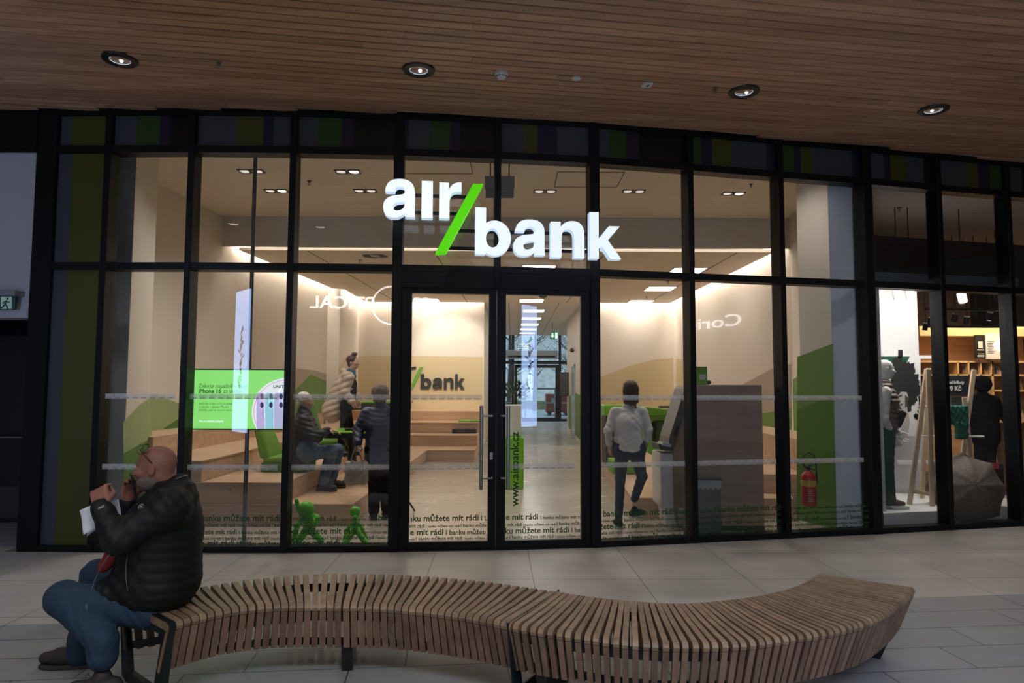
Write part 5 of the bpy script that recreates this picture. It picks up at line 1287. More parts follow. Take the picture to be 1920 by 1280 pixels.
def hand(S, wrist, dirv, palm, thumb_side, curl=(0.5, 0.5, 0.5, 0.5), sc=1.0, spread=0.0, thumb=(0.5, 0.7), tw=0.75):
    """palm with four unequal fingers and a thumb; palm = way the palm faces, thumb_side = +1/-1 along d x palm"""
    d = unit(dirv); n = unit(np.array(palm)-d*np.dot(palm, d)); a = np.cross(d, n)*thumb_side; w0 = np.array(wrist, float)
    M = np.array([d, a, n]).T
    S.cap(w0-d*.02*sc, w0+d*.02*sc, .027*sc, .028*sc, k=.015, flat=(n, .75)); S.box(w0+d*.052*sc, V3(.044, .041, .014)*sc, M, rd=.012*sc, k=.012)
    for j, (off, ln) in enumerate(((.031, .96), (.0105, 1.06), (-.0105, 1.0), (-.031, .80))):
        p = w0+d*.092*sc+a*off*sc; cu = curl[j]; ang = 0.0; dr = unit(d+a*spread*(off/.03)); r_ = .0092
        for sg, bend in ((.040, 0.75), (.026, 1.0), (.020, 0.7)):
            ang += cu*bend*1.35; dd = dr*math.cos(ang)+n*math.sin(ang); e = p+dd*sg*ln*sc
            S.cap(p, e, r_*sc, (r_-.0008)*sc, k=.0035); p = e; r_ -= .0007
    p = w0+d*.022*sc+a*.032*sc; t1 = unit(d*.75+a*tw+n*thumb[0]); t2 = unit(d*.9+a*(.15 if tw > .5 else -.5)+n*thumb[1])
    e = p+t1*.038*sc; S.cap(p, e, .014*sc, .011*sc, k=.012); e2 = e+t2*.030*sc; S.cap(e, e2, .011*sc, .0098*sc, k=.003); S.cap(e2, e2+unit(t2+n*.2)*.022*sc, .0098*sc, .0085*sc, k=.003)
def shoe(S, ankle, toe_dir, sc=1.0, z0=0.0, drop=None):
    d = unit((toe_dir[0], toe_dir[1], toe_dir[2] if len(toe_dir) > 2 else 0)); a = np.array(ankle, float); sd_ = unit(np.cross((0, 0, 1), d)); up = np.cross(d, sd_)
    h = drop if drop else a[2]-z0
    b = a-up*(h-.045*sc)
    S.cap(b-d*.045*sc, b+d*.10*sc, .045*sc, .042*sc, k=.02); S.cap(b+d*.08*sc, b+d*.165*sc-up*.006*sc, .041*sc, .034*sc, k=.02, flat=(up, .85)); S.cap(a+up*.0, b, .040*sc, .045*sc, k=.02)
def sole_from(name, ankle, toe_dir, m, parent, sc=1.0, z0=0.0, tilt=0.0, drop=None, th=0.022):
    d = Vector((toe_dir[0], toe_dir[1], toe_dir[2] if len(toe_dir) > 2 else 0)).normalized(); s_ = Vector((0, 0, 1)).cross(d).normalized(); up = d.cross(s_); a = Vector([float(v) for v in ankle])
    h = drop if drop else a.z-z0; b = a-up*h
    out = [(-.09, .030), (-.075, .040), (-.02, .042), (.05, .045), (.11, .048), (.16, .040), (.195, .018)]
    pts = [b+d*x*sc+s_*y*sc for x, y in out]+[b+d*x*sc-s_*y*sc for x, y in out[::-1]]
    return MB().slab(pts, up, th).build(name, m, parent, bevel=0.005)
skin_tone = lambda name, c: mat(name, c, 0.55, noise=0.10, nscale=25)
eyew = mat('eye_white', (0.55, 0.52, 0.50), 0.3); irism = mat('iris_dark', (0.03, 0.02, 0.015), 0.2)
# ================================================================== the seated man with the phone (foreground)
man = thing('person', 'bald bearded man in dark jacket and jeans sitting on the bench end, phone at mouth', 'person', (-1.85, 3.75, 0))
skin = skin_tone('skin_ruddy', (0.31, 0.13, 0.098))
YM = 3.78
def q3(px, py, Y): p = P(px, py, Y); return np.array(p)
hip = q3(312, 1098, 3.84); chest = q3(310, 985, 3.80); neckb = q3(321, 914, 3.80); HC = q3(292, 876, 3.76)
shN = q3(318, 950, 3.62); elN = q3(222, 1012, 3.50); wrN = q3(190, 952, 3.48)
shF = q3(320, 940, 4.00); elF = q3(232, 985, 4.08); wrF = q3(240, 938, 3.98)
knN = q3(118, 1122, 3.66); anN = q3(193, 1222, 3.60); hpN = q3(285, 1142, 3.72)
knF = q3(183, 1078, 4.06); anF = q3(152, 1218, 4.02); hpF = q3(300, 1120, 4.0)
lo, hi = V3(-2.85, 3.2, -0.02), V3(-1.45, 4.35, 1.45)
B = Soft(lo, hi, 0.006)
fw = unit((-1, -0.10, -0.06)); upv = unit((-0.05, 0, 1)); 
hq = head(B, HC, fw, upv, 0.98, chin=0.004)
B.cap(HC+V3(.035, 0, -.05), neckb, .058, .072, k=.03)
B.chain([hip+V3(0, 0, .02), chest-V3(0, 0, .08), neckb-V3(0, 0, .1)], [.13, .14, .09], k=.04)
for a, b, c_ in ((shN, elN, wrN), (shF, elF, wrF)): B.chain([a, b, c_], [.050, .040, .028], k=.03)
for a, b, c_ in ((hpN, knN, anN), (hpF, knF, anF)): B.chain([a, b, c_-V3(0, 0, .02)], [.075, .055, .040], k=.03)
# near hand: fist folded over the paper; far hand around the phone
hand(B, wrN+unit(wrN-elN)*.006+V3(.008, 0, 0), (-.42, .38, .72), (.25, .72, -.55), -1, curl=(1.1, 1.1, 1.15, 1.15), sc=1.12, thumb=(.6, .8), tw=.45)
hand(B, wrF, (.10, -.12, .95), (.75, -.6, 0), 1, curl=(.35, .45, .5, .55), sc=1.02, thumb=(.35, .3))
body = B.mesh('body', skin, man)
eyes(hq, 0.98, man, eyew, irism)
# brows and short beard
Bd = Soft(HC-.16, HC+.16, 0.004)
f_, l_, u_ = frame(fw, upv); M_ = np.array([f_, l_, u_]).T
Bd.ell(hq(.040, 0, -.084), V3(.052, .052, .046), M_, k=.02); Bd.ell(hq(.062, 0, -.070), V3(.040, .034, .040), M_, k=.02); Bd.ell(hq(.010, 0, -.070), V3(.050, .067, .040), M_, k=.02)
for sd_ in (-1, 1): Bd.ell(hq(.018, sd_*.040, -.072), V3(.060, .027, .042), M_, k=.02)
Bd.cap(hq(.098, -.022, -.050), hq(.098, .022, -.050), .010, k=.01); Bd.cap(hq(.096, 0, -.062), hq(.086, 0, -.062), .009, k=.004, op='cut')
Bd.bump(lambda X, Y, Z: 0.0015*np.sin(X*520)*np.sin(Y*480)*np.sin(Z*500))
beard_m = mat('grey_beard', (0.15, 0.115, 0.10), 0.9, noise=0.5, nscale=120)
Bd.mesh('beard', beard_m, man)
mb = MB()
for sd_ in (-1, 1): mb.tube([Vector(hq(.092, sd_*.012, .022)), Vector(hq(.091, sd_*.030, .030)), Vector(hq(.080, sd_*.048, .024))], [.004, .0055, .003], 6)
mb.build('eyebrows', beard_m, man, smooth=True)
# jeans
J = Soft(lo, hi, 0.007)
J.cap(hip+V3(0, 0, .03), hip+V3(-.06, .0, .03), .165, .15, k=.05); 
for a, b, c_ in ((hpN, knN, anN), (hpF, knF, anF)):
    J.cap(a, b, .105, .083, k=.05); J.cap(b, c_+V3(0, 0, .05), .083, .070, k=.04); J.cap(c_+V3(0, 0, .06), c_+V3(.0, 0, -.02), .070, .074, k=.02)
J.bump(lambda X, Y, Z: 0.0022*np.sin(Z*38+X*60+3*np.sin(X*25+Z*12))+0.0008*np.sin(X*150-Z*70+Y*60))
J.mesh('jeans', mat('blue_denim', (0.010, 0.032, 0.068), 0.8, noise=0.35, nscale=18, bump=0.2, bscale=300), man)
# jacket: thick body, collar, sleeves
K = Soft(lo, hi, 0.006)
K.cap(q3(302, 1080, 3.80), q3(308, 985, 3.80), .200, .185, k=.05, flat=((0, 1, 0), 1.2)); K.cap(q3(308, 985, 3.80), q3(322, 935, 3.80), .180, .125, k=.05, flat=((0, 1, 0), 1.3))
K.cap(q3(258, 1085, 3.76), q3(285, 1010, 3.78), .13, .13, k=.05); K.cap(q3(205, 1108, 3.74), q3(320, 1095, 3.78), .075, .11, k=.05, flat=((0, 1, 0), 1.6))
K.cap(neckb+V3(.02, 0, -.05), neckb+V3(-.005, 0, .012), .098, .086, k=.03)
K.cap(shN+V3(0, 0.03, 0), shN, .10, .098, k=.05); K.cap(shN, elN, .092, .075, k=.045); K.cap(elN, wrN, .074, .050, k=.03)
K.cap(shF, elF, .085, .068, k=.045); K.cap(elF, wrF-unit(wrF-elF)*.02, .066, .046, k=.03)
K.plane(q3(250, 1133, 3.78), (0.03, 0, -1)); 
K.ell(neckb+V3(-.02, 0, .055), V3(.078, .072, .05), None, k=.01, op='cut')
def jb(X, Y, Z):
    quilt = np.clip((X+1.93)/0.08, 0, 1)*np.clip((0.98-Z)/0.06, 0, 1)
    return 0.0028*np.sin(Z*60+X*70+4*np.sin(Y*14))*(1-quilt)+0.0022*np.sin(X*95-Z*50)*(1-quilt)-0.0035*np.abs(np.sin((Z+0.12*X)*PI/0.052))*quilt+0.002*quilt
K.bump(jb)
jackm = mat('dark_jacket', (0.0055, 0.008, 0.0085), 0.62, noise=0.25, nscale=14, spec=0.3)
K.mesh('jacket', jackm, man)
# knitted collar with lettering, cuff stripe, badge, zips
collar = MB(); nn_ = 36; cen = Vector(neckb)+Vector((.004, 0, .020)); tl = Matrix.Rotation(-0.40, 3, 'Y')
def ringpt(a, r, z): return cen+tl@Vector((r*1.0*math.cos(a), r*0.98*math.sin(a), z))
vs = []; fs = []
for k in range(nn_+1):
    a = -2.45+4.9*k/nn_
    for r_, z_ in ((.084, -.024), (.086, .018), (.078, .020), (.076, -.024)): vs.append(ringpt(a, r_, z_))
for k in range(nn_):
    for j in range(4): fs.append((4*k+j, 4*k+(j+1) % 4, 4*k+4+(j+1) % 4, 4*k+4+j))
fs += [(0, 1, 2, 3), (4*nn_, 4*nn_+1, 4*nn_+2, 4*nn_+3)]
collar.add(vs, fs); co = collar.build('collar', mat('black_rib_knit', (0.008, 0.008, 0.009), 0.8), man)
whi = mat('collar_print_white', (0.36, 0.34, 0.32), 0.7)
mb = MB()
for z_ in (-.020, .015): mb.tube([ringpt(-2.4+4.8*k/40, .0875, z_) for k in range(41)], .0017, 5)
mb.build('collar_stripe', whi, co)
mb = MB()
for k, ch in enumerate('TAILOR'):
    if ch == ' ': continue
    a = -2.0+k*0.20; o_ = ringpt(a, .0880, -.013); t_ = (ringpt(a+.02, .088, -.013)-o_).normalized(); uu = (ringpt(a, .088, .01)-o_).normalized()
    put_text(mb, ch, .030, o_, t_, uu, .0008, .0006)
mb.build('collar_lettering', whi, co)
ax_ = Vector(unit(wrN-elN)); cr_ = []
for nm, off, r_, mm in (('cuff', -.012, .050, jackm), ('cuff_stripe', .004, .0475, mat('cuff_stripe_cream', (0.30, 0.22, 0.15), 0.7)), ('cuff_band', .013, .046, mat('black_rib_knit'))):
    MB().cyl(Vector(wrN)+ax_*(off-.005), Vector(wrN)+ax_*(off+.005), r_, r_-.0015, 28).build(nm, mm, man, smooth='angle')
bp_ = P(265, 950, 3.50); bc = Vector((bp_.x, bp_.y+.0, bp_.z)); 
def toward(px, py, Yg, mesh_obj):
    """point on a mesh along the line of sight"""
    bvh_o = Vector((0, 0, CAM_H)); d = ray(px, py).normalized(); mw = world_loc(mesh_obj)
    hit, loc, nrm, _ = mesh_obj.ray_cast(bvh_o-mw, d)
    return (loc+mw, nrm) if hit else (P(px, py, Yg), Vector((0, -1, 0)))
bpy.context.view_layer.update()
jack_o = [o for o in man.children if o.name.startswith('jacket')][0]
loc, nrm = toward(265, 950, 3.5, jack_o); nrm = (nrm+Vector((0, -1, 0))*.8).normalized()
e1 = nrm.cross(Vector((0, 0, 1))).normalized()*-1; e2 = e1.cross(nrm)*-1
mb = MB(); mb.tube([loc+nrm*.003+e1*math.cos(a)*.013+e2*math.sin(a)*.013 for a in [0.6+5.4*k/24 for k in range(25)]], .0018, 6); mb.ball(loc+nrm*.003, .0045, 8); mb.slab([loc+nrm*.002+e1*.009*math.cos(a)+e2*.009*math.sin(a) for a in (0.3, 2.4, 4.5)], nrm, .001)
mb.build('sleeve_badge', whi, man)
zipm = mat('zip_silver', (0.22, 0.23, 0.25), 0.35, 0.6)
def on_line(pxs, r_, name, m):
    pts = []
    for x, y in pxs:
        l_, n_ = toward(x, y, 3.6, jack_o); pts.append(l_+Vector((0, -1, 0))*.003)
    return MB().tube(pts, r_, 6).build(name, m, man, smooth=True)
on_line([(240, 1038), (237, 1060), (237, 1085), (240, 1106)], .0022, 'pocket_zip', zipm)
on_line([(205, 1040), (190, 1062), (178, 1088), (170, 1112), (168, 1127)], .0028, 'front_zip', zipm)
l_, n_ = toward(166, 1128, 3.6, jack_o); mb = MB(); mb.tube([l_+Vector((-.004, -.01, -.005)), l_+Vector((-.008, -.012, -.03)), l_+Vector((-.004, -.012, -.05)), l_+Vector((.002, -.012, -.03)), l_+Vector((-.004, -.01, -.005))], .0022, 6); mb.build('zip_pull', zipm, man)
sh = MB(); a_ = P(200, 1052, 3.70); mb = Soft(V3(*a_)-.12, V3(*a_)+.12, .007); mb.cap(V3(*a_)+V3(.03, .02, .03), V3(*a_)+V3(-.015, .0, -.03), .05, .03, k=.01); mb.mesh('red_shirt', mat('red_jumper', (0.20, 0.012, 0.015), 0.8), man)
# glasses pushed up on the forehead
gl = thing('glasses', 'dark thin-rimmed glasses pushed up on the bald man\'s forehead', 'glasses', hq(.07, 0, .10))
mb = MB()
for sd_ in (-1, 1):
    mb.tube([Vector(hq(.055, sd_*.064, .108)), Vector(hq(.020, sd_*.080, .070)), Vector(hq(-.015, sd_*.083, .028))], .0026, 6)
mb.build('temple_arm', blackm, gl, smooth=True)
mb = MB(); fr_ = []
for sd_ in (-1, 1):
    c_ = Vector(hq(.064, sd_*.034, .106)); n1 = Vector(u_)*.6+Vector(f_)*.8; r1 = Vector(l_); r2 = Vector(np.cross(f_*.45+u_*.9, l_)).normalized()
    mb.tube([c_+r1*math.cos(2*PI*k/20)*.026+r2*math.sin(2*PI*k/20)*.018 for k in range(21)], .0020, 6)
mb.tube([Vector(hq(.068, -.010, .110)), Vector(hq(.071, 0, .113)), Vector(hq(.068, .010, .110))], .002, 6)
mb.build('lens_rim', blackm, gl, smooth=True)
# phone
pp = P(250, 912, 3.93)
ph = thing('phone', 'black smartphone held in front of the bald man\'s mouth', 'phone', pp)
Mp = Matrix.Rotation(0.55, 3, 'Z')@Matrix.Rotation(-0.22, 3, 'Y')
MB().obox(pp, (.0045, .036, .074), M=Mp).build('housing', blackm, ph, bevel=0.003, seg=2); MB().obox(pp+Mp@Vector((.0052, 0, 0)), (.0006, .033, .069), M=Mp).build('screen', mat('phone_glass', (0.01, 0.01, 0.012), 0.08), ph)
# paper
pa = thing('paper_sheet', 'folded white paper sheets hanging from the fist of the bald man', 'paper', q3(190, 965, 3.52))
papm = mat('white_paper', (0.66, 0.70, 0.80), 0.7)
def sheet(quad, Yv, bulge, name):
    a, b, c_, d = [P(x, y, Yv[i]) for i, (x, y) in enumerate(quad)]; n_ = 10; vs = []; fs = []
    for i in range(n_+1):
        for j in range(n_+1):
            u, v = i/n_, j/n_; p = a.lerp(b, u).lerp(d.lerp(c_, u), v)+Vector((0, -bulge*math.sin(PI*u)+0.004*math.sin(v*5), 0)); vs.append(p)
    m_ = (n_+1)**2; vs += [v+Vector((0, .0012, 0)) for v in vs]
    for i in range(n_):
        for j in range(n_):
            q = i*(n_+1)+j; fs += [(q, q+1, q+n_+2, q+n_+1), (m_+q, m_+q+n_+1, m_+q+n_+2, m_+q+1)]
    for i in range(n_):
        for q, r in ((i, i+1), (n_*(n_+1)+i, n_*(n_+1)+i+1)): fs.append((q, r, m_+r, m_+q))
        for q, r in ((i*(n_+1), (i+1)*(n_+1)), (i*(n_+1)+n_, (i+1)*(n_+1)+n_)): fs.append((q, r, m_+r, m_+q))
    MB().add(vs, fs).build(name, papm, pa, smooth=True)
sheet([(149, 957), (178, 944), (186, 990), (157, 1002)], (3.52, 3.54, 3.54, 3.50), 0.012, 'sheet')
sheet([(190, 940), (221, 936), (229, 972), (205, 990)], (3.56, 3.57, 3.58, 3.56), -0.008, 'sheet')
sheet([(163, 965), (200, 950), (181, 992), (164, 1005)], (3.55, 3.57, 3.57, 3.55), 0.0, 'sheet')
# shoes
shm = mat('brown_trail_shoe', (0.028, 0.022, 0.020), 0.7, noise=0.3, nscale=30); solem = mat('shoe_sole_grey', (0.035, 0.032, 0.03), 0.8); redm = mat('shoe_red_trim', (0.13, 0.012, 0.012), 0.6)
for an, td, lab in ((anN, (-.93, -.30), 'near'), (anF, (-.99, -.10), 'far')):
    S_ = Soft(V3(an[0]-.36, an[1]-.2, -.01), V3(an[0]+.2, an[1]+.2, an[2]+.08), .005); A_ = V3(an[0], an[1], 0.115); shoe(S_, A_, td, 1.12, 0.012)
    S_.plane((0, 0, .02), (0, 0, -1)); S_.mesh('shoe', shm, man)
    so = sole_from('sole', A_, td, solem, man, 1.12, 0.002)
    d = Vector((*td, 0)).normalized(); s_ = Vector((0, 0, 1)).cross(d)
    mb = MB()
    for k in range(4):
        c_ = Vector(A_)+d*(.045+.026*k); zt_ = .108-.012*k; mb.tube([Vector((c_.x, c_.y, zt_-.01))+s_*.026, Vector((c_.x, c_.y, zt_+.004)), Vector((c_.x, c_.y, zt_-.01))-s_*.026], .0026, 5)
    mb.tube([Vector((A_[0], A_[1], .10))+d*.04, Vector((A_[0], A_[1], .15))+d*.06+s_*.02, Vector((A_[0], A_[1], .12))+d*.075], .002, 5)
    mb.build('laces', solem, man)
    mb = MB(); mb.tube([Vector((A_[0], A_[1], .045))-d*.085+s_*-.036*.8, Vector((A_[0], A_[1], .030))-d*.02-s_*.047, Vector((A_[0], A_[1], .028))+d*.08-s_*.052], .006, 6); mb.build('heel_trim', redm, man, smooth=True)
# ================================================================== people inside the bank
skin2 = skin_tone('skin_fair', (0.50, 0.28, 0.20)); denim2 = mat('washed_denim', (0.055, 0.095, 0.15), 0.8, noise=0.3, nscale=20); blackcloth = mat('black_cloth', (0.0055, 0.0055, 0.006), 0.85, noise=0.2, nscale=20, spec=0.15)
def qa(px, py, Y): return np.array(P(px, py, Y))
def bounds(pts, pad=0.25):
    a = np.array(pts); return a.min(0)-pad, a.max(0)+pad
def folds(amp, f=1.0): return lambda X, Y, Z: amp*(np.sin(Z*70*f+X*45*f+3*np.sin(X*21+Y*9))+0.7*np.sin(X*110*f-Z*60*f+Y*50))
def puffer(period, amp, tilt=0.0): return lambda X, Y, Z: amp*(1-2*np.abs(np.sin((Z+tilt*X)*PI/period)))
def basic_body(root, J, m, fwd, hsc=0.95, vox=0.009, hands=None):
    lo, hi = bounds(list(J.values()), 0.22); B = Soft(lo, hi, vox)
    q = head(B, J['head'], fwd, J.get('headup', (0, 0, 1)) if 'headup' in J else (0, 0, 1), hsc, k=.012)
    B.cap(J['head']+V3(0, 0, -.05), J['neck'], .048, .055, k=.03); B.chain([J['pelvis'], J['chest'], J['neck']-V3(0, 0, .05)], [.08, .085, .05], k=.04)
    for s_ in 'LR':
        B.chain([J['sh'+s_], J['el'+s_], J['wr'+s_]], [.043, .034, .025], k=.02); B.chain([J['hip'+s_], J['kn'+s_], J['an'+s_]], [.07, .05, .036], k=.03)
        if hands and s_ in hands: hand(B, J['wr'+s_], *hands[s_])
    B.mesh('body', m, root); return q
def trousers(root, J, m, rs=(.095, .065, .052), k=.04, fold=0.0016, hipr=.14, vox=0.009, cut=None):
    pts = [J[a] for a in ('pelvis', 'hipL', 'hipR', 'knL', 'knR', 'anL', 'anR')]; lo, hi = bounds(pts, 0.22); S_ = Soft(lo, hi, vox)
    S_.cap(J['hipL']+V3(0, 0, .05), J['hipR']+V3(0, 0, .05), hipr, hipr, k=k)
    for s_ in 'LR':
        S_.cap(J['hip'+s_], J['kn'+s_], rs[0], rs[1], k=k); S_.cap(J['kn'+s_], J['an'+s_]+V3(0, 0, .01), rs[1], rs[2], k=.02)
    S_.bump(folds(fold)); return S_.mesh('trousers', m, root)
def shoes(root, J, dirs, m, ms, z0, sc=0.92):
    for s_ in 'LR':
        d = dirs[s_]; z_ = z0[s_] if isinstance(z0, dict) else z0; A = np.array([J['an'+s_][0], J['an'+s_][1], z_+.10])
        S_ = Soft(A-.32, A+.32, .008); shoe(S_, A, d, sc, z_+.012); S_.plane((0, 0, z_+.014), (0, 0, -1)); S_.mesh('shoe', m, root); sole_from('sole', A, d, ms, root, sc, z_+.002)
eye_set = (eyew, irism)
# ---- A: woman in a white shirt, walking away
def Yq(px, py): return qa(px, py, 8.02)
J = dict(pelvis=Yq(1179, 842), chest=Yq(1177, 790), neck=Yq(1180, 758), head=Yq(1182, 732), shL=Yq(1152, 770), shR=Yq(1205, 769), elL=qa(1140, 808, 7.98), wrL=qa(1143, 836, 8.05), elR=qa(1216, 806, 8.0), wrR=qa(1212, 829, 8.02),
         hipL=Yq(1166, 848), hipR=Yq(1193, 848), knL=Yq(1163, 897), anL=V3(qa(1160, 962, 7.95)[0], 7.95, .10), knR=qa(1204, 893, 7.93), anR=qa(1190, 936, 8.15))
root = thing('person', 'woman in white shirt and dark jeans walking away from the glass, seen from behind', 'person', (J['pelvis'][0], 8.0, 0))
basic_body(root, J, skin2, (0.1, 1, 0), 0.93, hands={'R': ((0, .05, -1), (-.9, .3, 0), -1, (.5, .5, .5, .5), .9), 'L': ((.1, .1, -1), (.9, .3, 0), 1, (.5, .5, .5, .5), .9)})
trousers(root, J, mat('dark_blue_jeans', (0.008, 0.022, 0.045), 0.75, noise=0.3, nscale=20), (.088, .058, .046), hipr=.118)
lo, hi = bounds([J[k] for k in ('pelvis', 'head', 'shL', 'shR', 'elL', 'elR', 'wrL', 'wrR')], .2); S_ = Soft(lo, hi, .007)
S_.cap(J['pelvis']+V3(0, 0, -.01), J['chest']+V3(0, 0, -.02), .172, .158, k=.05, flat=((0, 1, 0), .90)); S_.cap(J['chest'], J['neck']-V3(0, 0, .05), .165, .085, k=.05, flat=((0, 1, 0), .72)); S_.cap(J['shL']+V3(.01, 0, -.01), J['shR']+V3(-.01, 0, -.01), .048, k=.04)
S_.cap(J['neck']-V3(0, 0, .03), J['neck']+V3(0, 0, .02), .062, .058, k=.01)
for s_ in 'LR': S_.cap(J['sh'+s_]-V3(0, 0, .015), J['el'+s_], .056, .050, k=.03); S_.cap(J['el'+s_], J['wr'+s_]-unit(J['wr'+s_]-J['el'+s_])*.02, .050, .036, k=.02)
cz = J['pelvis'][2]; cxp = J['pelvis'][0]
X_, Y_, Z_ = S_.grid(); hem = (cz-.02+0.9*(X_-cxp)**2*1.6)-Z_+0*Y_; near = ((np.abs(X_-cxp) < .19)); S_.f = np.where(near & (Z_ < cz+.1), np.maximum(S_.f, hem), S_.f).astype(np.float32)
S_.bump(lambda X, Y, Z: 0.0034*np.sin(X*22+Z*40+3.5*np.sin(X*17+Z*11)+2*np.sin(Y*30))+0.0016*np.sin(X*70-Z*60+4*np.sin(Z*17+X*9))); S_.mesh('shirt', mat('white_shirt', (0.74, 0.71, 0.67), 0.8), root)
hm = mat('brown_hair', (0.055, 0.028, 0.017), 0.5, noise=0.4, nscale=60, stretch=(6, 6, 1)); h = J['head']; S_ = Soft(h-.3, h+.25, .006)
S_.ell(h+V3(0, -.015, .035), V3(.090, .100, .092), k=.02); S_.cap(h+V3(-.045, -.035, .0), h+V3(-.058, -.055, -.125), .048, .036, k=.03); S_.cap(h+V3(.045, -.035, .0), h+V3(.052, -.055, -.12), .048, .034, k=.03); S_.cap(h+V3(0, -.055, 0), h+V3(.0, -.078, -.14), .050, .036, k=.03)
S_.cap(h+V3(.035, -.075, -.10), h+V3(.045, -.10, -.20), .018, .008, k=.02); S_.ell(h+V3(0, .10, -.03), V3(.07, .06, .11), k=.02, op='cut')
S_.bump(lambda X, Y, Z: 0.0018*np.sin(X*260+4*np.sin(Z*14))); S_.mesh('hair', hm, root)
shoes(root, J, {'L': (-.12, 1, 0), 'R': (.75, .6, 0)}, blackcloth, mat('white_sole', (0.5, 0.5, 0.48), 0.6), {'L': 0.0, 'R': 0.08}, .9)
# ---- B: woman in the navy quilted coat with a tote bag
yb = 8.42
def Yq(px, py): return qa(px, py, yb)
J = dict(pelvis=Yq(714, 850), chest=Yq(714, 795), neck=Yq(714, 765), head=Yq(713, 739), shL=Yq(689, 775), shR=Yq(739, 775), elL=qa(672, 806, 8.40), wrL=qa(671, 830, 8.25), elR=qa(752, 812, 8.40), wrR=qa(748, 838, 8.3),
         hipL=Yq(703, 850), hipR=Yq(725, 850), knL=Yq(702, 905), anL=V3(Yq(701, 960)[0], yb, .10), knR=Yq(722, 905), anR=V3(Yq(722, 958)[0], yb+.1, .10))
root = thing('person', 'woman in long navy quilted coat with curly grey hair, back turned, holding a tote bag', 'person', (J['pelvis'][0], yb, 0))
basic_body(root, J, skin2, (-0.35, 1, 0), 0.93, hands={'L': ((-.05, -.1, -1), (.7, .7, 0), 1, (.9, .9, .9, .9), .88), 'R': ((0, -.1, -1), (-.7, .7, 0), -1, (.6, .6, .6, .6), .88)})
trousers(root, J, blackcloth, (.095, .075, .068), hipr=.13)
lo, hi = bounds([J[k] for k in ('pelvis', 'head', 'shL', 'shR', 'elL', 'elR', 'wrL', 'wrR', 'knL')], .2); S_ = Soft(lo, hi, .008)
S_.cap(J['pelvis']+V3(0, 0, -.14), J['chest'], .20, .175, k=.05, flat=((0, 1, 0), .78)); S_.cap(J['chest'], J['neck']-V3(0, 0, .04), .18, .10, k=.05, flat=((0, 1, 0), .75)); S_.cap(J['shL'], J['shR'], .07, k=.05)
S_.cap(J['neck']-V3(0, 0, .04), J['neck']+V3(0, 0, .045), .085, .075, k=.02)
for s_ in 'LR': S_.cap(J['sh'+s_], J['el'+s_], .080, .068, k=.03); S_.cap(J['el'+s_], J['wr'+s_], .068, .052, k=.02)
S_.plane((0, 0, J['pelvis'][2]-.165), (0, 0, -1)); S_.bump(lambda X, Y, Z: 0.0036*(1-2*np.abs(np.sin((Z-0.30*np.abs(X-J['pelvis'][0])+.008*np.sin(X*40))*PI/.058))))
S_.mesh('quilted_coat', mat('navy_quilt', (0.024, 0.028, 0.075), 0.5, noise=0.2, nscale=20), root)
h = J['head']; S_ = Soft(h-.2, h+.2, .006); S_.ell(h+V3(0, -.01, .03), V3(.105, .105, .098), k=.02); S_.ell(h+V3(0, -.03, -.05), V3(.085, .08, .06), k=.03); S_.ell(h+V3(-.04, .11, -.03), V3(.07, .06, .10), k=.02, op='cut')
S_.bump(lambda X, Y, Z: 0.011*np.sin(X*150+2*np.sin(Z*60))*np.sin(Y*140)*np.sin(Z*150+2*np.sin(X*50))); S_.mesh('hair', mat('curly_grey_brown_hair', (0.22, 0.15, 0.12), 0.8, noise=0.6, nscale=70), root)
shoes(root, J, {'L': (-.35, 1, 0), 'R': (.3, 1, 0)}, blackcloth, mat('black_sole', (0.02, 0.02, 0.02), 0.7), 0.0, .92)
tb = thing('tote_bag', 'pale beige cloth tote bag hanging from the navy coat woman\'s hand', 'bag', qa(668, 908, 8.25))
cloth = mat('beige_tote_cloth', (0.40, 0.345, 0.30), 0.85, noise=0.12, nscale=12)
a, b = qa(646, 864, 8.24), qa(691, 908, 8.24); S_ = Soft(np.minimum(a, b)-.12, np.maximum(a, b)+.12, .007); S_.box((a+b)/2, V3(abs(b[0]-a[0])/2, .05, abs(a[2]-b[2])/2), None, rd=.04, k=.01)
S_.bump(lambda X, Y, Z: 0.006*np.sin(X*40+Z*25+2*np.sin(Z*30))+.003*np.sin(X*90-Z*70)); S_.mesh('bag_body', cloth, tb)
for xs_ in (-.075, .075):
    MB().tube([Vector(((a[0]+b[0])/2+xs_, 8.215, a[2]-.01)), Vector(J['wrL'])+Vector((xs_*.18, -.05, -.03)), Vector(J['wrL'])+Vector((0.01, -.03, -.055))], .011, 8, flat=.4).build('strap', cloth, tb, smooth=True)
# ---- C: seated white-haired man at the green table
yc = 9.12
def Yq(px, py): return qa(px, py, yc)
J = dict(pelvis=Yq(570, 850), chest=Yq(569, 803), neck=Yq(571, 771), head=qa(573, 752, yc), shL=qa(572, 785, 9.32), shR=qa(570, 788, 8.95), elL=qa(592, 822, 9.4), wrL=qa(616, 806, 9.45), elR=qa(588, 818, 8.86), wrR=qa(617, 806, 8.98),
         hipL=qa(577, 850, 9.25), hipR=qa(577, 852, 9.0), knL=qa(634, 843, 9.32), anL=V3(qa(622, 905, 9.3)[0], 9.3, .36), knR=qa(622, 845, 9.0), anR=V3(qa(606, 915, 9.02)[0], 9.02, .36))
root = thing('person', 'white-haired man in black puffy jacket and jeans seated at the small green table', 'person', (J['pelvis'][0], yc, .245))
q = basic_body(root, J, skin2, (0.98, 0.12, -.12), 0.97, hands={'R': ((.95, .05, -.1), (0, 0, -1), -1, (.3, .3, .35, .4), .95), 'L': ((.95, -.1, -.1), (0, 0, -1), 1, (.3, .3, .35, .4), .95)}); eyes(q, .97, root, *eye_set)
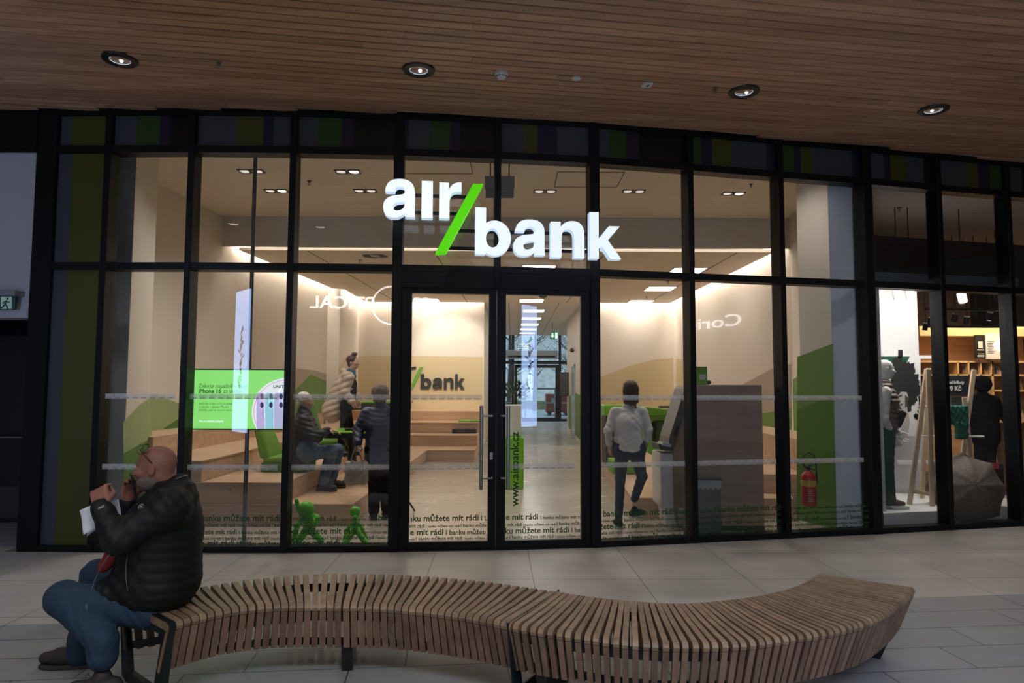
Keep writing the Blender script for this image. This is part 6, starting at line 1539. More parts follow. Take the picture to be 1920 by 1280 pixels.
trousers(root, J, denim2, (.098, .078, .068), hipr=.15)
lo, hi = bounds([J[k] for k in ('pelvis', 'head', 'shL', 'shR', 'elL', 'elR', 'wrL', 'wrR')], .25); S_ = Soft(lo, hi, .008)
S_.cap(J['pelvis']+V3(-.03, 0, -.05), J['chest'], .185, .185, k=.05); S_.cap(J['chest'], J['neck']-V3(0, 0, .05), .18, .10, k=.05); S_.cap(J['shL'], J['shR'], .085, k=.05); S_.cap(J['neck']-V3(.01, 0, .05), J['neck']+V3(-.01, 0, .02), .085, .075, k=.02)
for s_ in 'LR': S_.cap(J['sh'+s_], J['el'+s_], .082, .072, k=.04); S_.cap(J['el'+s_], J['wr'+s_]-unit(J['wr'+s_]-J['el'+s_])*.02, .070, .048, k=.02)
S_.plane(J['pelvis']+V3(0, 0, -.13), (.25, 0, -1)); S_.bump(puffer(.062, .006, .25)); S_.mesh('puffy_jacket', mat('black_puffer', (0.007, 0.007, 0.009), 0.5, noise=0.2, nscale=15, spec=0.3), root)
h = J['head']; S_ = Soft(h-.2, h+.2, .006); S_.ell(h+V3(-.028, 0, .040), V3(.098, .088, .088), k=.02); S_.ell(h+V3(-.07, 0, -.03), V3(.045, .070, .060), k=.02); S_.ell(h+V3(.085, 0, -.02), V3(.07, .12, .095), k=.015, op='cut')
S_.bump(lambda X, Y, Z: 0.003*np.sin(X*200+Z*90)*np.sin(Y*150)); S_.mesh('hair', mat('white_grey_hair', (0.62, 0.58, 0.54), 0.8, noise=0.35, nscale=60), root)
shoes(root, J, {'L': (.98, -.05, 0), 'R': (.96, -.2, 0)}, mat('black_leather', (0.012, 0.011, 0.011), 0.35), mat('black_sole'), .247, .98)
# ---- D: standing person in a long beige padded coat behind the table
yd = 11.1
def Yq(px, py): return qa(px, py, yd)
J = dict(pelvis=Yq(648, 762), chest=Yq(652, 722), neck=Yq(657, 698), head=Yq(662, 679), shL=qa(655, 708, yd+.17), shR=qa(653, 708, yd-.17), elL=qa(664, 735, yd+.2), wrL=qa(668, 752, yd+.1), elR=qa(646, 735, yd-.22), wrR=qa(660, 752, yd-.25),
         hipL=qa(648, 765, yd+.09), hipR=qa(648, 765, yd-.09), knL=qa(656, 800, yd+.1), anL=V3(qa(652, 850, yd)[0], yd+.1, .60), knR=qa(645, 800, yd-.1), anR=V3(qa(640, 850, yd)[0], yd-.1, .60))
dxs = -2.80-J['anR'][0]
if J['anR'][0] > -2.72:
    for kk in ('anL', 'anR'): J[kk] = J[kk]+V3(min(0, -2.78-J[kk][0]), 0, 0)
root = thing('person', 'standing person with a dark hair bun, blue scarf and long beige padded coat', 'person', (-2.80, yd, .49))
q = basic_body(root, J, skin2, (0.97, -0.15, 0), 0.95, hands={'R': ((.5, -.1, -.85), (0, 1, 0), 1, (.5, .5, .5, .5), .9), 'L': ((.5, .1, -.85), (0, -1, 0), -1, (.5, .5, .5, .5), .9)}); eyes(q, .95, root, *eye_set)
trousers(root, J, blackcloth, (.090, .066, .055), hipr=.12)
lo, hi = bounds([J[k] for k in ('pelvis', 'head', 'shL', 'shR', 'elL', 'elR', 'wrL', 'wrR', 'knL')], .35); S_ = Soft(lo, hi, .010)
S_.cap(J['pelvis']+V3(-.20, -.04, -.06), J['chest']+V3(-.06, 0, 0), .20, .18, k=.06, flat=((1, 0, 0), .85)); S_.cap(J['chest']+V3(-.04, 0, 0), J['neck']-V3(.03, 0, .05), .18, .10, k=.05); S_.cap(J['shL'], J['shR'], .09, k=.05); S_.ell(J['neck']+V3(-.09, 0, 0), V3(.07, .11, .07), k=.04)
for s_ in 'LR': S_.cap(J['sh'+s_], J['el'+s_], .085, .075, k=.04); S_.cap(J['el'+s_], J['wr'+s_], .075, .055, k=.02)
S_.cap(J['pelvis']+V3(.14, 0, -.3), J['neck']+V3(.12, 0, -.02), .085, .06, k=.01, op='cut'); S_.bump(puffer(.10, .008, -.35)); S_.mesh('padded_coat', mat('beige_padded', (0.46, 0.36, 0.27), 0.5, noise=0.1, nscale=10), root)
S_ = Soft(J['neck']-.25, J['neck']+.2, .008); S_.cap(J['neck']+V3(.0, -.05, .01), J['neck']+V3(.02, .05, .01), .055, k=.03); S_.ell(J['neck']+V3(.035, 0, -.06), V3(.06, .08, .075), k=.03); S_.bump(folds(.003, 1.6)); S_.mesh('scarf', mat('blue_scarf', (0.03, 0.10, 0.17), 0.9, noise=0.5, nscale=40), root)
S_ = Soft(J['chest']-.4, J['chest']+.3, .009); S_.cap(J['pelvis']+V3(.03, 0, -.02), J['chest']+V3(.03, 0, .02), .125, .12, k=.03, flat=((0, 1, 0), 1.1)); S_.mesh('dark_jumper', blackcloth, root)
h = J['head']; S_ = Soft(h-.2, h+.25, .006); S_.ell(h+V3(-.02, 0, .040), V3(.092, .085, .082), k=.02); S_.ell(h+V3(.02, 0, .135), V3(.048, .045, .030), k=.015); S_.ell(h+V3(-.05, 0, -.03), V3(.04, .06, .05), k=.02); S_.ell(h+V3(.09, 0, -.025), V3(.075, .11, .085), k=.015, op='cut')
S_.mesh('hair', mat('auburn_dark_hair', (0.05, 0.016, 0.010), 0.55, noise=0.4, nscale=60), root)
shoes(root, J, {'L': (1, 0, 0), 'R': (1, -.1, 0)}, mat('black_leather'), mat('black_sole'), .492, .92)

# ================================================================== two green abstract figurines
figm = mat('figurine_green', srgb(92, 190, 38), 0.45)
def figurine(label, parts, ball, br):
    b = Vector(ball); t = thing('figurine', label, 'figurine', (b.x, b.y, 0), 'green ball-headed figurines')
    pts = [p for c in parts for p in c[0]]+[np.array(ball)]; lo, hi = bounds(pts, .12); S_ = Soft(lo, hi, .006)
    for pp_, rs in parts: S_.chain([np.array(p) for p in pp_], rs, k=.022)
    S_.ell(ball, V3(br, br, br), k=.012); S_.plane((0, 0, .002), (0, 0, -1)); S_.mesh('figure', figm, t); return t
y1 = 7.08
f = lambda x, y, Y=y1: qa(x, y, Y)
figurine('larger green ball-headed figurine with a raised arm, at left beside the post', [
    ([f(590, 975), f(578, 992)], [.055, .050]), ([f(578, 990), f(566, 1005, 7.02), V3(f(556, 1012, 6.98)[0], 6.98, .03)], [.042, .034, .036]), ([f(578, 990), f(592, 1003, 7.12), V3(f(602, 1012, 7.15)[0], 7.15, .03)], [.042, .034, .036]),
    ([f(574, 972), f(560, 955, 7.06), f(556, 938, 7.04)], [.030, .022, .022]), ([f(570, 972), f(557, 985, 7.1), V3(f(551, 1008, 7.14)[0], 7.14, .03)], [.034, .028, .030]), ([f(590, 978), f(584, 975, 6.98)], [.026, .022]), ([f(574, 975), f(590, 972)], [.045, .05])], f(574+0, 955), .085)
figurine('smaller green ball-headed figurine with both legs spread, nearer the door', [
    ([f(666, 975), f(666, 992)], [.036, .034]), ([f(666, 990), V3(f(648, 1014, 7.02)[0], 7.02, .03)], [.032, .030]), ([f(666, 990), V3(f(686, 1014, 7.02)[0], 7.02, .03)], [.032, .030]),
    ([f(664, 976), f(652, 992, 7.14), V3(f(645, 1004, 7.2)[0], 7.2, .025)], [.022, .018, .018]), ([f(668, 976), f(680, 992, 7.14), V3(f(688, 1004, 7.2)[0], 7.2, .025)], [.022, .018, .018]), ([f(666, 984), f(666, 969, 6.98)], [.020, .019])], f(666, 959), .056)
# ================================================================== clothes and coffee shop at the right
wm = mat('shop_white', (0.72, 0.72, 0.71), 0.6); dkw = mat('shop_dark_wall', (0.10, 0.062, 0.042), 0.7); shopblack = mat('shop_black', (0.012, 0.011, 0.011), 0.6)
A9, A10, A11, A12 = [Vector((*NODE[k], 0)) for k in (9, 10, 11, 12)]
struct(MB().prism([(4.13, 7.84), (4.19, 7.81), (4.58, 8.80), (5.02, 11.5), (5.02, 16.0), (4.92, 16.0), (4.92, 11.5), (4.50, 8.9)], 0, 4.6).build('wall_shop_left', shopblack))
struct(MB().box(10.8, 11.0, 8.5, 16.2, 0, 4.6).build('wall_shop_right', shopblack)); struct(MB().box(4.95, 11.0, 16.0, 16.2, 0, 4.6).build('wall_shop_rear', dkw))
struct(MB().prism([(4.15, 7.90), (7.05, 8.55), (10.8, 9.3), (10.8, 16.0), (5.02, 16.0), (5.0, 11.5)], 4.0, 4.2).build('ceiling', mat('shop_ceiling_grey', (0.30, 0.25, 0.23), 0.8)))
mb = MB(); n_ = 3
for (x0, y0, x1, y1) in ((4.13, 7.86, 7.0, 8.55),): mb.hexa([(x0, y0+.10, 2.86), (x1, y1+.10, 2.86), (x1, y1+.22, 2.86), (x0, y0+.22, 2.86), (x0, y0+.10, 3.42), (x1, y1+.10, 3.42), (x1, y1+.22, 3.42), (x0, y0+.22, 3.42)])
struct(mb.build('wall_shop_fascia', shopblack))
mb = MB(); mb.hexa([(4.2, 7.95, 2.86), (6.3, 8.42, 2.86), (6.3, 8.44, 2.86), (4.2, 7.965, 2.86), (4.2, 7.95, 2.98), (6.3, 8.42, 2.98), (6.3, 8.44, 2.98), (4.2, 7.965, 2.98)]); mb.build('trim_17', mat('fascia_grey_band', (0.10, 0.13, 0.15), 0.4))['kind'] = 'structure'
plat = thing('display_platform', 'low white display platform along the window of the clothes shop', 'platform', (4.8, 8.4, 0))
MB().prism([(4.30, 8.00), (5.27, 8.23), (5.27, 8.80), (6.03, 8.80), (6.03, 8.42), (6.85, 8.60), (6.85, 9.35), (6.2, 9.35), (5.7, 9.1), (5.5, 9.65), (4.82, 9.65)], 0.001, 0.17).build('base', wm, plat, bevel=0.004)
# tall white back panel of the window display
bp = thing('display_back_panel', 'tall white back panel behind the mannequin and poster', 'display panel', (4.9, 9.55, .17))
c0, c1 = P(1642, 800, 9.56), P(1728, 800, 9.56)
MB().box(c0.x-.15, c1.x, 9.56, 9.62, 0.172, 3.3).build('panel', wm, bp)
bp2 = thing('display_side_panel', 'narrow white side panel left of the mannequin', 'display panel', (4.7, 8.9, .17)); MB().hexa([(4.36, 8.12, .172), (4.39, 8.11, .172), (c0.x-.1, 9.56, .172), (c0.x-.15, 9.56, .172), (4.36, 8.12, 2.84), (4.39, 8.11, 2.84), (c0.x-.1, 9.56, 2.84), (c0.x-.15, 9.56, 2.84)]).build('panel', wm, bp2)
c2 = P(1752, 668, 9.3); MB().box(c0.x, c2.x, 9.30, 9.33, P(1700, 672, 9.3).z, P(1700, 666, 9.3).z).build('hanging_bar', wm, bp)
MB().box(P(1680, 850, 9.4).x, c2.x, 9.36, 9.40, P(1700, 869, 9.4).z, P(1700, 863, 9.4).z).build('lower_bar', wm, bp)
for px in (1647,): MB().cyl(P(px, 668, 9.3), P(px, 540, 9.3), 0.003, n=6).build('hanging_wire', blackm, bp)
# photo poster of a woman with big dark curls: a plain generic portrait
po = thing('portrait_poster', 'large poster of a face with big dark curly hair on green leaves', 'poster', P(1700, 740, 9.28))
PY = 9.27
def pp2(px, py, l=0): return P(px, py, PY-l)
pb_ = MB().slab([pp2(1650, 817), pp2(1726, 817), pp2(1726, 667), pp2(1650, 667)], (0, 1, 0), 0.004).build('sheet', mat('poster_white', (0.70, 0.69, 0.67), 0.6), po)
pgreen = mat('poster_green', srgb(10, 72, 50), 0.6); pink = mat('poster_black', (0.008, 0.009, 0.009), 0.6); pskin = mat('poster_skin_grey', (0.42, 0.38, 0.36), 0.6); pdk = mat('poster_shadow', (0.05, 0.04, 0.04), 0.6)
def pf(pts, m, l, nm='poster_graphic'): return MB().slab([pp2(x, y, l) for x, y in pts], (0, -1, 0), 0.0006).build(nm, m, po)
pf([(1650, 668), (1706, 668), (1700, 680), (1680, 690), (1655, 700)], pgreen, .001)
rr = random.Random(3)
out_ = []
for k in range(140):
    a = 2*PI*k/140; v = 2.5*math.sin(a*5+1)+2*math.sin(a*11)+1.5*math.sin(a*23)+rr.uniform(-1.5, 1.5); out_.append((1696+(29+v)*math.cos(a), 724+(46+v)*math.sin(a)))
out_ = [(min(1725, max(1652, x)), max(668, y)) for x, y in out_]
pf(out_, pink, .002); pf([(1674, 672), (1690, 668), (1700, 700), (1680, 740), (1668, 700)], pink, .0022)
for k in range(16):
    a = rr.uniform(-.6, 1.6); c = (1708+14*math.cos(a), 752+26*math.sin(a)); pf([(c[0], c[1]), (min(1725, c[0]+5), c[1]+4), (min(1725, c[0]+9), c[1]+12), (c[0]+2, c[1]+7)], pgreen, .0024)
pf([(1683, 742), (1690, 734), (1700, 735), (1704, 746), (1701, 760), (1694, 769), (1687, 762), (1685, 752)], pskin, .003)
pf([(1690, 765), (1700, 760), (1706, 790), (1702, 816), (1684, 816), (1694, 790)], pskin, .0028)
pf([(1684, 742), (1691, 739), (1692, 742), (1686, 745)], pdk, .0036); pf([(1687, 757), (1694, 756), (1690, 761)], pdk, .0036); pf([(1697, 740), (1704, 746), (1701, 760), (1697, 765)], pdk, .0033)
MB().slab([pp2(1684, 668, .01), pp2(1692, 668, .01), pp2(1692, 656, .01), pp2(1684, 656, .01)], (0, -1, 0), .01).build('bulldog_clip', blackm, po)
# mannequin
ym = 8.42
def Yq(px, py): return qa(px, py, ym)
manq = thing('mannequin', 'white mannequin in brown quilted vest, green trousers and leopard boots', 'mannequin', (Yq(1662, 900)[0], ym, .17))
J = dict(head=Yq(1660, 692), neck=Yq(1655, 716), chest=Yq(1657, 752), pelvis=Yq(1657, 806), shN=qa(1660, 735, ym-.15), shF=qa(1656, 735, ym+.15), elN=qa(1657, 785, ym-.2), wrN=qa(1674, 818, ym-.12), elF=qa(1668, 780, ym+.2), wrF=qa(1684, 810, ym+.15),
         hN=qa(1660, 812, ym-.08), hF=qa(1657, 812, ym+.08), kN=qa(1661, 872, ym-.08), kF=qa(1656, 872, ym+.08), aN=V3(Yq(1659, 930)[0], ym-.09, .28), aF=V3(Yq(1654, 930)[0], ym+.08, .28))
mm = mat('mannequin_white', (0.66, 0.65, 0.62), 0.35); lo, hi = bounds(list(J.values()), .22); B = Soft(lo, hi, .008)
head(B, J['head'], (.98, -.1, -.05), (0, 0, 1), 1.0); B.cap(J['head']-V3(.01, 0, .05), J['neck'], .048, .052, k=.02); B.chain([J['pelvis'], J['chest'], J['neck']-V3(0, 0, .06)], [.11, .12, .07], k=.04)
for a, b, c_ in (('shN', 'elN', 'wrN'), ('shF', 'elF', 'wrF')): B.chain([J[a], J[b], J[c_]], [.045, .035, .025], k=.02)
hand(B, J['wrN'], (.5, .0, -.85), (.3, .9, 0), 1, (.25, .3, .35, .4), .95); hand(B, J['wrF'], (.6, 0, -.8), (.3, -.9, 0), -1, (.25, .3, .35, .4), .95)
for a, b, c_ in (('hN', 'kN', 'aN'), ('hF', 'kF', 'aF')): B.chain([J[a], J[b], J[c_]], [.07, .05, .035], k=.03)
B.mesh('body', mm, manq)
S_ = Soft(lo, hi, .008)
for a, b, c_ in (('hN', 'kN', 'aN'), ('hF', 'kF', 'aF')): S_.cap(J[a]+V3(0, 0, .03), J[b], .115, .085, k=.04); S_.cap(J[b], J[c_], .085, .075, k=.02)
S_.bump(folds(.0022)); S_.mesh('trousers', mat('forest_green_cloth', (0.006, 0.065, 0.042), 0.85, noise=0.2, nscale=20), manq)
S_ = Soft(lo, hi, .008)
for a, b, c_ in (('shN', 'elN', 'wrN'), ('shF', 'elF', 'wrF')): S_.cap(J[a], J[b], .065, .052, k=.03); S_.cap(J[b], J[c_]-unit(J[c_]-J[b])*.02, .052, .036, k=.02)
S_.cap(J['shN'], J['shF'], .06, k=.03); S_.cap(J['neck']-V3(0, 0, .06), J['neck']-V3(0, 0, .0), .085, .062, k=.03); S_.bump(folds(.0025)); S_.mesh('white_jumper', mat('white_knit', (0.62, 0.60, 0.56), 0.9), manq)
S_ = Soft(lo, hi, .007); S_.cap(J['pelvis']+V3(0, 0, .02), J['chest'], .150, .152, k=.05, flat=((0, 1, 0), 1.12)); S_.cap(J['chest'], J['neck']-V3(0, 0, .06), .152, .10, k=.05, flat=((0, 1, 0), 1.2)); S_.cap(J['neck']-V3(0.01, 0, .06), J['neck']-V3(.005, 0, .015), .08, .07, k=.02)
S_.cap(J['shN']-V3(0, .1, .0), J['shN']-V3(0, .02, .12), .055, .04, k=.01, op='cut'); S_.bump(lambda X, Y, Z: .007*(1-2*np.abs(np.sin(Z*PI/.062)))-.002*np.abs(np.sin((X+Y)*30))); S_.mesh('quilted_vest', mat('taupe_quilt', (0.145, 0.098, 0.078), 0.4, noise=0.2, nscale=15), manq)
leo = mat('leopard_cloth', (0.075, 0.05, 0.035), 0.7, noise=0.85, nscale=90)
for a in ('aN', 'aF'):
    A = np.array([J[a][0], J[a][1], .295]); S_ = Soft(A-.3, A+.3, .008); shoe(S_, A, (.95, -.3 if a == 'aN' else .1, 0), .9, .20); S_.cap(A, A+V3(0, 0, .06), .05, .055, k=.02); S_.plane((0, 0, .190), (0, 0, -1)); S_.mesh('boot', leo, manq)
bx = MB().obox(qa(1697, 800, ym-.18), (0.02, 0.02, 0.02))
hb = thing('belt_bag', 'small black cross-body bag worn over the mannequin\'s quilted vest', 'bag', qa(1688, 790, ym-.05))
a = qa(1686, 785, ym-.08); S_ = Soft(a-.2, a+.2, .006); S_.box(a, V3(.055, .035, .11), np.array(Matrix.Rotation(.45, 3, 'Y')), rd=.03); S_.mesh('bag_body', mat('black_leather'), hb)
MB().tube([qa(1655, 722, ym-.16), qa(1668, 745, ym-.21), qa(1678, 768, ym-.16), qa(1686, 782, ym-.12)], .012, 8, flat=.5).build('strap', mat('black_leather'), hb, smooth=True)
tag(MB().lathe([(0.20, .172), (0.20, .184), (0.001, .184), (0.001, .172)], (J['aN'][0]+.06, ym-.02, 0), 40).build('mannequin_stand', glass('stand_glass', (0.75, 0.8, 0.78)), base=(J['aN'][0]+.06, ym, .172)), 'round glass disc under the mannequin\'s boots', 'stand')
# pine A-frame racks
pine = wood('pine', (0.52, 0.37, 0.25), (0.68, 0.52, 0.37), 0.5, 'Z', .6, bump=.02)
rk = thing('clothes_rack', 'pine A-frame clothes rack standing between the mannequin and the umbrella', 'rack', (5.2, 8.75, .17))
def rb(a, b, nm='leg', w_=.055): MB().bar(a, b, w_, .03, up=(0, 1, 0)).build(nm, pine, rk, bevel=.003, seg=1)
def onp(px, py, Y, z=None):
    p = P(px, py, Y)
    if z is not None: p.z = z
    return p
rb(onp(1705, 940, 8.60, .172), onp(1738, 692, 8.60)); rb(onp(1748, 945, 8.50, .172), onp(1740, 692, 8.52)); rb(onp(1741, 690, 9.0), onp(1728, 930, 9.08, .172), 'leg')
rb(P(1712, 920, 8.6), P(1752, 928, 8.6), 'cross_bar', .04)
MB().cyl(P(1716, 817, 8.66), P(1845, 818, 8.66), .011, n=10).build('hanging_rod', wm, rk); MB().cyl(P(1730, 762, 8.66), P(1745, 762, 8.66), .012, n=10).build('peg', pine, rk)
rb(P(1826, 693, 8.75), onp(1806, 850, 8.70)); rb(P(1808, 745, 8.72), P(1820, 855, 8.72)); 
for px, py in ((1737, 704), (1744, 704), (1714, 872), (1745, 876)): MB().cyl(P(px, py, 8.57), P(px, py, 8.60), .008, n=10).build('bolt', blackm, rk)
gt = thing('hanging_trousers', 'folded green trousers hung over the rod of the pine rack', 'trousers', P(1800, 790, 8.62))
S_ = Soft(qa(1779, 826, 8.5), qa(1818, 755, 8.75), .008); a, b = qa(1779, 826, 8.6), qa(1818, 755, 8.6)
S_ = Soft(np.minimum(a, b)-.15, np.maximum(a, b)+.15, .008); S_.box(qa(1795, 778, 8.62), V3(.13, .03, .12), None, rd=.02, k=.02); S_.box(qa(1803, 808, 8.62), V3(.075, .03, .10), None, rd=.02, k=.04); S_.bump(folds(.004)); S_.mesh('cloth', mat('bright_green_cloth', (0.008, 0.12, 0.075), 0.85), gt)
pt = thing('price_board', 'dark blue-grey price board ending in 99 Kč, hung above the green trousers', 'price board', P(1795, 720, 8.9))
MB().box(P(1760, 700, 8.9).x, P(1815, 700, 8.9).x, 8.9, 8.92, P(1790, 742, 8.9).z, P(1790, 704, 8.9).z).build('board', mat('board_slate', (0.018, 0.023, 0.03), 0.5), pt)
mb = MB()
for body, px, py, h_ in (('lněné kalhoty', 1772, 719, 5.5), ('1 299 Kč', 1763, 732, 9)):
    o = P(px, py, 8.895); e = P(px, py-h_, 8.895); put_text(mb, body, (e.z-o.z)/.73, o, (1, 0, 0), (0, 0, 1), .004, .001, xs=.86)
mb.build('printed_text', wm, pt)
MB().box(P(1782, 750, 8.95).x, P(1802, 750, 8.95).x, 8.93, 8.95, P(1790, 762, 8.95).z, P(1790, 744, 8.95).z).build('lower_picture', mat('grey_picture', (0.15, 0.15, 0.15), .5, noise=.9, nscale=25), pt)
# open umbrella lying on its side
um = thing('umbrella', 'open leopard-print umbrella resting on its side in the shop window', 'umbrella', (5.35, 8.42, .17))
uc = P(1812, 915, 8.58); axis = Vector((-.25, -1, .28)).normalized(); e1 = axis.cross(Vector((0, 0, 1))).normalized(); e2 = e1.cross(axis); Mx = Matrix((e1, e2, axis)).transposed()
mb = MB(); nr, na = 10, 48; vs = []; fs = []; R_ = 0.45
for i in range(nr+1):
    th_ = (i/nr)*1.12
    for k in range(na):
        a = 2*PI*k/na; rib = abs(math.sin(a*4)); rad = R_*math.sin(th_)/math.sin(1.12)*(1-.10*rib*(i/nr)); h_ = 0.30*(math.cos(th_)-math.cos(1.12))/(1-math.cos(1.12))-.018*rib*(i/nr)*1.5
        vs.append(uc+Mx@Vector((rad*math.cos(a), rad*math.sin(a), h_)))
for i in range(nr):
    for k in range(na): fs.append((i*na+k, i*na+(k+1) % na, (i+1)*na+(k+1) % na, (i+1)*na+k))
mb.add(vs, fs); uo = mb.build('canopy', mat('leopard_umbrella', (0.12, 0.095, 0.078), 0.7, noise=0.95, nscale=48), um, smooth=True); so_ = uo.modifiers.new('solid', 'SOLIDIFY'); so_.thickness = .003
for k in range(8):
    a = 2*PI*k/8; MB().tube([uc+Mx@Vector((R_*math.sin(t_)/math.sin(1.12)*math.cos(a)*.985, R_*math.sin(t_)/math.sin(1.12)*math.sin(a)*.985, 0.30*(math.cos(t_)-math.cos(1.12))/(1-math.cos(1.12))-.008)) for t_ in (0.02, .4, .8, 1.12)], .003, 5).build('rib', blackm, um)
MB().cyl(uc+Mx@Vector((0, 0, .33)), uc-axis*.32, .006, n=8).build('shaft', blackm, um); MB().tube([uc-axis*.32, uc-axis*.40, uc-axis*.42+e1*.03], .013, 8).build('handle', blackm, um, smooth=True)
MB().tube([uc+Mx@Vector((.40, .05, 0)), uc+Mx@Vector((.42, -.05, .02)), uc+Mx@Vector((.41, -.12, 0))], .006, 6).build('wrist_strap', blackm, um, smooth=True)
# floor boxes and red item behind the umbrella
t = thing('magazine_box', 'dark box with small red label behind the umbrella', 'box', (6.3, 9.0, .17))
c = P(1862, 870, 9.1); MB().obox((c.x, 9.2, (c.z+.174)*.5), (.14, .10, (c.z-.174)*.5), .2).build('box', blackm, t); MB().box(c.x-.06, c.x+.06, 9.08, 9.085, c.z-.06, c.z+.02).build('label', mat('label_red', (.30, .02, .04), .5), t)
# shopper in black
yq = 10.3
def Yq(px, py): return qa(px, py, yq)
J = dict(pelvis=Yq(1848, 812), chest=Yq(1845, 768), neck=Yq(1843, 742), head=Yq(1840, 722), shL=Yq(1826, 752), shR=Yq(1862, 752), elL=qa(1822, 785, yq+.1), wrL=qa(1830, 808, yq+.25), elR=qa(1880, 775, yq+.1), wrR=qa(1893, 795, yq+.3),
         hipL=Yq(1840, 815), hipR=Yq(1856, 815), knL=Yq(1838, 868), anL=V3(Yq(1838, 920)[0], yq, .10), knR=Yq(1856, 868), anR=V3(Yq(1857, 920)[0], yq, .10))
root = thing('person', 'shopper in dark hooded coat seen from behind, reaching towards the shelf', 'person', (J['pelvis'][0], yq, 0))
basic_body(root, J, skin2, (0.3, 1, 0), 0.95, hands={'R': ((.5, .6, -.4), (0, -.2, -1), 1, (.4, .4, .4, .4), .9), 'L': ((0, .5, -.8), (.8, 0, 0), 1, (.5, .5, .5, .5), .9)})
trousers(root, J, blackcloth, (.10, .075, .06), hipr=.14)
lo, hi = bounds([J[k] for k in ('pelvis', 'head', 'shL', 'shR', 'elL', 'elR', 'wrL', 'wrR')], .25); S_ = Soft(lo, hi, .010)
S_.cap(J['pelvis']+V3(0, 0, -.05), J['chest'], .20, .19, k=.05, flat=((0, 1, 0), .8)); S_.cap(J['chest'], J['neck']-V3(0, 0, .04), .19, .11, k=.05, flat=((0, 1, 0), .8)); S_.cap(J['shL'], J['shR'], .08, k=.05); S_.ell(J['head']+V3(0, -.03, .02), V3(.12, .12, .13), k=.04); S_.ell(J['head']+V3(.03, .12, 0), V3(.08, .08, .10), k=.02, op='cut')
for s_ in 'LR': S_.cap(J['sh'+s_], J['el'+s_], .085, .07, k=.04); S_.cap(J['el'+s_], J['wr'+s_]-unit(J['wr'+s_]-J['el'+s_])*.03, .07, .05, k=.02)
S_.bump(folds(.003)); S_.mesh('hooded_coat', blackcloth, root)
shoes(root, J, {'L': (0, 1, 0), 'R': (.3, 1, 0)}, blackcloth, mat('black_sole'), 0.0, .95)
# shelf wall with goods
ys = 13.0
sh = thing('shelf_unit', 'warm lit oak wall shelving with goods at the rear of the right shop', 'shelving', (6.4, ys, 0))
oak = wood('shelf_oak', (0.50, 0.31, 0.15), (0.66, 0.43, 0.22), 0.5, 'X', .6, bump=.02)
x0, x1 = P(1775, 700, ys).x, P(1925, 700, ys).x
def zz(py): return P(1830, py, ys).z
MB().box(x0-.5, x1+.3, ys+.45, ys+.5, 0, zz(612)).build('back_panel', oak, sh)
MB().box(x0-.5, x1+.3, ys-.02, ys+.45, zz(630), zz(612)).build('top_box', oak, sh)
for py in (678, 703, 732, 790): MB().box(x0-.5 if py < 700 or py == 703 else P(1862, 700, ys).x, x1+.3, ys, ys+.45, zz(py)-.018, zz(py)+.018).build('shelf', oak, sh)
for px in (1797, 1817, 1840, 1862): MB().box(P(px, 700, ys).x-.014, P(px, 700, ys).x+.014, ys, ys+.45, zz(705), zz(678)).build('divider', oak, sh)
MB().box(P(1861, 700, ys).x-.02, P(1861, 700, ys).x+.02, ys, ys+.45, 0, zz(630)).build('upright', oak, sh)
for a, b, c_, d in ((1798, 672, 1816, 628),): 
    t = thing('poster_panel', 'black poster with a pale coffee machine drawing above the shelves', 'poster', P(1807, 650, ys-.03)); MB().box(P(a, 0, ys).x, P(1816, 0, ys).x, ys-.055, ys-.03, zz(672), zz(628)).build('sheet', blackm, t)
    MB().box(P(1803, 0, ys).x, P(1811, 0, ys).x, ys-.062, ys-.056, zz(653), zz(640)).build('picture', mat('picture_pale', (.5, .48, .45), .5), t); MB().box(P(1801, 0, ys).x, P(1813, 0, ys).x, ys-.062, ys-.056, zz(657), zz(655)).build('picture', mat('picture_pale'), t)
    for k in range(3): MB().box(P(1801, 0, ys).x, P(1813, 0, ys).x, ys-.062, ys-.056, zz(664+2.5*k), zz(663+2.5*k)).build('printed_line', mat('picture_pale'), t)
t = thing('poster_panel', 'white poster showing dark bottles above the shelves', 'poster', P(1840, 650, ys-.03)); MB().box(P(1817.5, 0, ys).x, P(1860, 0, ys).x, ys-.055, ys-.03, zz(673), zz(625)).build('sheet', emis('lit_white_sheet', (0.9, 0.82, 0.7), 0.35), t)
for px, py0, py1, m_ in ((1845, 665, 645, blackm), (1850, 655, 638, mat('label_red')), (1856, 665, 648, mat('bottle_brown', (.10, .03, .02), .4))): MB().box(P(px-2.2, 0, ys).x, P(px+2.2, 0, ys).x, ys-.064, ys-.056, zz(py0), zz(py1)).build('bottle_picture', m_, t)
for k in range(8): MB().box(P(1820, 0, ys).x, P(1832-(k % 3)*2, 0, ys).x, ys-.062, ys-.056, zz(641+3*k), zz(640+3*k)).build('printed_line', mat('grey_picture'), t)
rr = random.Random(8)
pk = [mat('packet_%d' % k, c, .35, noise=.5, nscale=30) for k, c in enumerate([(.35, .20, .10), (.20, .10, .05), (.5, .42, .33), (.10, .06, .04), (.30, .12, .08), (.16, .15, .14)])]
first = None; wordsA = ['brown', 'dark brown', 'pale', 'black', 'reddish', 'grey']
kk = 0
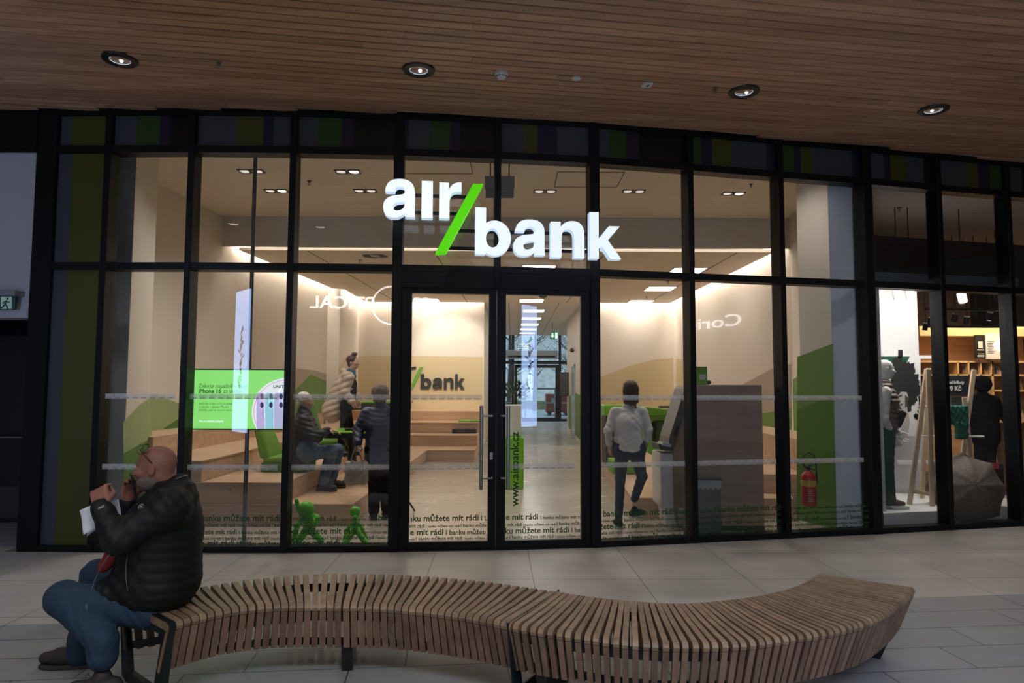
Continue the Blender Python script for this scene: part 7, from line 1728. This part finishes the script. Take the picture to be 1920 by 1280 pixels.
for bayn, pxa, pxb in (('leftmost', 1779, 1796), ('second', 1798, 1816), ('third', 1818, 1839), ('rightmost', 1841, 1860)):
    n_ = 4
    for k in range(n_):
        px = pxa+2+(pxb-pxa-4)*(k+.5)/n_; xx = P(px, 0, ys).x; hh = rr.uniform(.12, .2); ci = rr.randrange(6)
        S0 = MB().hexa([(xx-.022, ys+.05, zz(703)+.019), (xx+.022, ys+.05, zz(703)+.019), (xx+.022, ys+.13, zz(703)+.019), (xx-.022, ys+.13, zz(703)+.019), (xx-.018, ys+.08, zz(703)+.019+hh), (xx+.018, ys+.08, zz(703)+.019+hh), (xx+.018, ys+.10, zz(703)+.019+hh), (xx-.018, ys+.10, zz(703)+.019+hh)])
        tag(S0.build('coffee_packet', pk[ci], base=(xx, ys+.1, zz(703)+.019), bevel=.005), wordsA[ci]+' packet on the upper shelf, '+['first', 'second', 'third', 'last'][k]+' from left in the '+bayn+' compartment', 'packet', 'packets on the upper shelf')
for py, nm in ((732, 'upper'), (790, 'lower')):
    for k in range(6):
        px = 1866+k*6.5; xx = P(px, 0, ys).x; z_ = zz(py)+.019
        o = MB().lathe([(.001, 0), (.028, 0), (.030, .01), (.030, .11), (.012, .16), (.011, .20), (.001, .20)], (xx, ys+.15, z_), 14).build('glass_bottle', mat('amber_bottle', (.50, .27, .03), .15) if k % 2 else mat('clear_bottle', (.35, .30, .20), .15), base=(xx, ys+.15, z_), smooth='angle')
        tag(o, '%s small bottle on the %s right-hand shelf, %s from left' % ('amber' if k % 2 else 'clear', nm, ['first', 'second', 'third', 'fourth', 'fifth', 'last'][k]), 'bottle', 'bottles on the %s shelf' % nm)
for k in range(4):
    c = P(1878+k*3, 776+(k % 2)*8, ys-.3)
pl_ = thing('pendant_lamp', 'glowing white onion-shaped pendant lamp at the right edge of the shop', 'pendant lamp', P(1881, 646, 11.4))
c = P(1881, 647, 11.4); MB().lathe([(.01, .17), (.016, .15), (.05, .12), (.105, .075), (.135, 0), (.12, -.055), (.075, -.10), (.001, -.115)], c, 32).build('lamp_shade', emis('pendant_glow', (1.0, .82, .60), 2.2), pl_, smooth=True)
MB().cyl((c.x, c.y, c.z+.16), (c.x, c.y, 4.01), .009, n=8).build('cord', mat('pale_cord', (.4, .33, .25), .5), pl_)
# track spotlights under the shop ceiling
whl = mat('spot_white_metal', (0.5, 0.5, 0.5), 0.4)
def track(px, py, Y, label, m_, on=True, r=.045, l_=.12, aim=(0, -.35, -1)):
    c = P(px, py, Y); t = thing('track_spotlight', label, 'spotlight', c, 'track spotlights in the right shop'); d = Vector(aim).normalized()
    MB().cyl(c-d*l_/2, c+d*l_/2, r, r*1.02, 20).build('lamp_head', m_, t, smooth='angle'); MB().cyl(c+d*(l_/2+.001), c+d*(l_/2+.004), r*.85, n=20).build('lens', emis('spot_lens_on', (1, .93, .82), 5.0) if on else blackm, t)
    MB().cyl(c-d*l_*.3, (c.x, c.y, 4.0), .008, n=8).build('stem', blackm, t)
for q in ((1683, 553, 8.9, 'white track spotlight left of two over the mannequin', whl), (1707, 551, 8.9, 'white track spotlight right of two over the mannequin', whl), (1804, 558, 9.0, 'large white track spotlight above the price board', whl)): track(*q, r=.055)
for k, q in enumerate(((1790, 595, 10.5), (1812, 600, 10.8), (1830, 587, 10.6), (1856, 592, 10.6), (1745, 602, 11.0), (1870, 555, 10.2), (1735, 612, 11.5))): track(*q, 'small dark track spotlight, '+('left of the shelf lights', 'second from left over the shelves', 'above the black poster', 'with bright lens beside the pendant', 'just right of the white panel', 'high at the right edge', 'lowest behind the white panel')[k], shopblack, on=(k in (3, 6)), r=.04, aim=(.1, .5, -1))
tr = thing('light_track', 'dark ceiling light tracks running across the right shop', 'light track', (6, 10.6, 3.3))
for a, b in ((P(1735, 580, 10.5), P(1890, 570, 10.5)), (P(1735, 612, 11.6), P(1890, 598, 11.6))): MB().bar(a, (b.x, b.y, a.z), .04, .04).build('rail', blackm, tr)
for x_, y_ in ((6.0, 10.5), (6.0, 11.6)): pass
area_light('shop_light', (5.2, 8.55, 3.1), 1.6, 60, (1, .95, .9), size_y=.3, rot=(0.25, 0, 0.2)); area_light('shelf_light', (9.0, 12.4, 3.3), 2.2, 90, (1, .75, .48), size_y=.3, rot=(0.5, 0, 0)); area_light('shop_room_light', (7.4, 11.6, 3.9), 1.6, 40, (1, .8, .6), size_y=2.0, rot=(0, 0, 0))
sprinkler(P(1686, 390, 8.9), 'small dark sprinkler under the right shop ceiling', None, dkm)
